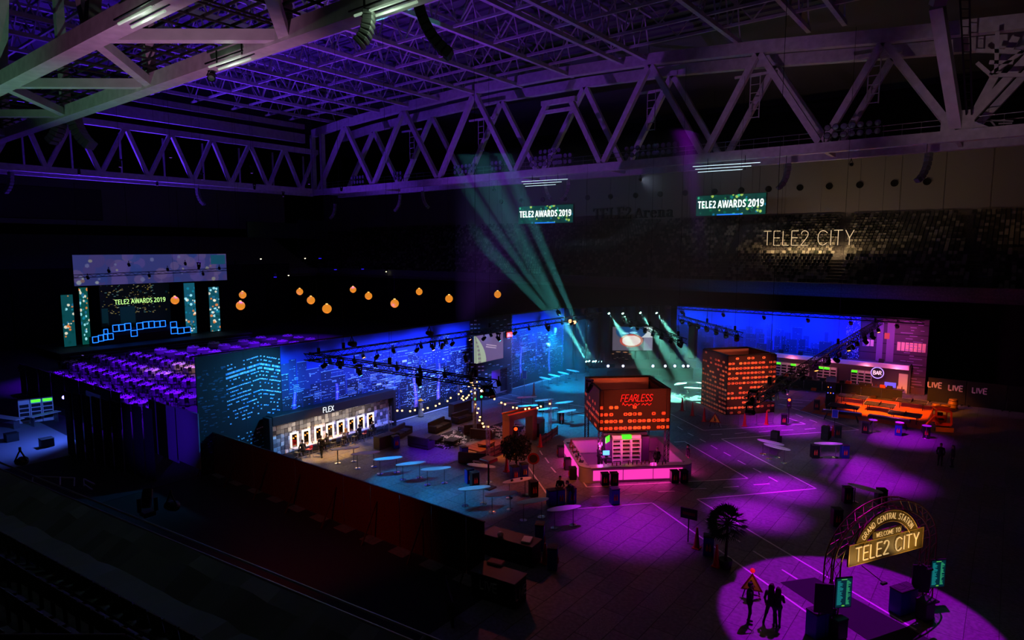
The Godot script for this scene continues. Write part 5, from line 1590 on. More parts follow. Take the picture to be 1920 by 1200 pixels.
func warning_sign(at: Vector3, yaw: float, label: String, s := 1.0, lamp := false) -> Node3D:
	var o := thing("warning_sign", label, "sign", at, yaw)
	var tri := PackedVector2Array([Vector2(-0.5, 0) * s, Vector2(0.5, 0) * s, Vector2(0, 0.87) * s])
	var tri2 := PackedVector2Array([Vector2(-0.38, 0.07) * s, Vector2(0.38, 0.07) * s, Vector2(0, 0.72) * s])
	var y := 0.35 * s
	part(o, "border", MB.new().slab(tri, Vector3(0, y, 0), Vector3.RIGHT, Vector3.UP, 0.03), M.red_paint)
	part(o, "face", MB.new().slab(tri2, Vector3(0, y, 0.03), Vector3.RIGHT, Vector3.UP, 0.006), M.yellow_paint)
	var fig := MB.new().ball(Vector3(-0.04 * s, y + 0.47 * s, 0.04), 0.05 * s, 8).tube(Vector3(-0.02 * s, y + 0.4 * s, 0.04), Vector3(0.0, y + 0.25 * s, 0.04), 0.04 * s, -1, 5).tube(Vector3(0, y + 0.25 * s, 0.04), Vector3(-0.08 * s, y + 0.1 * s, 0.04), 0.03 * s, -1, 5).tube(Vector3(0, y + 0.25 * s, 0.04), Vector3(0.07 * s, y + 0.1 * s, 0.04), 0.03 * s, -1, 5).tube(Vector3(0, y + 0.37 * s, 0.04), Vector3(0.14 * s, y + 0.2 * s, 0.04), 0.02 * s, -1, 5)
	part(o, "digging_figure", fig, M.black)
	part(o, "leg", MB.new().bar(Vector3(-0.3 * s, y, 0), Vector3(-0.4 * s, 0, 0.1), 0.04, 0.04).bar(Vector3(0.3 * s, y, 0), Vector3(0.4 * s, 0, 0.1), 0.04, 0.04).bar(Vector3(0, y + 0.4 * s, 0), Vector3(0, 0, -0.5 * s), 0.04, 0.04), M.black_metal)
	if lamp:
		part(o, "warning_lamp", MB.new().ball(Vector3(0, y + 0.98 * s, 0), 0.12 * s, 10), glow("red_beacon", Color(1.0, 0.08, 0.15), 0.5, Color(0.6, 0.05, 0.08)))
	return o


# ---------------------------------------------------------------- flown rig
func build_trusses() -> void:
	var runs := [
		[Vector3(28.6, 8, -42.4), Vector3(71.0, 8, -41.2), "long black lighting truss running along the printed city wall"],
		[Vector3(29.0, 8, -43.0), Vector3(30.0, 8, -24.8), "black lighting truss crossing over the oval tables from the city wall"],
		[Vector3(83.4, 8, -11.6), Vector3(35.0, 8, -10.9), "black lighting truss over the table tennis corner with violet lamps"],
		[Vector3(71.4, 7.6, -38.2), Vector3(58.6, 7.4, -24.6), "black lighting truss slanting over the concert stage corner"],
		[Vector3(76.9, 7.6, -33.0), Vector3(65.8, 7.5, -21.6), "black lighting truss with a dark pillar beside the harbour print"],
	]
	for r in runs:
		var o := box_truss(r[2], r[0], r[1], 0.5)
		for t in [0.08, 0.5, 0.92]:
			var p: Vector3 = (r[1] - r[0]) * t
			part(o, "hanging_chain", MB.new().tube(p + Vector3(0, 0.25, 0), p + Vector3(0, 26, 0), 0.015, -1, 4), M.rig_metal)
			part(o, "chain_hoist", MB.new().cham(p + Vector3(0, 0.55, 0), Vector3(0.22, 0.5, 0.22), 0.04), M.black_metal)
	var pl := lone("rig_pillar", MB.new().cham(Vector3(0, -2.2, 0), Vector3(0.9, 4.2, 0.9), 0.08), M.black, "dark hanging pillar under the truss beside the harbour print", "pillar")
	pl.position = vp(1300, 610, Vector3(75, 0, -31), Vector3(0.7, 0, 0.7)) + Vector3(0, 0.2, 0)
	# blue wash on the city wall
	var lit := {"b": glow("lens_blue", Color(0.35, 0.5, 1.0), 3.0), "w": glow("lens_warm", Color(1.0, 0.62, 0.3), 3.0), "c": glow("lens_cyan", Color(0.5, 0.95, 1.0), 3.0)}
	var wash := [[28.9, Color(0.2, 0.66, 0.95), 30.0], [30.2, Color(0.26, 0.55, 1.0), 9.0], [34.0, Color(0.34, 0.46, 1.0), 15.0], [38.5, Color(0.34, 0.44, 1.0), 28.0], [43.0, Color(0.34, 0.44, 1.0), 38.0], [47.5, Color(0.34, 0.46, 1.0), 34.0], [52.5, Color(0.3, 0.55, 1.0), 14.0], [58.5, Color(0.14, 0.48, 1.0), 30.0], [63.5, Color(0.12, 0.52, 1.0), 30.0], [68.0, Color(0.15, 0.62, 0.9), 16.0]]
	for w in wash:
		var at := Vector3(w[0], 7.55, -40.6)
		var to := Vector3(w[0] if w[0] != 28.9 else 25.0, 4.2, -45.2)
		var o := par_can(at, to, "can lamp on the long truss washing the city wall blue", "blue wash lamps on the long truss", lit["b"], 0.9)
		spot(o, at + (to - at).normalized() * 0.35, to, w[1], w[2] * 2.6, 62.0, 1.0, 0.2)
	for k in 12:
		par_can(Vector3(30.4 + k * 3.3, 7.5, -42.0), Vector3(30 + k * 3.3, 0, -36), ["dark can lamp hanging under the long truss by the city wall", "amber glowing can lamp under the long truss by the city wall"][int(k % 4 == 1)], ["dark can lamps on the long truss", "amber can lamps on the long truss"][int(k % 4 == 1)], lit["w"] if k % 4 == 1 else null, 0.8)
	for a in [[660, 645], [805, 625], [1047, 586]]:
		par_can(vz(a[0], a[1], -42.0), g(1100, 700), "black moving head standing on top of the long truss", "heads standing on the long truss", null, 1.3)
	var hot := thing("blinder_lamp", "square lamp glowing hot orange-red under the long truss", "stage lamp", vz(955, 627, -41.6))
	part(hot, "housing", MB.new().cham(Vector3(0, 0, -0.1), Vector3(1.0, 0.7, 0.3), 0.05), M.black_metal)
	part(hot, "lens", MB.new().cham(Vector3(-0.1, 0, 0.1), Vector3(0.85, 0.5, 0.14), 0.04), glow("lens_hot", Color(1.0, 0.22, 0.08), 3.2))
	spot(hot, hot.position + Vector3(-0.2, 0, 0.3), g(960, 800), Color(1.0, 0.25, 0.1), 12.0, 45.0)
	var hot2 := thing("blinder_lamp", "pair of warm white lamps glowing at the long truss end", "stage lamp", vz(1072, 603, -41.5))
	for s in [-0.5, 0.45]:
		part(hot2, "lens", MB.new().ball(Vector3(s, 0.1 if s < 0 else -0.1, 0.1), 0.22, 10), glow("lens_peach", Color(1.0, 0.66, 0.42), 4.0))
	part(hot2, "housing", MB.new().cham(Vector3(0, 0, -0.15), Vector3(1.5, 0.5, 0.2), 0.05), M.black_metal)
	# floor pools
	var cy := Color(0.0, 0.55, 0.85)
	moving_head(Vector3(29.3, 7.4, -37.0), g(775, 902), cy, 100.0, 25.0, "cyan lamp on the crossing truss lighting the oval tables", "cyan lamps over the oval tables", false, 0.5, 2.0)
	moving_head(Vector3(29.5, 7.4, -31.0), g(860, 932), cy, 72.0, 24.0, "cyan lamp on the crossing truss lighting the oval tables", "cyan lamps over the oval tables", false, 0.5, 2.0)
	moving_head(Vector3(30.3, 7.4, -40.5), g(610, 846), Color(1.0, 0.70, 0.32), 120.0, 25.0, "warm lamp on the crossing truss lighting the mirror booth's floor", "", false, 0.6, 2.0)
	moving_head(Vector3(58.5, 7.4, -40.6), g(1080, 722), Color(0.0, 0.60, 0.85), 520.0, 33.0, "cyan lamp on the long truss lighting the empty yard", "cyan lamps over the empty yard", false, 0.9, 2.0)
	moving_head(Vector3(49.0, 7.4, -40.0), g(1062, 790), Color(0.0, 0.62, 0.85), 520.0, 27.0, "cyan lamp on the long truss lighting the empty yard", "cyan lamps over the empty yard", false, 0.8, 2.0)
	moving_head(Vector3(42.0, 7.4, -41.0), g(800, 775), Color(0.75, 0.85, 0.60), 34.0, 28.0, "pale lamp on the long truss lighting the floor by the city wall", "", false, 0.9, 2.0)
	moving_head(Vector3(37.5, 7.6, -34.0), g(925, 845), Color(1.0, 0.45, 0.12), 90.0, 24.0, "amber lamp lighting the lounge timber", "", false, 0.8, 2.0)
	moving_head(Vector3(41.0, 7.4, -41.2), g(868, 816), Color(1.0, 0.84, 0.74), 34.0, 22.0, "pale lamp on the long truss lighting the brushed rugs", "", false, 0.9, 2.0)
	moving_head(Vector3(33.8, 7.6, -30.0), g(812, 853), Color(0.40, 0.0, 1.0), 160.0, 15.0, "violet lamp lighting the floor beside the lounge", "", false, 0.9, 2.0)
	moving_head(Vector3(35.0, 7.4, -21.0), g(1010, 900), Color(1.0, 0.42, 0.2), 32.0, 38.0, "dim amber lamp lighting the street beside the pink bar", "", false, 0.9, 2.0)
	# violet pools from high lamps on the roof girders
	var vi := Color(0.74, 0.0, 0.94)
	for a in [[1180, 985, 7.0, 2500.0], [1465, 915, 4.6, 5400.0], [1415, 962, 4.4, 4600.0], [1640, 900, 5.2, 4300.0], [1690, 822, 5.0, 4300.0], [1385, 850, 5.4, 1500.0], [1470, 797, 6.5, 5000.0], [1600, 868, 3.8, 3600.0]]:
		var to := g(a[0], a[1])
		var sec := [-24.2, -17.5, -14.3, -7.0]
		var at := Vector3(minf(to.x + 4.0, 48.5), 36.9, -7.0)
		for z in sec:
			if absf(z - to.z + 12.0) < absf(at.z - to.z + 12.0):
				at.z = z
		moving_head(at, to, vi if a[0] != 1395 else Color(0.90, 0.0, 0.70), a[3], a[2], "violet profile lamp high under the roof aimed at the streets", "violet profile lamps under the roof", false, 1.0, 0.5)
	var pool := g(1605, 1160)
	moving_head(Vector3(47, 36.9, -7.0), pool, Color(0.72, 0.0, 0.90), 2500.0, 8.3, "violet lamp high under the roof aimed at the entrance arch", "", false, 0.12, 0.5)
	moving_head(Vector3(65.5, 7.3, -11.2), g(1668, 765), Color(1.0, 0.50, 0.12), 460.0, 25.0, "orange lamp on the truss over the table tennis carpet", "", false, 0.7, 2.0)
	for a in [[1490, 743, Color(0.62, 0.25, 1.0)], [1470, 757, Color(0.75, 0.85, 1.0)], [1432, 758, Color(0.85, 0.85, 1.0)]]:
		var at := vz(a[0] - 20, a[1] - 8, -11.0)
		moving_head(at, g(1480, 800), a[2], 22.0, 24.0, "bright violet-white lamp at the near end of the table tennis truss", "lamps at the near truss end", false, 0.7, 9.0)
	var bs := [[84, 0], [1, 0]]
	for k in 11:
		var at := Vector3(79.5 - k * 4.0, 7.4, -11.2)
		par_can(at, at + Vector3(-1.5, -3, 1.2), ["dark can lamp hanging under the table tennis truss", "amber glowing can lamp under the table tennis truss"][int(k in [0, 4, 7])], ["dark can lamps on the table tennis truss", "amber can lamps on the table tennis truss"][int(k in [0, 4, 7])], lit["w"] if k in [0, 4, 7] else null, 0.95)
	for k in 8:
		par_can(Vector3(71.0, 7.2, -37.8).lerp(Vector3(59.2, 7.0, -25.2), k / 7.0), Vector3(60, 0, -30), "black can lamp in the dense row under the slanting stage truss", "can lamps on the slanting stage truss", null, 1.1)
	for k in 7:
		par_can(Vector3(76.4, 7.2, -32.5).lerp(Vector3(66.4, 7.1, -22.2), k / 6.0), Vector3(60, 0, -20), "black can lamp under the truss beside the harbour print", "can lamps on the harbour print truss", null, 1.3)
	for k in 7:
		par_can(Vector3(32.0 + 0.1 * k, 7.4, -41.0 + k * 2.4), Vector3(33, 0, -38 + k * 2.4), "black can lamp under the truss crossing the oval tables", "can lamps on the crossing truss", null, 0.8)
	# blue and rose wash on the harbour print
	for w in [[-34.0, Color(0.1, 0.55, 0.9), 26.0], [-28.5, Color(0.1, 0.4, 1.0), 30.0], [-23.5, Color(0.12, 0.3, 1.0), 34.0], [-18.5, Color(0.12, 0.28, 1.0), 34.0], [-14.0, Color(0.3, 0.2, 1.0), 24.0], [-9.5, Color(0.95, 0.42, 0.85), 15.0]]:
		var at := Vector3(79.8, 8.0, w[0])
		var to := Vector3(84, 5.4, w[0])
		var o := par_can(at, to, "can lamp hanging before the harbour print wall", "wash lamps before the harbour print", lit["b"], 1.0)
		spot(o, at + (to - at).normalized() * 0.35, to, w[1], w[2] * 1.6, 60.0, 1.0, 0.2)
	var wt := box_truss("thin black truss along the top of the harbour print wall", Vector3(79.8, 8.6, -36), Vector3(79.8, 8.6, -7), 0.4)
	part(wt, "hanging_chain", MB.new().tube(Vector3(0, 0.2, 14), Vector3(0, 26, 14), 0.015, -1, 4), M.rig_metal)
	# roof wash: floor-standing uplights at the banquet edge and beside the far walls
	for a in [[Vector3(34, 0.6, -106), Vector3(38, 40, -92), Color(0.36, 0.16, 1.0), 1900.0, 30.0], [Vector3(46, 0.6, -76), Vector3(48, 40, -74), Color(0.42, 0.17, 1.0), 1500.0, 31.0], [Vector3(40, 0.6, -52), Vector3(45, 40, -50), Color(0.55, 0.20, 0.98), 1000.0, 30.0], [Vector3(26, 0.6, -104), Vector3(46, 29, -97), Color(0.42, 0.25, 1.0), 800.0, 22.0], [Vector3(44, 0.6, -84), Vector3(69, 30, -82), Color(0.46, 0.22, 1.0), 620.0, 20.0], [Vector3(40, 0.6, -58), Vector3(69, 31, -58), Color(0.55, 0.26, 1.0), 700.0, 20.0], [Vector3(38, 0.6, -49), Vector3(69, 31, -38), Color(0.64, 0.32, 0.95), 620.0, 18.0]]:
		moving_head(a[0], a[1], a[2], a[3], a[4], "uplight standing on the floor washing the roof violet", "roof uplights", true, 1.0, 0.4)
	for a in [[Vector3(8.5, 8.2, -9), Vector3(69, 31, -20), Color(0.78, 0.55, 0.80), 520.0, 9.0], [Vector3(8.8, 8.2, -6), Vector3(69, 30, -3), Color(0.85, 0.68, 0.74), 380.0, 8.0]]:
		moving_head(a[0], a[1], a[2], a[3], a[4], "rosy lamp on the near stand's ledge aimed up at the zigzag girder", "rosy girder lamps on the near ledge", true, 1.0, 0.4)
	moving_head(Vector3(5.4, 7.9, -44), Vector3(13.5, 26.2, -47.0), Color(0.62, 0.90, 0.75), 120.0, 34.0, "pale green lamp on the stand rail aimed up at the massive girder", "", true, 1.0, 0.4)
	moving_head(Vector3(8.6, 8.2, -22), Vector3(16.5, 26.2, -33.0), Color(1.0, 0.66, 0.92), 190.0, 26.0, "rosy lamp aimed up at the massive girder", "", true, 1.0, 0.4)


# ---------------------------------------------------------------- mirror booth
func stool(at: Vector3, yaw: float, label: String, group: String, m: Material) -> Node3D:
	var o := thing("bar_stool", label, "stool", at, yaw, group)
	part(o, "seat", MB.new().cham(Vector3(0, 0.66, 0), Vector3(0.4, 0.06, 0.38), 0.02), m)
	part(o, "backrest", MB.new().cham(Vector3(0, 0.86, 0.18), Vector3(0.38, 0.24, 0.04), 0.015), m)
	for s in [[-1, -1], [1, -1], [-1, 1], [1, 1]]:
		part(o, "leg", MB.new().bar(Vector3(s[0] * 0.15, 0.64, s[1] * 0.14), Vector3(s[0] * 0.2, 0, s[1] * 0.2), 0.03, 0.03), M.alu)
	part(o, "foot_ring", MB.new().bar(Vector3(-0.18, 0.28, -0.18), Vector3(0.18, 0.28, -0.18), 0.02, 0.02).bar(Vector3(-0.18, 0.28, 0.18), Vector3(0.18, 0.28, 0.18), 0.02, 0.02), M.alu)
	return o

func build_flex() -> void:
	var x0 := 26.5
	var x1 := 38.8
	var bo := thing("mirror_booth", "long booth of white relief tiles with a dark header band", "booth", Vector3(x0, 0, -45.0))
	var w := x1 - x0
	var dark := mat("booth_dark", Color(0.09, 0.09, 0.10), 0.6)
	part(bo, "header_band", MB.new().cham(Vector3(w / 2, 3.1, 0.5), Vector3(w, 0.75, 0.9), 0.03), dark)
	part(bo, "side_post", MB.new().cham(Vector3(-0.12, 1.7, 0.45), Vector3(0.3, 3.4, 0.9), 0.03), dark)
	part(bo, "side_post", MB.new().cham(Vector3(w + 0.12, 1.7, 0.45), Vector3(0.3, 3.4, 0.9), 0.03), dark)
	part(bo, "back_board", MB.new().box(Vector3(w / 2, 1.36, 0.06), Vector3(w, 2.72, 0.08)), dark)
	part(bo, "plinth", MB.new().box(Vector3(w / 2, 0.04, 0.9), Vector3(w, 0.08, 1.6)), M.charcoal)
	var tn := []
	for k in 4:
		tn.append(mat("tile_tone_%d" % k, [Color(0.85, 0.86, 0.88), Color(0.50, 0.50, 0.54), Color(0.38, 0.38, 0.42), Color(0.62, 0.63, 0.67)][k], 0.5))
	var tile := MB.new().cham(Vector3.ZERO, Vector3(0.34, 0.33, 0.07), 0.02).mesh()
	for i in 35:
		for j in 8:
			piece(bo, "tile", tile, tn[rng.randi() % 4], Transform3D(Basis(Vector3.UP, rng.randf_range(-0.2, 0.2)) * Basis(Vector3.RIGHT, rng.randf_range(-0.2, 0.2)), Vector3(0.2 + i * 0.35, 0.25 + j * 0.34, 0.14 + rng.randf() * 0.06)))
	letters(bo, "FLEX", 0.42, 0.03, glow("flex_white", Color(0.95, 0.97, 1.0), 1.2), Transform3D(Basis(), Vector3(vz(616, 763, -44.0).x - x0, 3.1, 0.99)), 0.16)
	# desk with lit mirrors
	var dsk := thing("dressing_desk", "long white dressing desk under the lit mirrors", "desk", Vector3(28.0, 0, -43.6))
	part(dsk, "top", MB.new().cham(Vector3(4.9, 0.76, 0), Vector3(10.2, 0.06, 0.7), 0.02), M.white_top)
	for k in 5:
		part(dsk, "trestle", MB.new().bar(Vector3(0.3 + k * 2.3, 0.73, -0.25), Vector3(0.1 + k * 2.3, 0, -0.3), 0.05, 0.05).bar(Vector3(0.3 + k * 2.3, 0.73, 0.2), Vector3(0.5 + k * 2.3, 0, 0.28), 0.05, 0.05), M.alu)
	var white := glow("mirror_glow", Color(1.0, 0.90, 0.74), 1.5, Color(0.9, 0.9, 0.9))
	var px := [551, 573, 596, 618, 638, 658, 676, 694]
	for k in 8:
		var x := vz(px[k], 810 - k * 4, -43.75).x
		var o := thing("lit_mirror", "upright make-up mirror in a glowing white frame on the dressing desk", "mirror", Vector3(x, 0.79, -43.7), 0.0, "glowing mirrors on the dressing desk")
		for e in [[Vector3(-0.3, 0.6, 0), Vector3(0.15, 1.2, 0.08)], [Vector3(0.3, 0.6, 0), Vector3(0.15, 1.2, 0.08)], [Vector3(0, 1.13, 0), Vector3(0.48, 0.15, 0.08)]]:
			part(o, "frame_light", MB.new().cham(e[0], e[1], 0.02), white)
		part(o, "glass", MB.new().box(Vector3(0, 0.53, -0.02), Vector3(0.48, 1.06, 0.03)), mat("mirror_glass", Color(0.55, 0.5, 0.45), 0.08, 1.0))
		for j in 2:
			part(o, "bulb", MB.new().ball(Vector3(-0.1 + 0.2 * j, 0.75 + 0.1 * j, 0.02), 0.06, 8), glow("bulb_warm", Color(1.0, 0.6, 0.2), 2.0))
		spot(o, Vector3(x, 1.4, -43.55), Vector3(x, 0.9, -41), Color(1.0, 0.82, 0.55), 1.3, 70.0, 1.0, 0.3)
		spot(o, Vector3(x, 2.1, -43.8), Vector3(x, 1.8, -44.9), Color(1.0, 0.9, 0.78), 0.5, 75.0, 1.0, 0.3)
	for k in 8:
		var x := vz(px[k], 830 - k * 4, -43.0).x
		stool(Vector3(x + 0.1, 0, -42.7), rng.randf_range(-0.4, 0.4), ["black stool with steel legs drawn up to the dressing desk", "raspberry stool with steel legs drawn up to the dressing desk"][int(k in [1, 6])], ["black stools at the dressing desk", "raspberry stools at the dressing desk"][int(k in [1, 6])], mat("raspberry", Color(0.7, 0.08, 0.22), 0.6) if k in [1, 6] else M.black)
	var bottle := MB.new().lathe(Vector3.ZERO, [Vector2(0.03, 0), Vector2(0.03, 0.12), Vector2(0.012, 0.16), Vector2(0.0, 0.2)], 6).mesh()
	for k in 16:
		var o := MeshInstance3D.new()
		o.name = numbered("cosmetic_bottle")
		o.mesh = bottle; o.material_override = [M.white_paint, M.yellow_paint, M.black][k % 3]
		add_child(o)
		o.position = Vector3(28.4 + k * 0.6 + rng.randf_range(-0.1, 0.1), 0.79, -43.45)
		tag(o, "small cosmetic bottle standing on the white dressing desk", "bottle", "cosmetic bottles on the dressing desk")
	area(bo, Vector3(32.5, 2.6, -43.2), Vector3(32.5, 1.0, -44.9), 11.0, 0.2, Color(0.7, 0.82, 1.0), 0.7)


# ---------------------------------------------------------------- lounge with string lights
func sofa(at: Vector3, yaw: float, w: float, label: String, m: Material) -> Node3D:
	var o := thing("sofa", label, "sofa", at, yaw)
	part(o, "base", MB.new().cham(Vector3(0, 0.2, 0), Vector3(w, 0.3, 0.9), 0.04), m)
	for k in 2:
		part(o, "seat_cushion", MB.new().cham(Vector3((k - 0.5) * w * 0.44, 0.42, 0.06), Vector3(w * 0.42, 0.16, 0.74), 0.05), m)
	part(o, "backrest", MB.new().cham(Vector3(0, 0.62, -0.38), Vector3(w, 0.62, 0.2), 0.05), m)
	for s in [-1, 1]:
		part(o, "armrest", MB.new().cham(Vector3(s * w * 0.47, 0.46, 0), Vector3(0.18, 0.42, 0.9), 0.05), m)
		part(o, "foot", MB.new().box(Vector3(s * w * 0.42, 0.03, 0.35), Vector3(0.07, 0.06, 0.07)).box(Vector3(s * w * 0.42, 0.03, -0.35), Vector3(0.07, 0.06, 0.07)), M.black)
	return o

func low_table(at: Vector3, yaw: float, s: Vector3, label: String, m: Material) -> Node3D:
	var o := thing("low_table", label, "table", at, yaw)
	part(o, "top", MB.new().cham(Vector3(0, s.y - 0.04, 0), Vector3(s.x, 0.08, s.z), 0.02), m)
	for a in [[-1, -1], [1, -1], [-1, 1], [1, 1]]:
		part(o, "leg", MB.new().box(Vector3(a[0] * s.x * 0.43, s.y * 0.5 - 0.04, a[1] * s.z * 0.43), Vector3(0.07, s.y - 0.08, 0.07)), m)
	part(o, "lower_shelf", MB.new().box(Vector3(0, s.y * 0.35, 0), Vector3(s.x * 0.86, 0.04, s.z * 0.86)), m)
	return o

func pole(at: Vector3, h: float, label: String) -> Node3D:
	var o := thing("truss_tower", label, "truss tower", at)
	for k in 3:
		var a := TAU * k / 3 + 0.4
		part(o, "chord", MB.new().tube(Vector3(cos(a), 0, sin(a)) * 0.15, Vector3(cos(a) * 0.15, h, sin(a) * 0.15), 0.03, -1, 6), M.alu)
	var lace := MB.new()
	for j in int(h / 0.35):
		for k in 3:
			var a := TAU * k / 3 + 0.4
			var b := TAU * (k + 1) / 3 + 0.4
			lace.tube(Vector3(cos(a) * 0.15, j * 0.35, sin(a) * 0.15), Vector3(cos(b) * 0.15, (j + 1) * 0.35, sin(b) * 0.15), 0.012, -1, 4, false)
	part(o, "lacing", lace, M.alu)
	part(o, "base_plate", MB.new().cham(Vector3(0, 0.03, 0), Vector3(0.7, 0.06, 0.7), 0.01), M.black_metal)
	return o

func bulbs(pts: Array, h: float, label: String) -> void:
	var o := thing("string_light", label, "string light", g(pts[0][0], pts[0][1], h))
	var last := Vector3.ZERO
	var line := MB.new()
	var bulb := MB.new().ball(Vector3.ZERO, 0.085, 10).mesh()
	var sock := MB.new().tube(Vector3(0, 0.07, 0), Vector3(0, 0.16, 0), 0.035, -1, 6).mesh()
	for k in pts.size():
		var p := g(pts[k][0], pts[k][1], h) - o.position
		if k:
			line.tube(last + Vector3(0, 0.16, 0), (last + p) * 0.5 + Vector3(0, 0.08, 0), 0.012, -1, 4, false).tube((last + p) * 0.5 + Vector3(0, 0.08, 0), p + Vector3(0, 0.16, 0), 0.012, -1, 4, false)
		var b := piece(o, "bulb", bulb, glow("bulb_string", Color(1.0, 0.74, 0.45), 4.0), Transform3D(Basis(), p))
		piece(b, "socket", sock, M.black)
		if k % 4 == 1:
			omni(o, o.position + p - Vector3(0, 0.12, 0), Color(1.0, 0.6, 0.25), 0.35, 0.1)
		last = p
	if pts.size() > 1:
		part(o, "cable", line, M.black)

func build_lounge() -> void:
	var rugi := Image.create(96, 96, false, Image.FORMAT_RGB8)
	rugi.fill(Color(0.10, 0.09, 0.10))
	for k in 110:
		var c := Vector2(rng.randf() * 96, rng.randf() * 96)
		var l := rng.randi_range(4, 12)
		for j in l:
			rugi.fill_rect(Rect2i(int(c.x) + j, int(c.y + sin(j * 0.6) * 2.0), 2, rng.randi_range(2, 4)), Color(0.85, 0.83, 0.84))
	var rm := print_mat("brushed_rug", rugi, 0.95)
	for a in [[845, 824, 4.6, 3.4, "black and white brushed rug between the lounge sofas"], [944, 806, 4.4, 3.4, "black and white brushed rug beyond the lounge bench"]]:
		var f := thing("rug", a[4], "rug", g(a[0], a[1]))
		var mb := MB.new().box(Vector3(0, 0.008, 0), Vector3(a[2], 0.014, a[3]))
		part(f, "pile", mb, rm)
	var deck := thing("timber_deck", "low orange-brown timber deck under the lounge benches", "deck", g(925, 838))
	for k in 7:
		part(deck, "plank", MB.new().cham(Vector3(-1.6 + k * 0.52, 0.05, 0), Vector3(0.5, 0.1, 3.4), 0.01), M.wood)
	for a in [
		[753, 818, 0.3, 2.4, "dark sofa at the lounge corner nearest the mirror booth", "s"], [825, 806, 0.2, 2.6, "dark sofa facing the brushed rug by the city wall", "s"], [868, 790, 0.0, 2.4, "tall-backed dark sofa beneath the string light tower", "s"],
		[887, 812, 2.6, 1.9, "brown leather sofa lit amber beside the brushed rug", "l"], [905, 822, 1.9, 2.0, "brown leather sofa next to the timber deck", "l"], [790, 838, 1.7, 2.2, "black sofa on the lounge side of the oval tables", "s"], [888, 868, 2.0, 2.2, "black sofa beside the truss tower at the lounge edge", "s"],
	]:
		sofa(g(a[0], a[1]), a[2], a[3], a[4], M.leather if a[5] == "l" else M.grey_cloth)
	low_table(g(848, 832), 0.2, Vector3(1.2, 0.4, 1.0), "dark crate table on the brushed rug's edge", M.charcoal)
	low_table(g(815, 828), 0.3, Vector3(1.3, 0.36, 1.1), "low table with blue-lit top near the corner sofa", M.charcoal)
	low_table(g(870, 806), 0.3, Vector3(1.0, 0.38, 0.8), "low table among the dark sofas under the string lights", M.dark_wood)
	low_table(g(912, 838), 0.2, Vector3(1.3, 0.4, 1.0), "low amber-lit table on the timber deck", M.wood)
	low_table(g(905, 870), 0.2, Vector3(1.4, 0.4, 1.0), "low pale table beside the truss tower at the lounge edge", M.white_paint)
	# planter boxes that fence the lounge
	for a in [[722, 838, 0.0, 1.8, 1.0, "tall dark planter box at the mirror booth's end"], [863, 778, 0.0, 2.6, 1.3, "tall dark planter box below the string light cluster"], [1008, 815, 0.3, 1.6, 1.2, "dark bar block beside the timber gate"]]:
		var o := thing("planter_box", a[5], "planter", g(a[0], a[1]), a[2])
		part(o, "body", MB.new().cham(Vector3(0, a[4] / 2, 0), Vector3(a[3], a[4], 0.8), 0.03), M.dark_wood)
		part(o, "rim", MB.new().cham(Vector3(0, a[4] + 0.02, 0), Vector3(a[3] + 0.06, 0.06, 0.86), 0.02), M.charcoal)
	# towers and strings of bulbs
	pole(g(731, 811), 2.4, "slim truss tower beside the mirror booth")
	pole(g(861, 775), 3.0, "truss tower behind the tall dark planter")
	pole(g(890, 818), 5.4, "tallest truss tower wound with glowing bulbs")
	pole(g(915, 862), 3.2, "truss tower between the pale table and the timber deck")
	pole(g(1031, 815), 3.2, "truss tower with a lamp beside the timber gate")
	bulbs([[745, 770], [754, 770], [769, 771], [778, 769], [793, 768], [802, 765], [817, 761], [824, 757], [839, 752], [845, 746], [860, 739], [865, 734]], 2.6, "string of round bulbs swagged along the city wall to the lounge")
	bulbs([[864, 733], [868, 743], [866, 747], [869, 750], [874, 747], [876, 745], [879, 741], [883, 734], [891, 739]], 3.0, "cluster of bulbs strung between two lounge towers")
	bulbs([[883, 717], [886, 718], [887, 722], [879, 724], [890, 728], [894, 716], [899, 727], [908, 734], [918, 743], [927, 748]], 4.2, "string of bulbs rising to the tallest lounge tower")
	bulbs([[940, 755], [947, 758], [962, 764], [969, 765], [985, 767], [992, 766], [1008, 765], [1014, 762], [1031, 757]], 3.2, "string of bulbs swagged from the tall tower to the timber gate")
	bulbs([[892, 758], [897, 766], [895, 774], [900, 782], [899, 788], [905, 794], [907, 800], [915, 800]], 2.6, "string of bulbs winding down the tallest lounge tower")
	# timber gate
	var ga := g(953, 836)
	var gb := g(996, 823)
	var gt := thing("timber_gate", "chunky timber gate frame lit amber at the lounge entrance", "gate", (ga + gb) * 0.5, -atan2(gb.z - ga.z, gb.x - ga.x))
	var gw := Vector2(gb.x - ga.x, gb.z - ga.z).length()
	for s in [-0.5, 0.5]:
		part(gt, "jamb", MB.new().cham(Vector3(gw * s, 1.25, 0), Vector3(0.55, 2.5, 0.9), 0.03), M.wood)
	part(gt, "lintel", MB.new().cham(Vector3(0, 2.45, 0), Vector3(gw + 0.6, 0.5, 0.9), 0.03), M.wood)
	part(gt, "top_rail", MB.new().box(Vector3(0, 2.75, 0.36), Vector3(gw + 0.7, 0.1, 0.12)).box(Vector3(0, 2.75, -0.36), Vector3(gw + 0.7, 0.1, 0.12)), M.orange_plastic)
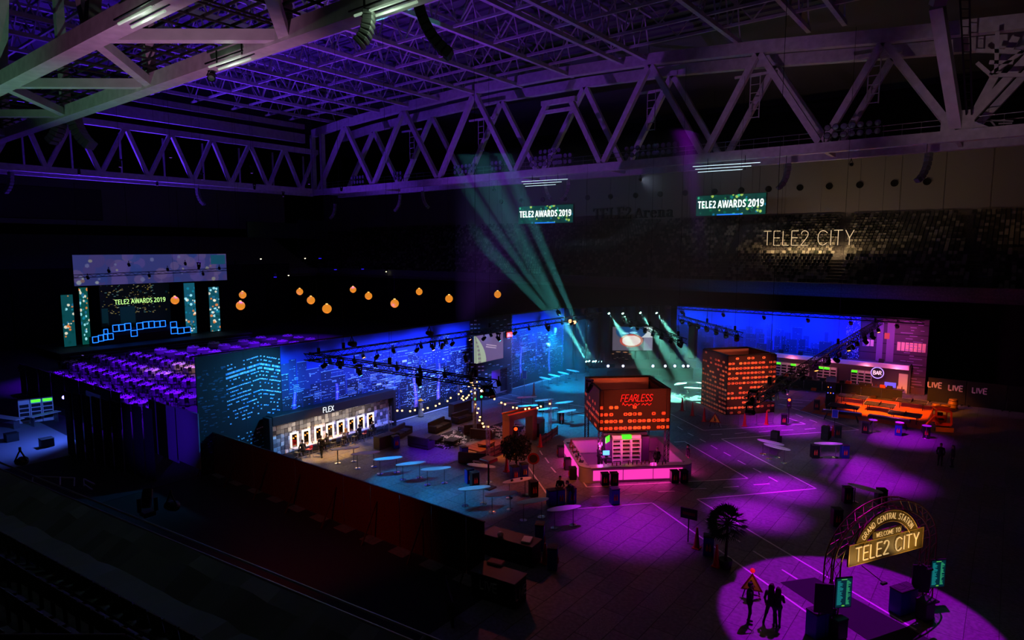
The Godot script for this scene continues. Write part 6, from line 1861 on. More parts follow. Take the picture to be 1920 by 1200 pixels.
	# low board fence along the street
	for a in [[895, 868, 985, 830, "long low board fence along the lounge's street side"], [1012, 838, 1045, 815, "short red board fence beside the timber gate"]]:
		var p := g(a[0], a[1])
		var q := g(a[2], a[3])
		var o := thing("board_fence", a[4], "fence", p)
		for k in 3:
			part(o, "board", MB.new().bar(Vector3(0, 0.18 + k * 0.24, 0), q - p + Vector3(0, 0.18 + k * 0.24, 0), 0.04, 0.21), M.wood if k != 1 else M.dark_wood)
		for t in [0.0, 0.33, 0.67, 1.0]:
			part(o, "post", MB.new().bar((q - p) * t, (q - p) * t + Vector3(0, 0.85, 0), 0.08, 0.08), M.dark_wood)
	# street furniture here
	for a in [[891, 800, "traffic light with a green lamp by the tallest lounge tower", 3.2], [903, 795, "traffic light with a green lamp beyond the tallest lounge tower", 3.2]]:
		var o := thing("traffic_light", a[2], "traffic light", g(a[0], a[1]), face(EYE - g(a[0], a[1])))
		part(o, "pole", MB.new().tube(Vector3.ZERO, Vector3(0, a[3] - 0.6, 0), 0.05, -1, 8), M.charcoal)
		part(o, "housing", MB.new().cham(Vector3(0, a[3] - 0.3, 0), Vector3(0.4, 0.95, 0.3), 0.04), M.black)
		for k in 3:
			part(o, "lamp", MB.new().lathe(Vector3(0, a[3] + 0.0 - k * 0.28, 0.15), [Vector2(0.12, 0.0), Vector2(0.0, 0.05)], 10, Basis(Vector3(1, 0, 0), Vector3(0, 0, 1), Vector3(0, -1, 0))), glow("signal_green", Color(0.1, 0.9, 0.6), 2.0) if k == 2 else (glow("signal_white", Color(1.0, 0.95, 0.85), 2.5) if k == 0 else M.charcoal))
	var rd := thing("traffic_light", "traffic light showing red-orange before the timber gate", "traffic light", g(967, 868), face(EYE - g(967, 868)))
	part(rd, "pole", MB.new().tube(Vector3.ZERO, Vector3(0, 2.0, 0), 0.05, -1, 8), M.charcoal)
	part(rd, "housing", MB.new().cham(Vector3(0, 2.4, 0), Vector3(0.42, 1.0, 0.32), 0.04), M.black)
	for k in 3:
		part(rd, "lamp", MB.new().lathe(Vector3(0, 2.72 - k * 0.3, 0.16), [Vector2(0.14, 0.0), Vector2(0.0, 0.07)], 10, Basis(Vector3(1, 0, 0), Vector3(0, 0, 1), Vector3(0, -1, 0))), glow("signal_red", Color(1.0, 0.25, 0.06), 2.6) if k == 0 else M.charcoal)
	var ps := thing("parking_sign", "blue square parking sign on a thin post by the city wall", "sign", g(983, 742), face(EYE - g(983, 742)))
	part(ps, "post", MB.new().tube(Vector3.ZERO, Vector3(0, 2.0, 0), 0.035, -1, 6), M.alu)
	part(ps, "plate", MB.new().cham(Vector3(0, 2.4, 0), Vector3(0.55, 0.85, 0.04), 0.01), M.blue_paint)
	part(ps, "border", MB.new().bar(Vector3(-0.25, 2.0, 0.03), Vector3(-0.25, 2.8, 0.03), 0.03, 0.03).bar(Vector3(0.25, 2.0, 0.03), Vector3(0.25, 2.8, 0.03), 0.03, 0.03), M.white_paint)
	cone(g(1001, 742), "tall red traffic cone by the blue parking sign", "", 1.5)
	cone(g(1013, 838), "red traffic cone beside the short red board fence", "", 1.1)
	cone(g(950, 884), "red traffic cone beside the dark round tree", "", 1.3)
	# dark tree with a planter, round no-entry sign
	tree(g(968, 892), 2.7, 1.15, "dark round-crowned tree in a pot beside the street")
	var ne := thing("round_sign", "dark red round road sign on a thin post by the yellow line", "sign", g(1000, 905), face(EYE - g(1000, 905)))
	part(ne, "post", MB.new().tube(Vector3.ZERO, Vector3(0, 1.4, -0.03), 0.03, -1, 6), M.charcoal)
	part(ne, "disc", MB.new().tube(Vector3(0, 1.75, 0), Vector3(0, 1.75, 0.03), 0.42, -1, 20), M.red_paint)
	part(ne, "inner_disc", MB.new().tube(Vector3(0, 1.75, 0.03), Vector3(0, 1.75, 0.036), 0.3, -1, 20), M.charcoal)
	var pr := thing("parasol_stand", "red-topped parasol stand on a dark post by the oval tables", "parasol stand", g(916, 915))
	part(pr, "post", MB.new().tube(Vector3.ZERO, Vector3(0, 1.9, 0), 0.06, -1, 8), M.black_metal)
	part(pr, "top", MB.new().cham(Vector3(0, 2.0, 0), Vector3(0.95, 0.24, 0.95), 0.05), M.red_paint)
	part(pr, "foot", MB.new().cham(Vector3(0, 0.05, 0), Vector3(0.8, 0.1, 0.8), 0.02), M.black)
	# figures of clothes-shop dummies at the wall
	var dm := thing("mannequin", "pale dressed mannequin with a yellow hat by the city wall", "mannequin", vz(789, 776, -44.7) * Vector3(1, 0, 1))
	part(dm, "stand", MB.new().tube(Vector3.ZERO, Vector3(0, 0.1, 0), 0.3, 0.25, 12), M.black)
	part(dm, "robe", MB.new().lathe(Vector3(0, 0.1, 0), [Vector2(0.3, 0), Vector2(0.2, 0.7), Vector2(0.22, 1.1), Vector2(0.1, 1.35)], 12), mat("robe", Color(0.5, 0.48, 0.42), 0.9))
	part(dm, "head", MB.new().ball(Vector3(0, 1.55, 0), 0.13, 10, 1.25), M.charcoal)
	part(dm, "hat", MB.new().lathe(Vector3(0, 1.62, 0), [Vector2(0.3, 0), Vector2(0.15, 0.04), Vector2(0.12, 0.16), Vector2(0, 0.18)], 12), M.yellow_paint)
	for s in [-1, 1]:
		part(dm, "arm", MB.new().tube(Vector3(0.16 * s, 1.3, 0), Vector3(0.24 * s, 0.8, 0.08), 0.06, 0.045, 8), M.black)


func tree(at: Vector3, h: float, r: float, label: String) -> Node3D:
	var o := thing("potted_tree", label, "tree", at)
	part(o, "pot", MB.new().lathe(Vector3.ZERO, [Vector2(0, 0), Vector2(0.3, 0), Vector2(0.38, 0.5), Vector2(0.33, 0.5), Vector2(0.3, 0.44), Vector2(0, 0.44)], 14), M.charcoal)
	part(o, "trunk", MB.new().tube(Vector3(0, 0.4, 0), Vector3(0.05, h * 0.7, 0.03), 0.06, 0.04, 7).tube(Vector3(0.05, h * 0.6, 0.03), Vector3(0.4, h * 0.85, 0.1), 0.03, 0.015, 5).tube(Vector3(0.04, h * 0.55, 0.03), Vector3(-0.35, h * 0.85, -0.15), 0.03, 0.015, 5), M.bark)
	var mb := MB.new()
	for k in 3600:
		var d := Vector3(rng.randf_range(-1, 1), rng.randf_range(-0.85, 1), rng.randf_range(-1, 1))
		if d.length() > 1.0:
			continue
		var p := Vector3(0, h * 0.78, 0) + d * r * Vector3(1, 0.85, 1)
		var u := Vector3(rng.randf_range(-1, 1), rng.randf_range(-1, 1), rng.randf_range(-1, 1)).normalized()
		var v := u.cross(Vector3(0.3, 1, 0.2)).normalized()
		mb.tri(p - v * 0.05, p + u * 0.24, p + v * 0.08, u.cross(v), u.cross(v), u.cross(v))
	var f := part(o, "foliage", mb, M.leaf)
	f.set_meta("kind", "stuff")
	return o


# ---------------------------------------------------------------- bar under the harbour print, games carpet
func build_bar_side() -> void:
	var ba := thing("back_bar", "long recessed bar with a white fascia under the harbour print", "bar", Vector3(82.6, 0, -15.5))
	part(ba, "fascia", MB.new().cham(Vector3(-0.6, 3.2, 0), Vector3(0.3, 0.5, 14.4), 0.03), M.white_paint)
	part(ba, "soffit", MB.new().box(Vector3(0.4, 3.35, 0), Vector3(1.8, 0.1, 14.4)), mat("bar_wall", Color(0.30, 0.27, 0.33), 0.8))
	part(ba, "back_wall", MB.new().box(Vector3(1.2, 1.6, 0), Vector3(0.1, 3.3, 14.4)), M.bar_wall)
	part(ba, "white_door", MB.new().cham(Vector3(1.1, 1.1, 6.5), Vector3(0.08, 2.2, 0.9), 0.02), M.white_paint)
	for k in 5:
		var z := [-7.0, -5.2, -2.1, 1.6, 5.0][k] as float
		if k < 4:
			for j in 3:
				var zz := z + j * 0.72
				var cab := part(ba, "bottle_fridge", MB.new().cham(Vector3(0.85, 1.1, zz), Vector3(0.55, 2.1, 0.68), 0.02), M.white_paint)
				for s in 5:
					part(cab, "shelf_gap", MB.new().box(Vector3(0.57, 0.35 + s * 0.36, zz), Vector3(0.03, 0.26, 0.56)), M.charcoal)
				if [[0], [0], [0, 1], [0]][k].has(j):
					part(cab, "green_header", MB.new().box(Vector3(0.56, 2.0, zz), Vector3(0.04, 0.24, 0.6)), glow("fridge_green", Color(0.3, 1.0, 0.12), 1.6))
				else:
					part(cab, "header", MB.new().box(Vector3(0.56, 2.0, zz), Vector3(0.04, 0.22, 0.6)), M.white_paint)
	for z in [-6.5, -4.2, 0.6, 4.4]:
		var cr := part(ba, "speaker_box", MB.new().cham(Vector3(-0.3, 3.65, z), Vector3(0.4, 0.5, 0.5), 0.03), M.charcoal)
		part(cr, "cone", MB.new().lathe(Vector3(-0.5, 3.65, z), [Vector2(0.18, 0.0), Vector2(0.0, 0.05)], 10, Basis(Vector3(0, 1, 0), Vector3(1, 0, 0), Vector3(0, 0, -1))), M.black)
	var wb := glow("bar_ring_glow", Color(0.72, 0.55, 1.0), 1.5)
	var sg := thing("bar_sign", "round neon bar sign with a ring on the recessed bar's wall", "neon sign", Vector3(81.9, vx(1645, 699, 81.9).y, vx(1645, 699, 81.9).z), -PI / 2)
	var rp := []
	for k in 25:
		rp.append(Vector3(cos(TAU * k / 24), sin(TAU * k / 24), 0) * 0.62)
	part(sg, "neon_ring", MB.new().path(rp, 0.05, 5), wb)
	letters(sg, "BAR", 0.42, 0.04, glow("bar_word_glow", Color(1.0, 0.70, 0.80), 1.6), Transform3D(Basis(), Vector3.ZERO), 0.14)
	part(sg, "back_plate", MB.new().tube(Vector3(0, 0, -0.12), Vector3(0, 0, -0.08), 0.66, -1, 24), M.charcoal)
	for z in [-20.5, -16.5, -12.5, -9.5]:
		omni(ba, Vector3(81.6, 2.7, z), Color(1.0, 0.45, 0.55), 1.5, 0.2)
	omni(ba, Vector3(80.8, 3.3, -9.0), Color(1.0, 0.3, 0.7), 2.0, 0.2)
	# counter in front, crowded with gear
	var co := thing("bar_counter", "dark long counter in front of the recessed bar", "bar counter", Vector3(79.7, 0, -15.5))
	for k in 7:
		part(co, "front_panel", MB.new().cham(Vector3(-0.3, 0.52, -6.0 + k * 2.0), Vector3(0.08, 1.04, 1.96), 0.01), M.charcoal)
	part(co, "top", MB.new().cham(Vector3(0, 1.08, 0), Vector3(0.8, 0.08, 14.2), 0.02), M.dark_wood)
	var crate := MB.new().cham(Vector3(0, 0.15, 0), Vector3(0.4, 0.3, 0.55), 0.03).mesh()
	var bottle := MB.new().lathe(Vector3.ZERO, [Vector2(0, 0), Vector2(0.05, 0), Vector2(0.05, 0.2), Vector2(0.018, 0.28), Vector2(0.018, 0.36), Vector2(0, 0.36)], 8).mesh()
	for k in 20:
		var o := MeshInstance3D.new()
		o.name = numbered("bottle_crate")
		o.mesh = crate
		var warm := k % 5 == 2
		o.material_override = M.orange_plastic if warm else [M.charcoal, M.leather, M.grey_cloth][k % 3]
		add_child(o)
		o.position = Vector3(79.7 - (0.9 if k % 3 == 1 else 0.0), 0.0 if k % 3 == 1 else 1.12, -22.0 + k * 0.68)
		tag(o, "orange bottle crate at the recessed bar's counter" if warm else "dark bottle crate at the recessed bar's counter", "crate", "orange crates at the recessed bar" if warm else "dark crates at the recessed bar")
	for k in 34:
		var o := MeshInstance3D.new()
		o.name = numbered("bottle")
		o.mesh = bottle
		o.material_override = [M.bottle_amber, M.bottle_green, M.white_paint][k % 3]
		add_child(o)
		o.position = Vector3(79.85 + rng.randf_range(0, 0.2), 1.12, -22.2 + k * 0.41)
		tag(o, ["amber bottle lined up on the recessed bar's counter", "green bottle lined up on the recessed bar's counter", "white bottle lined up on the recessed bar's counter"][k % 3], "bottle", ["amber bottles on the recessed bar", "green bottles on the recessed bar", "white bottles on the recessed bar"][k % 3])
	var mo := thing("till_screen", "wide violet screen standing on the recessed bar's counter", "screen", Vector3(79.7, 1.12, vx(1670, 708, 79.7).z), -PI / 2)
	part(mo, "foot", MB.new().box(Vector3(0, 0.05, 0), Vector3(0.3, 0.1, 0.2)), M.black)
	part(mo, "display", MB.new().cham(Vector3(0, 0.4, 0), Vector3(1.1, 0.55, 0.06), 0.02), glow("violet_screen", Color(0.42, 0.35, 1.0), 1.0))
	# games carpet and tables
	var cp := thing("games_carpet", "bright orange carpet under the table tennis tables", "carpet", Vector3(73.0, 0, -10.2))
	part(cp, "pile", MB.new().cham(Vector3(0, 0.01, 0), Vector3(10.6, 0.02, 9.4), 0.005), mat("orange_carpet", Color(0.86, 0.42, 0.12), 0.95))
	part(cp, "pale_strip", MB.new().cham(Vector3(-1.0, 0.012, -5.3), Vector3(8.0, 0.02, 1.1), 0.005), mat("pale_carpet", Color(0.72, 0.42, 0.30), 0.95))
	var tt := [[1583, 761, "table tennis table at the carpet corner nearest the printed tower"], [1600, 743, "table tennis table closest to the black arcade tower"], [1650, 758, "table tennis table in the middle of the orange carpet"], [1710, 752, "table tennis table beside the orange digger"], [1697, 776, "table tennis table behind the long shuffleboard bench"]]
	for a in tt:
		var p := g(a[0], a[1], 0.76)
		p.y = 0.022
		var o := thing("table_tennis_table", a[2], "game table", p)
		part(o, "top", MB.new().cham(Vector3(0, 0.74, 0), Vector3(1.525, 0.04, 2.74), 0.01), mat("tt_top", Color(0.10, 0.10, 0.14), 0.9))
		var ln := MB.new()
		for s in [-1, 1]:
			ln.box(Vector3(s * 0.75, 0.762, 0), Vector3(0.03, 0.004, 2.74)).box(Vector3(0, 0.762, s * 1.35), Vector3(1.5, 0.004, 0.03))
		ln.box(Vector3(0, 0.762, 0), Vector3(0.012, 0.004, 2.7))
		part(o, "line", ln, M.white_paint)
		part(o, "net", MB.new().box(Vector3(0, 0.84, 0), Vector3(1.7, 0.15, 0.01)), M.charcoal)
		part(o, "apron", MB.new().box(Vector3(0, 0.68, 0), Vector3(1.4, 0.07, 2.6)), M.black)
		for s in [[-1, -1], [1, -1], [-1, 1], [1, 1]]:
			part(o, "leg", MB.new().box(Vector3(s[0] * 0.6, 0.33, s[1] * 1.0), Vector3(0.05, 0.66, 0.05)), M.black_metal)
	for a in [[1578, 773, 0.15, "long dark shuffleboard table with a violet sheen at the carpet edge"], [1667, 784, 0.0, "long dark shuffleboard table with an amber rail at the carpet edge"]]:
		var p := g(a[0], a[1], 0.8)
		p.y = 0.0
		var o := thing("shuffleboard_table", a[3], "game table", p, a[2])
		part(o, "trough", MB.new().cham(Vector3(0, 0.78, 0), Vector3(0.7, 0.22, 3.4), 0.03), M.dark_wood)
		part(o, "playing_board", MB.new().box(Vector3(0, 0.9, 0), Vector3(0.45, 0.03, 3.2)), mat("shuffle_board", Color(0.25, 0.22, 0.36), 0.25))
		for s in [-1, 1]:
			part(o, "leg_frame", MB.new().bar(Vector3(-0.28, 0.68, s * 1.2), Vector3(-0.34, 0, s * 1.45), 0.07, 0.07).bar(Vector3(0.28, 0.68, s * 1.2), Vector3(0.34, 0, s * 1.45), 0.07, 0.07), M.black)
	# arcade tower with plants at its foot
	var at := g(1556, 762)
	var ar := thing("arcade_tower", "tall black game tower with a slanted lit top", "game tower", at, face(EYE - at))
	part(ar, "body", MB.new().cham(Vector3(0, 1.35, 0), Vector3(0.9, 2.7, 0.8), 0.04), M.black)
	part(ar, "slanted_top", MB.new().cham(Vector3(0, 2.85, 0), Vector3(0.95, 0.12, 0.9), 0.02, Basis(Vector3.RIGHT, 0.5)), mat("tower_top", Color(0.75, 0.7, 0.85), 0.3))
	for k in 5:
		part(ar, "button_light", MB.new().ball(Vector3(-0.25 + (k % 3) * 0.25, 1.5 + int(k / 3) * 0.6, 0.41), 0.05, 8), glow("button_amber", Color(1.0, 0.5, 0.15), 3.0) if k % 2 else glow("button_blue", Color(0.3, 0.3, 1.0), 3.0))
	for k in 2:
		var pp := g(1552 + k * 12, 768)
		var pt := thing("spiky_plant", ["spiky amber-lit potted plant at the game tower's foot", "spiky potted plant on the carpet side of the game tower"][k], "plant", pp)
		part(pt, "pot", MB.new().lathe(Vector3.ZERO, [Vector2(0, 0), Vector2(0.2, 0), Vector2(0.26, 0.35), Vector2(0, 0.33)], 10), M.charcoal)
		for j in 14:
			var a := TAU * j / 14
			var tip := Vector3(cos(a) * 0.45, 0.9 + 0.15 * (j % 3), sin(a) * 0.45)
			part(pt, "leaf", MB.new().tube(Vector3(0, 0.33, 0), tip, 0.035, 0.004, 4), M.leaf)
	# orange digger
	var dp := g(1762, 806)
	var dg := thing("mini_digger", "orange mini digger with an open cab frame beside the carpet", "digger", dp, face(EYE - dp) + 0.35)
	for s in [-1, 1]:
		part(dg, "track", MB.new().cham(Vector3(s * 0.55, 0.22, 0), Vector3(0.28, 0.42, 1.7), 0.12), M.black)
	part(dg, "chassis", MB.new().cham(Vector3(0, 0.55, 0), Vector3(1.1, 0.25, 1.2), 0.05), M.charcoal)
	part(dg, "engine_hood", MB.new().cham(Vector3(0, 0.95, -0.5), Vector3(1.2, 0.65, 0.7), 0.1), M.orange_plastic)
	part(dg, "side_panel", MB.new().bar(Vector3(-0.6, 0.7, 0.75), Vector3(-0.6, 2.0, 0.55), 0.14, 0.12).bar(Vector3(0.6, 0.7, 0.75), Vector3(0.6, 1.85, 0.55), 0.14, 0.12).bar(Vector3(-0.6, 0.72, 0.75), Vector3(0.6, 0.72, 0.75), 0.14, 0.26).bar(Vector3(-0.6, 2.0, 0.55), Vector3(0.6, 1.85, 0.55), 0.12, 0.14), M.orange_plastic)
	part(dg, "cab_roof", MB.new().cham(Vector3(0, 2.05, 0.1), Vector3(1.3, 0.1, 1.1), 0.04), M.orange_plastic)
	for s in [-0.58, 0.58]:
		part(dg, "cab_post", MB.new().bar(Vector3(s, 0.7, -0.3), Vector3(s, 2.0, -0.35), 0.08, 0.08), M.orange_plastic)
	part(dg, "driver_seat", MB.new().cham(Vector3(0, 1.0, -0.05), Vector3(0.5, 0.12, 0.45), 0.03).cham(Vector3(0, 1.3, -0.28), Vector3(0.5, 0.55, 0.1), 0.03), M.black)
	part(dg, "boom", MB.new().bar(Vector3(-0.3, 0.8, 0.8), Vector3(-1.0, 1.5, 1.3), 0.18, 0.2).bar(Vector3(-1.0, 1.5, 1.3), Vector3(-1.7, 0.7, 1.6), 0.15, 0.16), M.orange_plastic)
	part(dg, "bucket", MB.new().slab(PackedVector2Array([Vector2(0, 0), Vector2(0.4, 0.05), Vector2(0.45, 0.4), Vector2(0.1, 0.5)]), Vector3(-2.0, 0.15, 1.35), Vector3.RIGHT, Vector3.UP, 0.5), M.charcoal)
	part(dg, "dozer_blade", MB.new().box(Vector3(0, 0.3, 1.05), Vector3(1.4, 0.4, 0.08)), M.yellow_paint)
	lamp_at(Vector3(57, 7.3, -10.9), dp + Vector3(0, 1.2, 0), Color(1.0, 0.45, 0.2), 60.0, 9.0, "small amber lamp on the table tennis truss aimed at the digger")
	# yellow oddments beyond the digger
	for a in [[1786, 752, 1.1, "tall yellow-lit barrel of props beyond the digger"], [1755, 752, 0.6, "short brass-coloured prop barrel behind the digger"], [1772, 756, 0.7, "squat brass-coloured prop barrel behind the digger"]]:
		var o := thing("prop_barrel", a[3], "barrel", g(a[0], a[1] + 16))
		part(o, "body", MB.new().lathe(Vector3.ZERO, [Vector2(0, 0), Vector2(0.35, 0), Vector2(0.45, a[2] * 0.5), Vector2(0.35, a[2]), Vector2(0, a[2])], 12), mat("barrel_gold", Color(0.80, 0.55, 0.15), 0.4, 0.3))
		for k in 3:
			part(o, "hoop", MB.new().lathe(Vector3(0, a[2] * (0.15 + 0.35 * k), 0), [Vector2(0.46, 0), Vector2(0.46, 0.05)], 12), M.charcoal)
	lamp_at(Vector3(70, 7.3, -10.9), g(1782, 765, 0.6), Color(1.0, 0.65, 0.2), 24.0, 10.0, "small amber lamp on the table tennis truss aimed at the prop barrels")
	# hoarding with the white word
	var hz := [-6.4, -3.0, 0.4, 3.8, 7.2]
	var lw := mat("live_white", Color(0.88, 0.80, 0.86), 0.5)
	for k in 4:
		var o := thing("hoarding", ["black hoarding panel with white lettering next to the brick print", "black hoarding panel with white lettering, second from the brick print", "black hoarding panel with white lettering, third from the brick print", "plain black hoarding panel past the lettered ones"][k], "hoarding", Vector3(81.0, 0, hz[k] + 1.7), -PI / 2)
		part(o, "panel", MB.new().cham(Vector3(0, 1.3, 0), Vector3(3.36, 2.6, 0.12), 0.02), M.black)
		part(o, "foot", MB.new().box(Vector3(-1.4, 0.05, 0.2), Vector3(0.1, 0.1, 0.8)).box(Vector3(1.4, 0.05, 0.2), Vector3(0.1, 0.1, 0.8)), M.black_metal)
		if k < 3:
			var c := vx([1753, 1792, 1837][k], [722, 728, 733][k], 80.9)
			letters(o, "LIVE", 0.55, 0.07, lw, Transform3D(Basis(), Vector3(c.z - hz[k] - 1.7, c.y, 0.08)), 0.2)
	lamp_at(Vector3(74, 7.3, -10.9), Vector3(81, 1.4, -1.5), Color(0.95, 0.6, 0.85), 22.0, 22.0, "small rosy lamp on the table tennis truss aimed at the lettered hoarding")
	# round cocktail tables and their bins
	for k in 3:
		var a: Array = [[1637, 787], [1687, 792], [1738, 798]][k]
		var p := g(a[0], a[1], 1.1)
		p.y = 0
		var o := thing("cocktail_table", ["round violet-topped cocktail table nearest the black bin", "round violet-topped cocktail table with a blue bin under it", "round violet-topped cocktail table before the digger"][k], "table", p)
		part(o, "top", MB.new().lathe(Vector3(0, 1.07, 0), [Vector2(0, 0), Vector2(0.34, 0), Vector2(0.36, 0.02), Vector2(0.34, 0.04), Vector2(0, 0.04)], 20), M.white_top)
		part(o, "column", MB.new().tube(Vector3(0, 0.03, 0), Vector3(0, 1.07, 0), 0.045, -1, 10), M.chrome)
		part(o, "foot", MB.new().lathe(Vector3.ZERO, [Vector2(0.3, 0), Vector2(0.28, 0.03), Vector2(0.0, 0.05)], 18), M.chrome)
	var wb2 := [[1622, 812, "black bin beside the violet cocktail tables", 0], [1684, 816, "blue bin below the middle violet cocktail table", 1], [1737, 820, "dark bin below the cocktail table before the digger", 0], [1571, 820, "dark bin at the corner of the street markings", 0], [1470, 796, "small dark bin beside the printed tower", 0], [1531, 768, "dark bin on the street beside the game tower", 0]]
	for a in wb2:
		waste_bin(g(a[0], a[1]), face(EYE - g(a[0], a[1])), a[2], "", M.blue_plastic if a[3] else null, 0.95)
	# traffic sign and beacon beside the tower
	var ts := thing("blue_sign", "small square blue sign with a white border by the shuffleboard", "sign", g(1564, 806), face(EYE - g(1564, 806)))
	part(ts, "post", MB.new().tube(Vector3.ZERO, Vector3(0, 1.2, -0.03), 0.03, -1, 6), M.charcoal)
	part(ts, "plate", MB.new().cham(Vector3(0, 1.5, 0), Vector3(0.5, 0.75, 0.03), 0.01), M.blue_paint)
	part(ts, "border", MB.new().bar(Vector3(-0.24, 1.13, 0.02), Vector3(-0.24, 1.87, 0.02), 0.03, 0.03).bar(Vector3(0.24, 1.13, 0.02), Vector3(0.24, 1.87, 0.02), 0.03, 0.03).bar(Vector3(-0.24, 1.13, 0.02), Vector3(0.24, 1.13, 0.02), 0.03, 0.03).bar(Vector3(-0.24, 1.87, 0.02), Vector3(0.24, 1.87, 0.02), 0.03, 0.03), M.white_paint)
	var tl := thing("traffic_light", "traffic light with an amber lamp beside the printed tower", "traffic light", g(1478, 793), face(EYE - g(1478, 793)))
	part(tl, "pole", MB.new().tube(Vector3.ZERO, Vector3(0, 1.6, 0), 0.05, -1, 8), M.charcoal)
	part(tl, "housing", MB.new().cham(Vector3(0, 1.95, 0), Vector3(0.4, 0.95, 0.3), 0.04), M.black)
	for k in 3:
		part(tl, "lamp", MB.new().lathe(Vector3(0, 2.25 - k * 0.29, 0.15), [Vector2(0.13, 0.0), Vector2(0.0, 0.06)], 10, Basis(Vector3(1, 0, 0), Vector3(0, 0, 1), Vector3(0, -1, 0))), glow("signal_amber", Color(1.0, 0.38, 0.05), 3.0) if k == 0 else M.charcoal)
	warning_sign(g(1340, 800), face(EYE - g(1340, 800)), "yellow roadworks triangle at the corner of the tower's barriers", 1.1)
	for a in [[1455, 832, "violet-lit crate stack of dark props by the street"], [1549, 822, "dark crate stack of props behind the long violet table"]]:
		var o := thing("prop_crate", a[2], "crate", g(a[0], a[1]))
		for k in 3:
			part(o, "box", MB.new().cham(Vector3(-0.4 + (k % 2) * 0.7, 0.3 + int(k / 2) * 0.6, 0), Vector3(0.62, 0.58, 0.6), 0.03), M.charcoal)


# ---------------------------------------------------------------- entrance arch
func build_arch() -> void:
	var p0 := g(1560, 1180)
	var p1 := g(1730, 1125)
	var ux := (p1 - p0).normalized()
	var span := (p1 - p0).length()
	var yaw := -atan2(ux.z, ux.x)
	var o := thing("entrance_arch", "black arched truss gateway over the entrance carpet", "arch", p0, yaw)
	var gold := mat("arch_metal", Color(0.45, 0.38, 0.24), 0.3, 0.9)
	var path := []
	for k in 5:
		path.append([Vector3(-0.2, k * 0.72, 0), Vector3(-1, 0, 0)])
	var cx := span / 2 - 0.05
	var ra := span / 2 + 0.15
	for k in range(1, 18):
		var a := PI - PI * k / 18.0
		path.append([Vector3(cx + cos(a) * ra, 2.9 + sin(a) * 2.25, 0), Vector3(cos(a), sin(a), 0)])
	for k in 5:
		path.append([Vector3(span + 0.1, (4 - k) * 0.72, 0), Vector3(1, 0, 0)])
	for c in 4:
		var pts := []
		for q in path:
			pts.append(q[0] + q[1] * (0.22 if c % 2 else -0.22) + Vector3(0, 0, 0.22 if c < 2 else -0.22))
		part(o, "chord", MB.new().path(pts, 0.035, 6), gold)
	var br := MB.new()
	for k in path.size() - 1:
		var a = path[k]
		var b = path[k + 1]
		for z in [0.22, -0.22]:
			br.tube(a[0] + a[1] * 0.22 + Vector3(0, 0, z), b[0] - b[1] * 0.22 + Vector3(0, 0, z), 0.018, -1, 4)
		for s in [0.22, -0.22]:
			br.tube(a[0] + a[1] * s + Vector3(0, 0, 0.22), b[0] + b[1] * s + Vector3(0, 0, -0.22), 0.018, -1, 4)
	part(o, "bracing", br, gold)
	for x in [-0.2, span + 0.1]:
		part(o, "base_plate", MB.new().cham(Vector3(x, 0.03, 0), Vector3(0.9, 0.06, 0.9), 0.01), M.black_metal)
	# boards
	var brass := mat("sign_brass", Color(0.55, 0.46, 0.24), 0.5, 0.1)
	noisy(brass, 0.05, 0.7, 1.0, 1.7, 44)
	var edge := mat("sign_edge", Color(0.80, 0.66, 0.34), 0.4, 0.3)
	var let := glow("sign_letters", Color(1.0, 0.84, 0.56), 0.6, Color(0.9, 0.7, 0.4))
	var sg := thing("welcome_sign", "gold three-part station sign with glowing letters hung in the arch", "sign", p0 + Vector3(0, 2.9, 0), yaw)
	var board := part(sg, "name_board", MB.new().cham(Vector3(2.68, 0.5, 0.3), Vector3(4.75, 0.98, 0.08), 0.02), brass)
	for e in [[0.03], [0.97]]:
		part(board, "edge_strip", MB.new().box(Vector3(2.68, e[0], 0.345), Vector3(4.7, 0.035, 0.02)), edge)
	for e in [0.33, 5.03]:
		part(board, "edge_strip", MB.new().box(Vector3(e, 0.5, 0.345), Vector3(0.035, 0.94, 0.02)), edge)
	letters(sg, "TELE2 CITY", 0.62, 0.028, let, Transform3D(Basis(), Vector3(2.68, 0.5, 0.38)), 0.22, 4.0)
	part(sg, "welcome_board", MB.new().cham(Vector3(2.65, 1.17, 0.32), Vector3(1.8, 0.34, 0.08), 0.02), brass)
	letters(sg, "WELCOME TO", 0.19, 0.010, let, Transform3D(Basis(), Vector3(2.65, 1.17, 0.38)), 0.25, 1.5)
	var arc := PackedVector2Array()
	for k in 25:
		var a := deg_to_rad(-60.0 + k * 5.0)
		arc.append(Vector2(sin(a), cos(a)) * 2.26)
	for k in 25:
		var a := deg_to_rad(60.0 - k * 5.0)
		arc.append(Vector2(sin(a), cos(a)) * 1.70)
	var ab := part(sg, "arched_board", MB.new().slab(arc, Vector3(2.65, -0.08, 0.26), Vector3.RIGHT, Vector3.UP, 0.08), brass)
	for r in [2.23, 1.73]:
		var pts := []
		for k in 25:
			var a := deg_to_rad(-60.0 + k * 5.0)
			pts.append(Vector3(2.65 + sin(a) * r, -0.08 + cos(a) * r, 0.35))
		part(ab, "edge_strip", MB.new().path(pts, 0.02, 4), edge)
	var word := "GRAND CENTRAL STATION"
	var total := text_width(word, 0.26)
	var run := 0.0
	for ch in word:
		var w := glyph_width(ch)
		var a := deg_to_rad(-52.0 + 104.0 * (run + w * 0.5) / total)
		if GLYPH.has(ch):
			var mb := MB.new()
			for st in GLYPH[ch]:
				var pts := []
				for q in st:
					pts.append(Vector3((q[0] - w * 0.5) * 0.215, (q[1] - 0.5) * 0.26, 0))
				mb.path(pts, 0.014, 4)
			piece(sg, "letter", mb.mesh(), let, Transform3D(Basis(Vector3.BACK, -a), Vector3(2.65 + sin(a) * 1.98, -0.08 + cos(a) * 1.98, 0.37)))
		run += w + 0.26
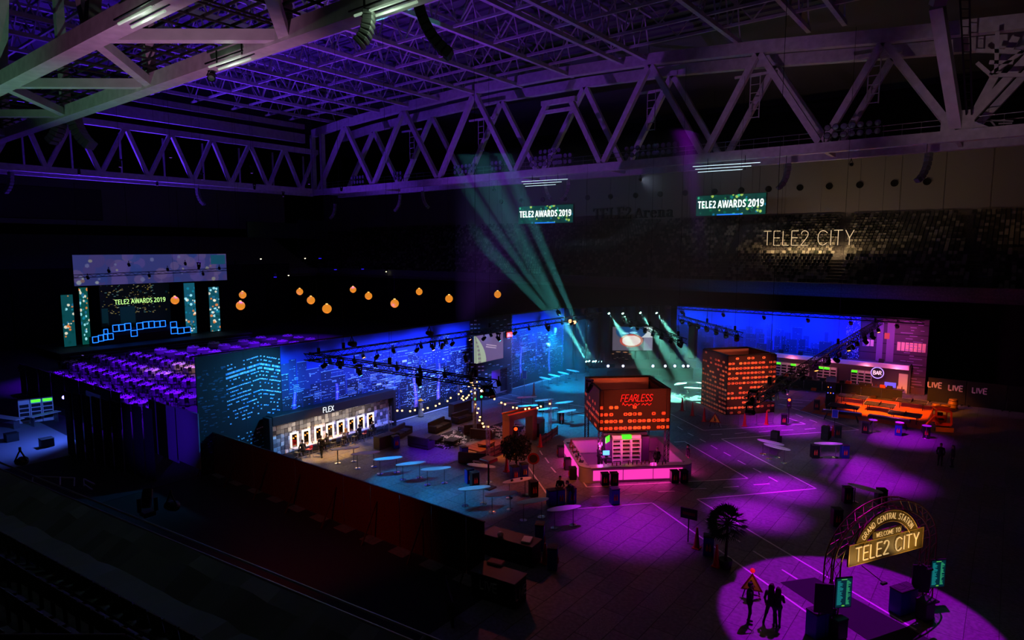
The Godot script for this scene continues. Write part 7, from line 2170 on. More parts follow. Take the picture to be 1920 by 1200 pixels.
	for x in [0.3, 5.1]:
		part(sg, "bracket", MB.new().bar(Vector3(x, 0.5, 0.26), Vector3(x + (-0.25 if x < 1 else 0.3), 0.5, 0.0), 0.05, 0.05), M.black_metal)
	for x in [1.2, 4.1]:  # arms and heads added to carry lights that brighten the sign boards
		var ar := part(sg, "added_lamp_arm", MB.new().tube(Vector3(x, -0.1, 0.3), Vector3(x, -0.35, 1.3), 0.02, -1, 5), M.black_metal)
		part(ar, "added_lamp_head", MB.new().cham(Vector3(x, -0.38, 1.35), Vector3(0.3, 0.1, 0.14), 0.02), M.black_metal)
		spot(sg, sg.position + Basis(Vector3.UP, yaw) * Vector3(x, -0.3, 1.35), sg.position + Basis(Vector3.UP, yaw) * Vector3(x, 1.5, 0.35), Color(1.0, 0.82, 0.50), 3.6, 65.0, 1.0, 0.1)
	# timetable screens
	var im := Image.create(64, 128, false, Image.FORMAT_RGB8)
	im.fill(Color(0.0, 0.20, 0.26))
	im.fill_rect(Rect2i(20, 3, 24, 4), Color(0.45, 0.9, 0.4))
	for r in 27:
		var y := 11 + r * 4
		im.fill_rect(Rect2i(5, y, rng.randi_range(10, 24), 2), Color(0.15, 0.75, 0.75))
		im.fill_rect(Rect2i(42, y, rng.randi_range(8, 18), 2), Color(0.3, 0.9, 0.6))
	im.fill_rect(Rect2i(26, 119, 12, 6), Color(0.5, 0.9, 0.3))
	var tm := screen_mat("timetable", im, 0.55)
	for a in [[0.05, 1.22, "portrait teal timetable screen on the arch leg beside the double bins"], [span + 0.3, 0.78, "portrait teal timetable screen on the arch leg nearer the wall"]]:
		var s := thing("timetable_screen", a[2], "screen", p0 + Basis(Vector3.UP, yaw) * Vector3(a[0], a[1], 0.42), yaw - 0.25)
		part(s, "casing", MB.new().cham(Vector3(0, 0.66, -0.04), Vector3(0.8, 1.38, 0.07), 0.02), M.black)
		var f := MB.new()
		f.quad(Vector3(-0.36, 0.02, 0), Vector3(0.36, 0.02, 0), Vector3(0.36, 1.3, 0), Vector3(-0.36, 1.3, 0), Vector3(0, 0, 1))
		part(s, "display", f, tm)
		part(s, "bracket", MB.new().box(Vector3(0, 0.66, -0.15), Vector3(0.1, 0.3, 0.2)), M.black_metal)
		area(s, s.position + Vector3(0, 0.66, 0) + Basis(Vector3.UP, yaw) * Vector3(0, 0, 0.1), s.position + Basis(Vector3.UP, yaw) * Vector3(0, 0.5, 3), 0.7, 1.2, Color(0.1, 0.7, 0.8), 0.25)
	for a in [[1545, 1122, "black screen back on the arch leg behind the timetable"], [1727, 1085, "tall black case on the arch leg nearer the wall"]]:
		var q := vp(a[0], a[1], p0 - Vector3(0.3, 0, -0.3), ux)
		lone("screen_back", MB.new().cham(q, Vector3(0.75, 1.3, 0.08), 0.02, Basis(Vector3.UP, yaw - 0.6)), M.black, a[2], "panel")
	# entrance mat, bins, cases
	var c := [g(1463, 1092), g(1528, 1083), g(1790, 1224), g(1690, 1242)]
	var mb := MB.new()
	var up := Vector3(0, 0.012, 0)
	mb.quad(c[0] + up, c[1] + up, c[2] + up, c[3] + up, Vector3.UP)
	for k in 4:
		mb.quad(c[k], c[(k + 1) % 4], c[(k + 1) % 4] + up, c[k] + up, (c[(k + 1) % 4] - c[k]).cross(Vector3.UP).normalized())
	lone("entrance_carpet", mb, mat("dark_carpet", Color(0.13, 0.11, 0.15), 0.95), "dark carpet runner leading through the arch", "carpet")
	for a in [[1528, 1192, "double blue bin at the arch leg with the nearer timetable", 0.0], [1684, 1148, "double blue bin at the arch leg on the carpet's far side", 0.0]]:
		var q := g(a[0], a[1])
		var b := thing("double_bin", a[2], "bin", q, yaw)
		for s in 2:
			var bd := part(b, "bin_body", MB.new().cham(Vector3(s * 0.58, 0.55, 0), Vector3(0.55, 1.1, 0.6), 0.03), M.blue_plastic)
			part(bd, "bin_lid", MB.new().cham(Vector3(s * 0.58, 1.13, 0), Vector3(0.57, 0.07, 0.62), 0.02), M.charcoal)
			part(bd, "bin_opening", MB.new().box(Vector3(s * 0.58, 1.17, 0), Vector3(0.36, 0.02, 0.3)), M.black)
	for a in [[1570, 1196, "black flight case beside the nearer arch leg"], [1733, 1160, "black flight case beside the arch leg on the carpet's far side"]]:
		var q := g(a[0], a[1])
		var b := thing("flight_case", a[2], "case", q, yaw)
		part(b, "box", MB.new().cham(Vector3(0, 0.45, 0), Vector3(0.62, 0.8, 0.5), 0.03), M.black)
		part(b, "lid", MB.new().cham(Vector3(0, 0.89, 0), Vector3(0.64, 0.1, 0.52), 0.02), M.charcoal)
		for s in [[-1, -1], [1, -1], [-1, 1], [1, 1]]:
			part(b, "castor", MB.new().ball(Vector3(s[0] * 0.25, 0.05, s[1] * 0.19), 0.05, 6), M.black_metal)
	# street things nearby
	var ws := warning_sign(g(1409, 1120), face(EYE - g(1409, 1120)), "yellow roadworks triangle with a red lamp beside the standing people", 1.0, true)
	omni(ws, ws.position + Vector3(-0.5, 1.5, 0.4), Color(1.0, 0.7, 0.25), 0.12, 0.1)  # unseen warm light added so the yellow face shows under the violet
	var fs := thing("street_sign", "dark rectangular street sign with a red band on a post", "sign", g(1290, 1016), face(EYE - g(1290, 1016)) - 0.3)
	part(fs, "post", MB.new().tube(Vector3.ZERO, Vector3(0, 1.4, 0), 0.035, -1, 6), M.black_metal)
	part(fs, "plate", MB.new().cham(Vector3(0, 1.65, 0), Vector3(0.95, 0.62, 0.05), 0.02), M.black)
	part(fs, "red_band", MB.new().box(Vector3(0, 1.65, 0.03), Vector3(0.7, 0.16, 0.012)), M.red_paint)
	cone(g(1306, 1028), "orange traffic cone beside the dark street sign", "", 1.2)
	cone(g(1343, 1062), "orange traffic cone between the blue bin and the palm", "", 1.2)
	waste_bin(g(1328, 1040), face(EYE - g(1328, 1040)), "blue bin between the street sign and the potted palm", "", M.blue_plastic)
	palm(g(1360, 1064), "dark potted palm with a bushy fan crown at the street edge")


func palm(at: Vector3, label: String) -> void:
	var o := thing("potted_palm", label, "palm", at)
	part(o, "pot", MB.new().lathe(Vector3.ZERO, [Vector2(0, 0), Vector2(0.28, 0), Vector2(0.34, 0.45), Vector2(0.3, 0.45), Vector2(0, 0.4)], 14), M.charcoal)
	part(o, "trunk", MB.new().tube(Vector3(0, 0.4, 0), Vector3(0.04, 2.35, 0.02), 0.08, 0.06, 8), M.bark)
	for k in 64:
		var a := TAU * k * 0.618
		var tilt := -0.75 + 2.1 * (k / 64.0)
		var d := Vector3(cos(a) * cos(tilt), sin(tilt), sin(a) * cos(tilt))
		var base := Vector3(0.04, 2.35, 0.02)
		var tip := base + d * 0.6
		var mb := MB.new().tube(base, tip, 0.014, 0.01, 4)
		var side := d.cross(Vector3.UP).normalized()
		for j in 9:
			var f := (j - 4) * 0.26
			var q := tip + (d * cos(f) + side * sin(f)) * 0.55 - Vector3(0, 0.06 + 0.05 * absf(f), 0)
			var n2 := side.cross(d).normalized()
			mb.tri(tip, q, tip + (d * cos(f + 0.16) + side * sin(f + 0.2)) * 0.3, n2, n2, n2)
		part(o, "frond", mb, M.leaf)


# ---------------------------------------------------------------- oval standing tables
func build_tables() -> void:
	var rows := [
		[[[624, 843, 671, 838], [661, 852, 709, 847], [702, 862, 753, 857], [744, 872, 797, 866], [790, 881, 844, 876]], "white oval standing table in the blue-lit row beside the red-brown hoarding", "blue-lit oval tables beside the hoarding"],
		[[[861, 918, 917, 912], [911, 930, 968, 922], [947, 905, 992, 896]], "rosy oval standing table at the dim end of the hoarding row", "rosy oval tables at the end of the hoarding row"],
		[[[973, 943, 1024, 935], [1029, 957, 1086, 949]], "violet-lit oval standing table at the street end of the hoarding row", "violet oval tables at the street end"],
		[[[877, 870, 928, 876]], "pale oval standing table under the red-topped parasol stand", ""],
		[[[970, 746, 1006, 744], [1004, 752, 1037, 748], [1040, 757, 1075, 752], [936, 757, 970, 755], [972, 762, 1006, 760], [1009, 769, 1045, 764], [1045, 774, 1080, 768]], "oval standing table in the open yard past the string lights", "oval tables in the open yard"],
		[[[1013, 707, 1032, 712], [1031, 702, 1047, 706], [1047, 697, 1065, 702], [1064, 693, 1084, 697]], "small blue-lit oval standing table along the foot of the city wall", "oval tables along the city wall"],
		[[[1264, 722, 1288, 717], [1287, 716, 1312, 718], [1290, 727, 1312, 728]], "oval standing table in the pale green light beside the printed tower", "oval tables in the pale green light"],
		[[[1427, 825, 1463, 833], [1437, 833, 1477, 843]], "violet oval standing table among the props by the street", "violet oval tables among the props"],
		[[[1528, 831, 1578, 832]], "violet-topped oval standing table beside the blue bin", ""],
		[[[1595, 908, 1650, 923]], "dark oval standing table alone in the violet light behind the arch", ""],
		[[[1452, 722, 1480, 721]], "lone oval standing table between the printed tower and the bar", ""],
	]
	var shape := PackedVector2Array()
	for k in 32:
		var a := TAU * k / 32
		shape.append(Vector2(cos(a) * 1.08, sin(a) * 0.34))
	var top := MB.new().slab(shape, Vector3(0, 1.1, 0), Vector3.RIGHT, Vector3.FORWARD, 0.04).mesh()
	var leg := MB.new().tube(Vector3(0, 0.02, 0), Vector3(0, 1.1, 0), 0.035, -1, 8).mesh()
	var foot := MB.new().lathe(Vector3.ZERO, [Vector2(0.24, 0), Vector2(0.23, 0.02), Vector2(0.03, 0.045)], 16).mesh()
	var proto: Node3D = null
	for r in rows:
		for t in r[0]:
			var p := g(t[0], t[1], 1.12)
			var q := g(t[2], t[3], 1.12)
			var c := (p + q) * 0.5
			c.y = 0
			var yaw := -atan2(q.z - p.z, q.x - p.x)
			var o: Node3D
			if proto == null:
				proto = thing("oval_table", r[1], "table", c, yaw, r[2])
				o = proto
				piece(o, "tabletop", top, M.white_top)
				for s in [-0.6, 0.6]:
					var l := piece(o, "leg", leg, M.chrome, Transform3D(Basis(), Vector3(s, 0, 0)))
					piece(l, "foot", foot, M.chrome)
			else:
				o = copy(proto, c, yaw, r[1], r[2])
				if r[2] == "":
					o.remove_meta("group")
	# bins among them
	for a in [[1050, 945, "blue double bin the two dark figures lean on", 2], [1071, 943, "narrow blue bin beside the two dark figures", 1], [1000, 930, "dark bin in the shade of the rosy oval table", 0], [1152, 944, "dark blue bin alone on the street before the pink bar", 1], [880, 905, "blue bin with a bottle picture by the oval tables", 1], [890, 912, "dark bin beside the parasol stand", 0], [965, 900, "dark blue bin by the round tree's pot", 1], [982, 895, "small dark blue bin beside the yellow line", 1], [870, 862, "blue bin with a yellow bottle picture at the lounge edge", 1], [742, 840, "blue bin with a bottle picture by the mirror booth", 1], [1588, 942, "dark bin beside the lone oval table", 0], [1652, 946, "dark bin at the lone oval table's other end", 0], [1568, 985, "dark bin behind the arch in the shade", 0], [1583, 858, "bright blue bin beside the violet-topped oval table", 1], [1527, 858, "dark bin beside the violet-topped oval table", 0], [1051, 792, "black bin with a red mark in the open yard", 0], [1014, 772, "small red-marked bin by the swagged bulbs", 0]]:
		var p := g(a[0], a[1])
		var b := waste_bin(p, face(EYE - p) + 0.4, a[2], "", M.blue_plastic if a[3] else null, 1.0, Color(0.85, 0.6, 0.1) if "yellow" in a[2] else Color(0.8, 0.25, 0.15))
		if a[3] == 2:
			part(b, "second_body", MB.new().cham(Vector3(-0.6, 0.5, 0), Vector3(0.55, 1.0, 0.5), 0.03), M.blue_plastic)
			part(b, "second_lid", MB.new().cham(Vector3(-0.6, 1.03, 0), Vector3(0.58, 0.06, 0.53), 0.02), M.charcoal)
	for k in 3:
		var p := g(1545 + k * 8, 815 + k)
		lone("prop_bottle", MB.new().lathe(p, [Vector2(0, 0), Vector2(0.12, 0), Vector2(0.12, 0.5), Vector2(0.05, 0.7), Vector2(0.05, 0.9), Vector2(0, 0.9)], 10), M.red_plastic, "oversized red prop bottle by the props behind the long violet table", "prop", "oversized red prop bottles")
	# things on tables
	for a in [[960, 902, 1.14, "dark card holder on the rosy oval table"], [978, 899, 1.14, "second dark card holder on the rosy oval table"]]:
		lone("card_holder", MB.new().cham(g(a[0], a[1], a[2]) + Vector3(0, 0.05, 0), Vector3(0.16, 0.12, 0.1), 0.01), M.charcoal, a[3], "card holder")


# ---------------------------------------------------------------- near side: hoarding, near stand, dark bar, blue corner
func build_foreground() -> void:
	var wall := mat("hoarding_board", Color(0.34, 0.15, 0.11), 0.9)
	noisy(wall, 0.04, 0.6, 1.0, 0.4, 51)
	var ho := thing("hoarding", "long dark red-brown hoarding of upright boards enclosing the oval tables", "hoarding", Vector3(22.4, 0, -46))
	for k in 22:
		part(ho, "board", MB.new().cham(Vector3(0.02 * (k % 2) + 0.022 * k, 1.5, 0.6 + k * 1.2), Vector3(0.06, 3.0, 1.19), 0.01), wall)
		if k % 3 == 0:
			part(ho, "stay", MB.new().bar(Vector3(0.022 * k - 0.05, 2.2, 0.6 + k * 1.2), Vector3(0.022 * k - 1.2, 0, 0.6 + k * 1.2), 0.07, 0.07), M.dark_wood)
	part(ho, "cap_rail", MB.new().bar(Vector3(0, 3.03, 0), Vector3(0.5, 3.03, 26.4), 0.1, 0.06), M.dark_wood)
	lamp_at(Vector3(10.2, 6.9, -24), Vector3(22.4, 0.9, -31), Color(1.0, 0.2, 0.1), 26.0, 36.0, "dim red lamp added on the stand rail aimed at the hoarding's boards")
	# black drapes and pale panels towards the blue corner
	var dr := thing("black_drape", "tall black drape wall hiding the way to the banquet", "drape", Vector3(17.2, 0, -58.5))
	for k in 9:
		part(dr, "drape_panel", MB.new().box(Vector3(0.12 + k * 0.2, 2.6, 0.7 + k * 1.3), Vector3(0.1 + 0.04 * (k % 2), 5.2, 1.29)), M.drape)
	var dr2 := thing("black_drape", "low black drape standing before the first banquet tables", "drape", Vector3(22.0, 0, -88))
	for k in 14:
		part(dr2, "drape_panel", MB.new().box(Vector3(0.05 * (k % 2) + k * 0.06, 1.7, 0.9 + k * 1.8), Vector3(0.1, 3.4, 1.78)), M.drape)
	var pale := mat("pale_drape", Color(0.50, 0.48, 0.58), 0.95)
	var pd := thing("pale_drape", "pale drape panels lit deep blue beside the black drape wall", "drape", Vector3(21.0, 0, -62))
	for a in [[285, 330, 765, 846], [334, 371, 776, 862], [166, 188, 742, 792]]:
		var p := vx(a[0], a[3], 21.0)
		var q := vx(a[1], a[2], 21.0)
		part(pd, "drape_panel", MB.new().box(Vector3(0.0, (p.y + q.y) * 0.5, (p.z + q.z) * 0.5 + 62), Vector3(0.08, absf(q.y - p.y), absf(q.z - p.z))), pale)
	lamp_at(Vector3(8.0, 7.3, -33), Vector3(21, 3.0, -48.5), Color(0.34, 0.12, 1.0), 190.0, 11.0, "small blue lamp on the stand rail aimed at the pale drapes")
	# the blue corner: fridge wall, tables
	var fw := thing("fridge_wall", "row of blue-lit bottle fridges with green headers behind the drapes", "fridge", g(70, 790), face(EYE - g(70, 790)))
	for j in 3:
		var cab := part(fw, "cabinet", MB.new().cham(Vector3(-0.9 + j * 0.9, 1.1, 0), Vector3(0.86, 2.2, 0.6), 0.02), M.white_paint)
		for s in 4:
			part(cab, "shelf_gap", MB.new().box(Vector3(-0.9 + j * 0.9, 0.45 + s * 0.4, 0.3), Vector3(0.7, 0.3, 0.02)), M.charcoal)
		if j:
			part(cab, "green_header", MB.new().box(Vector3(-0.9 + j * 0.9, 2.05, 0.31), Vector3(0.7, 0.26, 0.03)), M.fridge_green)
	for a in [[55, 782, 110, 770, "long white table in the blue corner before the fridges"], [-40, 775, 38, 786, "long white table at the blue corner's edge"]]:
		var p := g(a[0], a[1], 1.0)
		var q := g(a[2], a[3], 1.0)
		var o := thing("long_table", a[4], "table", ((p + q) * 0.5) * Vector3(1, 0, 1), -atan2(q.z - p.z, q.x - p.x))
		part(o, "tabletop", MB.new().cham(Vector3(0, 0.98, 0), Vector3((q - p).length(), 0.06, 0.8), 0.02), M.white_top)
		for s in [-0.4, 0.4]:
			part(o, "leg", MB.new().box(Vector3((q - p).length() * s, 0.48, 0), Vector3(0.08, 0.96, 0.5)), M.alu)
	lone("raised_floor", MB.new().box(Vector3(12, 0.03, -66), Vector3(14, 0.06, 16)), mat("pale_floor", Color(0.5, 0.5, 0.55), 0.6), "pale blue-lit floor of the corner with the fridges", "floor patch")
	for a in [[22, 828, "dark box on the blue corner's floor near the fridges"], [88, 838, "dark box with a red side on the blue corner's floor"]]:
		var o := thing("equipment_box", a[2], "box", g(a[0], a[1]))
		part(o, "body", MB.new().cham(Vector3(0, 0.35, 0), Vector3(0.9, 0.7, 0.8), 0.04), M.charcoal)
		part(o, "lid", MB.new().cham(Vector3(0, 0.73, 0), Vector3(0.94, 0.07, 0.84), 0.02), M.black)
	var bl := thing("wall_lamp", "small white lamp glowing on the drape in the blue corner", "lamp", vx(120, 745, 18.5))
	part(bl, "lens", MB.new().ball(Vector3.ZERO, 0.16, 10), glow("lamp_blue_white", Color(0.55, 0.5, 1.0), 5.0))
	part(bl, "bracket", MB.new().box(Vector3(0.2, 0, 0), Vector3(0.3, 0.06, 0.06)), M.black_metal)
	spot(bl, bl.position + Vector3(-0.3, 0, 0), Vector3(15, 0, -66), Color(0.3, 0.45, 1.0), 40.0, 75.0)
	# near stand: raked steps, seats, tarpaulin over the front rows
	var al := Vector3(0.109, 0, 0.994)
	var n := Vector3(0.994, 0, -0.109)
	var r0 := Vector3(6.8, 0, -18.5)
	var nb := Basis(al, Vector3.UP, al.cross(Vector3.UP))
	var ns := thing("grandstand", "near unlit raked stand with rows of folding seats", "grandstand", r0)
	for k in 11:
		part(ns, "step", MB.new().box(n * (-0.5 - k * 0.8) + Vector3(0, 6.6 + k * 0.27, 0), Vector3(60, 2.0, 0.82), nb), M.concrete)
	part(ns, "parapet", MB.new().cham(n * 0.25 + Vector3(0, 7.4, 0), Vector3(60, 2.2, 0.2), 0.04, nb), M.concrete)
	part(ns, "lower_wall", MB.new().box(n * 2.6 + Vector3(0, 3.2, 0), Vector3(60, 6.4, 0.3), nb), M.drape)
	part(ns, "ledge", MB.new().box(n * 1.5 + Vector3(0, 6.45, 0), Vector3(60, 0.2, 2.6), nb), M.concrete)
	for y in [7.0, 6.7]:
		part(ns, "rail", MB.new().tube(n * 2.6 - al * 30 + Vector3(0, y, 0), n * 2.6 + al * 30 + Vector3(0, y, 0), 0.04, -1, 5), M.alu)
	var m := mat("near_seat", Color(0.10, 0.11, 0.11), 0.3)
	var pr: Node3D = null
	var extra := []
	var yaw := face(n)
	var cnt := 0
	for k in range(2, 11):
		for s in 60:
			var p := r0 + n * (-0.5 - k * 0.8) + al * (-22 + s * 0.55) + Vector3(0, 7.6 + k * 0.27, 0)
			var sp := proj(p + Vector3(0, 0.6, 0))
			if sp.x < -30 or sp.x > 760 or sp.y > 1230 or sp.y < 850 or (p - EYE).dot(CB.z) > 0:
				continue
			if cnt < 110:
				if pr == null:
					pr = make_seat("black folding seat in the near unlit stand", "black seats of the near stand", m)
					pr.position = p; pr.rotation.y = yaw
				else:
					copy(pr, p, yaw, "black folding seat in the near unlit stand", "black seats of the near stand")
				cnt += 1
	var tp := MB.new()
	var rows := [[0.15, 8.75], [-0.25, 8.62], [-0.9, 8.28], [-1.6, 8.35], [-2.3, 8.6], [-2.5, 8.3]]
	var grid := []
	var nz := FastNoiseLite.new()
	nz.seed = 4; nz.frequency = 0.35
	for i in 73:
		var line := []
		for j in rows.size():
			var t := -24.0 + i * 0.5
			var w: float = rows[j][0] - (0.8 * maxf(0.0, 1.0 - absf(t + 2.4) / 3.0) if j > 2 else 0.0)
			line.append(r0 + al * t + n * w + Vector3(0, rows[j][1] + nz.get_noise_2d(t * 2.0, j * 3.0) * 0.14 * (0.5 if j == 0 else 1.0), 0))
		grid.append(line)
	for i in 72:
		for j in rows.size() - 1:
			var nn: Vector3 = (grid[i + 1][j] - grid[i][j]).cross(grid[i][j + 1] - grid[i][j]).normalized()
			if nn.y < 0:
				nn = -nn
			tp.quad(grid[i][j], grid[i + 1][j], grid[i + 1][j + 1], grid[i][j + 1], nn)
	lone("tarpaulin", tp, mat("tarp", Color(0.45, 0.52, 0.50), 0.6), "grey-green tarpaulin draped over the front seats of the near stand", "tarpaulin")
	var hr := thing("handrail", "dark rounded handrail at the corner of the near stand", "handrail", g(60, 1180, 12.6))
	part(hr, "rail", MB.new().path([Vector3(-2.0, 0.3, -2.4), Vector3(-0.4, 0.1, 0.0), Vector3(0.5, 0.0, 0.9), Vector3(0.7, -0.2, 1.15), Vector3(0.7, -1.4, 1.2)], 0.05, 8), M.charcoal)
	for k in 2:
		part(hr, "post", MB.new().tube(Vector3(-0.4 - k * 1.2, 0.1 + k * 0.1, -k * 1.8), Vector3(-0.4 - k * 1.2, -2.2, -k * 1.8), 0.04, -1, 6), M.charcoal)
	# stair rails catching yellow light
	var yr := thing("stair_railing", "steel stair railing catching yellow light below the near stand", "railing", g(110, 905, 3.0))
	for a in [[62, 893, 140, 896], [62, 893, 60, 908], [113, 895, 113, 910], [140, 896, 139, 912], [157, 898, 178, 908], [158, 908, 173, 918], [157, 898, 158, 912]]:
		part(yr, "bar", MB.new().bar(g(a[0], a[1], 3.0) - yr.position, g(a[2], a[3], 3.0) - yr.position, 0.06, 0.06), M.alu)
	omni(yr, g(110, 905, 3.0) + Vector3(-0.6, 0.9, 0.3), Color(1.0, 0.8, 0.2), 0.18, 0.1)
	# dim green lamp added so the tarpaulin shows in the dark stand
	lamp_at(Vector3(17.8, 25.4, -34), Vector3(7, 8.6, -20), Color(0.4, 0.95, 0.75), 2.4, 16.0, "small added green lamp under the massive girder aimed at the tarpaulin")
	# dark bar behind the hoarding's end, with lettered fronts
	var cb := g(960, 1045)
	var bar := thing("service_bar", "dark service bar at the end of the hoarding with clutter on top", "bar counter", cb, 0.12)
	part(bar, "body", MB.new().cham(Vector3(0, 0.55, 0), Vector3(1.0, 1.1, 3.0), 0.03), M.black)
	part(bar, "top", MB.new().cham(Vector3(0, 1.14, 0), Vector3(1.15, 0.08, 3.1), 0.02), M.dark_wood)
	part(bar, "shelf", MB.new().box(Vector3(-0.52, 0.6, 0), Vector3(0.08, 0.06, 2.8)), M.dark_wood)
	var bb := g(935, 1120)
	var b2 := thing("lettered_box_bar", "black corner bar with the white word on both faces", "bar counter", bb, 0.12)
	part(b2, "front", MB.new().cham(Vector3(0, 0.6, 0), Vector3(1.1, 1.2, 2.4), 0.03), M.black)
	part(b2, "top", MB.new().cham(Vector3(0, 1.23, 0), Vector3(1.2, 0.06, 2.5), 0.02), M.dark_wood)
	letters(b2, "LIVE", 0.42, 0.04, mat("live_grey", Color(0.75, 0.75, 0.75), 0.5), Transform3D(Basis(Vector3.UP, -PI / 2), Vector3(-0.57, 0.75, -0.2)), 0.2)
	letters(b2, "LIVE", 0.42, 0.04, M.live_grey, Transform3D(Basis(), Vector3(0.0, 0.6, 1.22)), 0.2)
	var b3 := thing("lettered_hoarding", "low black hoarding with the white word near the stand ledge", "hoarding", g(842, 1150), 0.9)
	part(b3, "panel", MB.new().cham(Vector3(0, 0.6, 0), Vector3(2.4, 1.2, 0.1), 0.02), M.black)
	letters(b3, "LIVE", 0.42, 0.04, M.live_grey, Transform3D(Basis(), Vector3(0, 0.65, 0.07)), 0.2)
	for a in [[1012, 1030, "tall bright blue bin at the service bar's end", 1.45], [1036, 1066, "blue bin with a red mark standing before the service bar", 1.15]]:
		waste_bin(g(a[0], a[1]), 0.5, a[2], "", M.blue_plastic, a[3])
	cone(g(1022, 1056), "dark red traffic cone between the two blue bins", "", 1.1)
	lone("glass_globe", MB.new().ball(g(938, 1002, 1.32), 0.17, 14), mat("globe_white", Color(0.85, 0.75, 0.75), 0.3), "pale round globe on the service bar", "globe")
	lone("paper_stack", MB.new().cham(g(988, 1012, 1.24), Vector3(0.7, 0.1, 0.5), 0.02, Basis(Vector3.UP, 0.4)), M.white_paint, "pale stack of papers on the service bar", "papers")
	lone("folded_cloth", MB.new().cham(g(930, 1054, 1.32), Vector3(0.5, 0.12, 0.8), 0.04, Basis(Vector3.UP, 0.2)), mat("rose_cloth", Color(0.7, 0.45, 0.42), 0.9), "rosy folded cloth on the lettered corner bar", "cloth")
	lamp_at(Vector3(30.0, 7.4, -25.0), g(960, 1030, 0.8), Color(1.0, 0.45, 0.35), 9.0, 22.0, "small red lamp at the crossing truss end aimed at the service bar")


# ---------------------------------------------------------------- people
func sdf_mesh(bones: Array, cell: float, blend: float, out: MB, near := Vector3.INF, reach := 0.0) -> void:   # bones: [a, b, ra, rb, colour]; one smooth skin meshed as surface nets
	var lo := Vector3(1e9, 1e9, 1e9)
	var hi := -lo
	for b in bones:
		var r: float = maxf(b[2], b[3]) + blend + cell * 2
		for p in [b[0], b[1]]:
			lo = lo.min(p - Vector3.ONE * r); hi = hi.max(p + Vector3.ONE * r)
	var nx := int((hi.x - lo.x) / cell) + 2
	var ny := int((hi.y - lo.y) / cell) + 2
	var nz := int((hi.z - lo.z) / cell) + 2
	var f := PackedFloat32Array()
	f.resize(nx * ny * nz)
	f.fill(1.0)
	var id := PackedByteArray()
	id.resize(nx * ny * nz)
	var best := PackedFloat32Array()
	best.resize(nx * ny * nz)
	best.fill(10.0)
	for k in bones.size():
		var a: Vector3 = bones[k][0]
		var b: Vector3 = bones[k][1]
		var ra: float = bones[k][2]
		var rb: float = bones[k][3]
		var ab := b - a
		var l2 := maxf(ab.length_squared(), 1e-8)
		var m := maxf(ra, rb) + blend + cell * 1.5
		var i0 := ((a.min(b) - Vector3.ONE * m - lo) / cell).floor()
		var i1 := ((a.max(b) + Vector3.ONE * m - lo) / cell).ceil()
		for z in range(maxi(0, int(i0.z)), mini(nz, int(i1.z) + 1)):
			for y in range(maxi(0, int(i0.y)), mini(ny, int(i1.y) + 1)):
				for x in range(maxi(0, int(i0.x)), mini(nx, int(i1.x) + 1)):
					var p := lo + Vector3(x, y, z) * cell
					var t := clampf((p - a).dot(ab) / l2, 0.0, 1.0)
					var d := (p - a - ab * t).length() - lerpf(ra, rb, t)
					var at := (z * ny + y) * nx + x
					if d < best[at]:
						best[at] = d
						id[at] = k
					var o := f[at]
					var h := maxf(blend - absf(d - o), 0.0) / blend
					f[at] = minf(d, o) - h * h * blend * 0.25
	var vert := {}
	for z in nz - 1:
		for y in ny - 1:
			for x in nx - 1:
				var at := (z * ny + y) * nx + x
				var c0 := f[at]
				var ins := 0
				var sum := Vector3.ZERO
				var cnt := 0
				if c0 > cell * 2.5:
					continue
				var v := [c0, f[at + 1], f[at + nx], f[at + nx + 1], f[at + nx * ny], f[at + nx * ny + 1], f[at + nx * ny + nx], f[at + nx * ny + nx + 1]]
				for k in 8:
					if v[k] < 0.0:
						ins += 1
				if ins == 0 or ins == 8:
					continue
				for e in [[0, 1], [2, 3], [4, 5], [6, 7], [0, 2], [1, 3], [4, 6], [5, 7], [0, 4], [1, 5], [2, 6], [3, 7]]:
					var va: float = v[e[0]]
					var vb: float = v[e[1]]
					if (va < 0.0) != (vb < 0.0):
						var t := va / (va - vb)
						var pa := Vector3(e[0] & 1, (e[0] >> 1) & 1, e[0] >> 2)
						var pb := Vector3(e[1] & 1, (e[1] >> 1) & 1, e[1] >> 2)
						sum += pa.lerp(pb, t)
						cnt += 1
				var gr := Vector3(v[1] - v[0] + v[3] - v[2] + v[5] - v[4] + v[7] - v[6], v[2] - v[0] + v[3] - v[1] + v[6] - v[4] + v[7] - v[5], v[4] - v[0] + v[5] - v[1] + v[6] - v[2] + v[7] - v[3])
				vert[at] = [lo + (Vector3(x, y, z) + sum / cnt) * cell, gr.normalized(), id[at]]
	out.tinted = true
	for at in vert:
		var x: int = at % nx
		var y: int = (at / nx) % ny
		var z: int = at / (nx * ny)
		for d in 3:
			var st: int = [1, nx, nx * ny][d]
			var s1: int = [nx, nx * ny, 1][d]
			var s2: int = [nx * ny, 1, nx][d]
			if (f[at] < 0.0) == (f[at + st] < 0.0):
				continue
			if not (vert.has(at - s1) and vert.has(at - s2) and vert.has(at - s1 - s2)):
				continue
			var q := [vert[at], vert[at - s1], vert[at - s1 - s2], vert[at - s2]]
			out.c = bones[q[0][2]][4]
			out.tri(q[0][0], q[1][0], q[2][0], q[0][1], q[1][1], q[2][1])
			out.tri(q[0][0], q[2][0], q[3][0], q[0][1], q[2][1], q[3][1])

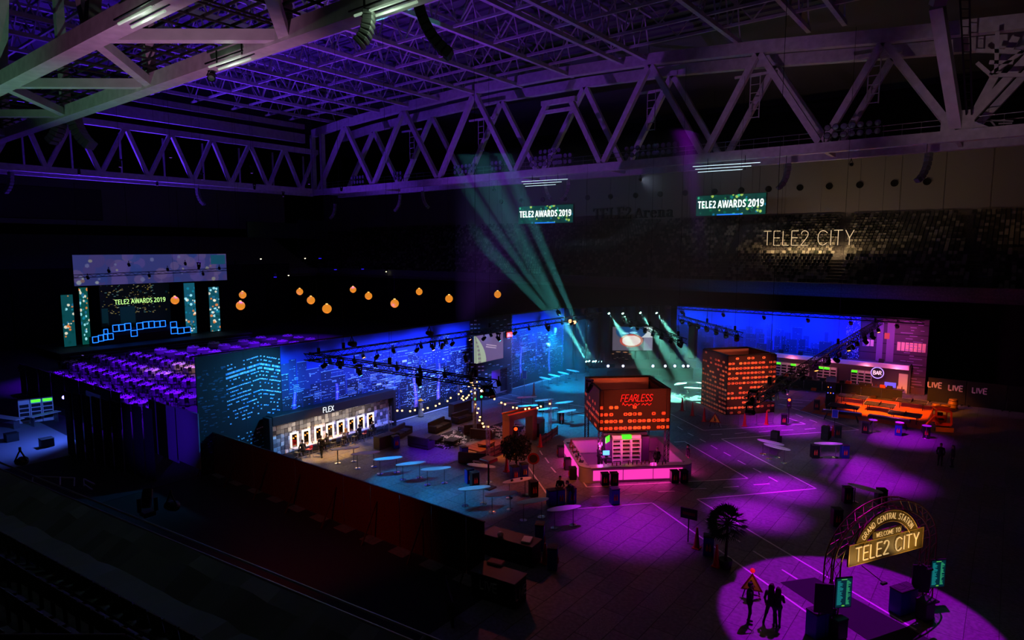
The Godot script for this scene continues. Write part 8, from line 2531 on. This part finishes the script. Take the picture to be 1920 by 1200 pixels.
func add_hand(bones: Array, wrist: Vector3, dir: Vector3, inward: Vector3, skin: Color) -> void:   # palm, four curled fingers of their own lengths, thumb from the side
	var d := dir.normalized()
	var s := (inward - d * inward.dot(d)).normalized()      # towards the palm side
	var w := d.cross(s)                                      # across the knuckles
	var k0 := wrist + d * 0.085
	bones.append([wrist, wrist + d * 0.03, 0.026, 0.03, skin])
	for k in 4:
		var o := w * (k - 1.5) * 0.02
		bones.append([wrist + d * 0.03 + o * 0.7, k0 + o, 0.016, 0.013, skin])
		var l: float = [0.07, 0.08, 0.075, 0.058][k]
		var m := k0 + o + d * l * 0.5 + s * 0.01
		bones.append([k0 + o, m, 0.0095, 0.0085, skin])
		bones.append([m, m + d * l * 0.38 + s * 0.028, 0.0085, 0.0075, skin])
	var t0 := wrist + d * 0.03 - w * 0.03
	bones.append([t0, t0 + d * 0.035 - w * 0.022 + s * 0.012, 0.013, 0.011, skin])
	bones.append([t0 + d * 0.035 - w * 0.022 + s * 0.012, t0 + d * 0.066 - w * 0.026 + s * 0.026, 0.011, 0.0085, skin])

func person(at: Vector3, yaw: float, pose: String, top: Color, legs: Color, hair: Color, long_hair: bool, label: String, h := 1.72) -> Node3D:
	var skin := Color(0.50, 0.30, 0.22)
	var shoe := Color(0.015, 0.015, 0.02)
	var k := h / 1.72
	var bent := pose == "lean"
	var sit := pose == "sit"
	var hip := Vector3(0, 0.94, 0)
	if sit:
		hip = Vector3(0, 0.76, 0.0)
	var chest := hip + (Vector3(0, 0.40, 0.0) if not bent else Vector3(0, 0.34, 0.22))
	if sit:
		chest = hip + Vector3(0, 0.39, 0.08)
	var neck := chest + (Vector3(0, 0.12, 0.0) if not bent else Vector3(0, 0.09, 0.1))
	var head := neck + (Vector3(0, 0.16, 0.02) if not bent else Vector3(0, 0.13, 0.08))
	var b := []
	b.append([hip + Vector3(0, 0.02, 0), hip + Vector3(0, 0.2, 0).lerp(chest - hip, 0.3), 0.135, 0.125, top])
	b.append([hip.lerp(chest, 0.45), chest, 0.125, 0.14, top])
	b.append([chest + Vector3(-0.13, 0.02, 0), chest + Vector3(0.13, 0.02, 0), 0.075, 0.075, top])
	b.append([hip + Vector3(-0.08, -0.02, 0), hip + Vector3(0.08, -0.02, 0), 0.12, 0.12, legs])
	var stride := 0.0
	if pose == "walk":
		stride = 0.26
	var feet := []
	for s in [-1.0, 1.0]:
		var hj := hip + Vector3(s * 0.09, -0.05, 0)
		var knee := Vector3(s * 0.1, 0.5, 0.03 + s * stride * 0.45)
		var ank := Vector3(s * 0.11, 0.09, s * stride - 0.02)
		if pose == "wide":
			knee = Vector3(s * 0.17, 0.5, 0.03); ank = Vector3(s * 0.25, 0.09, -0.02)
		if sit:
			knee = hip + Vector3(s * 0.12, -0.06, 0.42); ank = Vector3(s * 0.12, 0.3, 0.34)
		b.append([hj, knee, 0.088, 0.06, legs])
		b.append([knee, ank, 0.058, 0.042, legs])
		b.append([ank + Vector3(0, -0.045, -0.03), ank + Vector3(s * 0.02, -0.055, 0.15), 0.045, 0.036, shoe])
		var sh := chest + Vector3(s * 0.19, 0.03, 0)
		var el := sh + Vector3(s * 0.06, -0.28, -0.02)
		var wr := el + Vector3(-s * 0.02, -0.24, 0.06)
		if pose == "phone" or sit or bent:
			el = sh + Vector3(s * 0.06, -0.26, 0.07)
			wr = el + Vector3(-s * 0.12, 0.05, 0.22)
		b.append([sh, el, 0.058, 0.046, top])
		b.append([el, wr, 0.044, 0.03, top])
		feet.append([wr, (wr - el).normalized(), Vector3(-s, 0, 0.1)])
	b.append([chest + Vector3(0, 0.06, 0), neck + Vector3(0, 0.06, 0.005), 0.062, 0.055, skin])
	var mb := MB.new()
	sdf_mesh(b, 0.026, 0.05, mb)
	var hb := []
	hb.append([head + Vector3(0, 0.03, -0.012), head + Vector3(0, -0.02, 0.012), 0.088, 0.078, skin])
	hb.append([head + Vector3(0, -0.06, 0.03), head + Vector3(0, -0.09, 0.045), 0.055, 0.036, skin])
	hb.append([head + Vector3(0, 0.0, 0.09), head + Vector3(0, -0.03, 0.108), 0.012, 0.016, skin])
	for s in [-1.0, 1.0]:
		hb.append([head + Vector3(s * 0.085, 0.0, -0.005), head + Vector3(s * 0.088, -0.03, 0.0), 0.016, 0.012, skin])
		hb.append([head + Vector3(s * 0.032, 0.012, 0.083), head + Vector3(s * 0.034, 0.012, 0.084), 0.013, 0.013, Color(0.05, 0.04, 0.04)])
	hb.append([head + Vector3(-0.022, -0.062, 0.083), head + Vector3(0.022, -0.062, 0.083), 0.008, 0.008, Color(0.30, 0.10, 0.09)])
	hb.append([neck + Vector3(0, 0.03, 0.005), head + Vector3(0, -0.07, 0.0), 0.052, 0.052, skin])
	sdf_mesh(hb, 0.011, 0.02, mb)
	var hd := []
	for q in feet:
		hd = []
		add_hand(hd, q[0], q[1], q[2], skin)
		sdf_mesh(hd, 0.0065, 0.008, mb)
	var o := thing("person", label, "person", at, yaw)
	var pm := mat("people", Color.WHITE, 0.8)
	pm.vertex_color_use_as_albedo = true
	var body := part(o, "body", mb, pm)
	body.scale = Vector3.ONE * k
	var hr := MB.new()
	var hrb := [[head + Vector3(0, 0.05, -0.03), head + Vector3(0, 0.0, -0.05), 0.092, 0.08, hair], [head + Vector3(0, 0.09, 0.03), head + Vector3(0, 0.06, -0.04), 0.05, 0.07, hair]]
	if long_hair:
		for s in [-1.0, 0.0, 1.0]:
			hrb.append([head + Vector3(s * 0.06, 0.02, -0.05), neck + Vector3(s * 0.07, -0.05, -0.07), 0.06, 0.045, hair])
	sdf_mesh(hrb, 0.014, 0.03, hr)
	var hm := part(o, "hair", hr, pm)
	hm.scale = Vector3.ONE * k
	return o

func build_people() -> void:
	var black := Color(0.012, 0.012, 0.015)
	var navy := Color(0.02, 0.025, 0.05)
	var jean := Color(0.05, 0.07, 0.14)
	var brown := Color(0.04, 0.022, 0.012)
	var f := func(px: float, py: float) -> Vector3: return g(px, py)
	var to := func(p: Vector3, px: float, py: float) -> float: return face(g(px, py) - p)
	var p: Vector3 = f.call(1404, 1168)
	person(p, to.call(p, 1440, 1175), "phone", black, black, black, false, "person in a dark jacket holding something below the roadworks triangle", 1.86)
	p = f.call(1444, 1172)
	person(p, to.call(p, 1480, 1120), "wide", black, black, brown, true, "long-haired person in black with legs apart on the violet floor", 1.88)
	p = f.call(1456, 1176)
	person(p, to.call(p, 1444, 1120), "phone", black, navy, brown, true, "person in black raising a phone beside the long-haired person", 1.8)
	p = f.call(1050, 941)
	person(p, to.call(p, 1060, 990), "phone", black, jean, black, false, "person in black top and pale jeans at the blue double bin")
	p = f.call(1074, 946)
	person(p, to.call(p, 1050, 948), "lean", black, black, black, false, "person in black bending over the blue double bin")
	p = f.call(1762, 873)
	person(p, to.call(p, 1700, 1000), "stand", black, black, black, false, "dark standing person on the violet floor past the cocktail tables")
	p = f.call(1785, 876)
	person(p, to.call(p, 1762, 874), "stand", black, black, brown, true, "second dark standing person near the cocktail tables", 1.66)
	# bar staff and guests at the island bar
	var c := Vector3(42.5, 0, -22.35)
	var fw := Vector3(-0.72, 0, 0.69).normalized()
	var rt := Vector3.UP.cross(fw).normalized()
	p = c + rt * -2.1 + fw * 0.5 + Vector3(0, 0.04, 0)
	person(p, face(rt + fw), "phone", black, black, black, false, "bartender in black at the till inside the island bar")
	p = c + rt * 2.0 + fw * 1.6 + Vector3(0, 0.04, 0)
	person(p, face(fw), "stand", black, black, brown, false, "bartender in black beside the shelf tower in the island bar")
	p = c + rt * 4.6 + fw * 1.0
	person(p, face(-rt), "stand", navy, black, black, false, "guest in navy standing outside the island bar's far side")
	# the mirror booth
	p = f.call(603, 857)
	person(p, 2.2, "walk", black, black, black, false, "person in black walking past the mirror booth")
	for a in [[566, -0.3, "person in dark clothes seated at the first lit mirrors", brown], [613, 0.2, "person in dark clothes seated at the middle lit mirrors", black], [648, -0.2, "fair-haired person seated at the later lit mirrors", Color(0.30, 0.16, 0.05)], [674, 0.1, "person in dark clothes seated near the last lit mirrors", brown], [700, 0.3, "person seated at the end of the dressing desk", black]]:
		var x := vz(a[0], 830, -42.75).x
		person(Vector3(x, 0, -42.65), PI + a[1], "sit", black if a[0] != 648 else Color(0.1, 0.12, 0.2), jean if a[0] == 648 else black, a[3], a[0] == 648, a[2])


# ---------------------------------------------------------------- haze that shows the beams
func build_air() -> void:
	var fog := FogVolume.new()
	fog.name = "haze"
	fog.size = Vector3(32, 26, 25)
	fog.shape = RenderingServer.FOG_VOLUME_SHAPE_BOX
	var m := FogMaterial.new()
	m.resource_name = "haze"
	m.density = 0.014
	m.albedo = Color(0.9, 0.95, 1.0)
	fog.material = m
	add_child(fog)
	fog.position = Vector3(66, 13.1, -34.4)
	tag(fog, "thin smoke haze hanging over the concert corner", "haze")
	fog.set_meta("kind", "stuff")
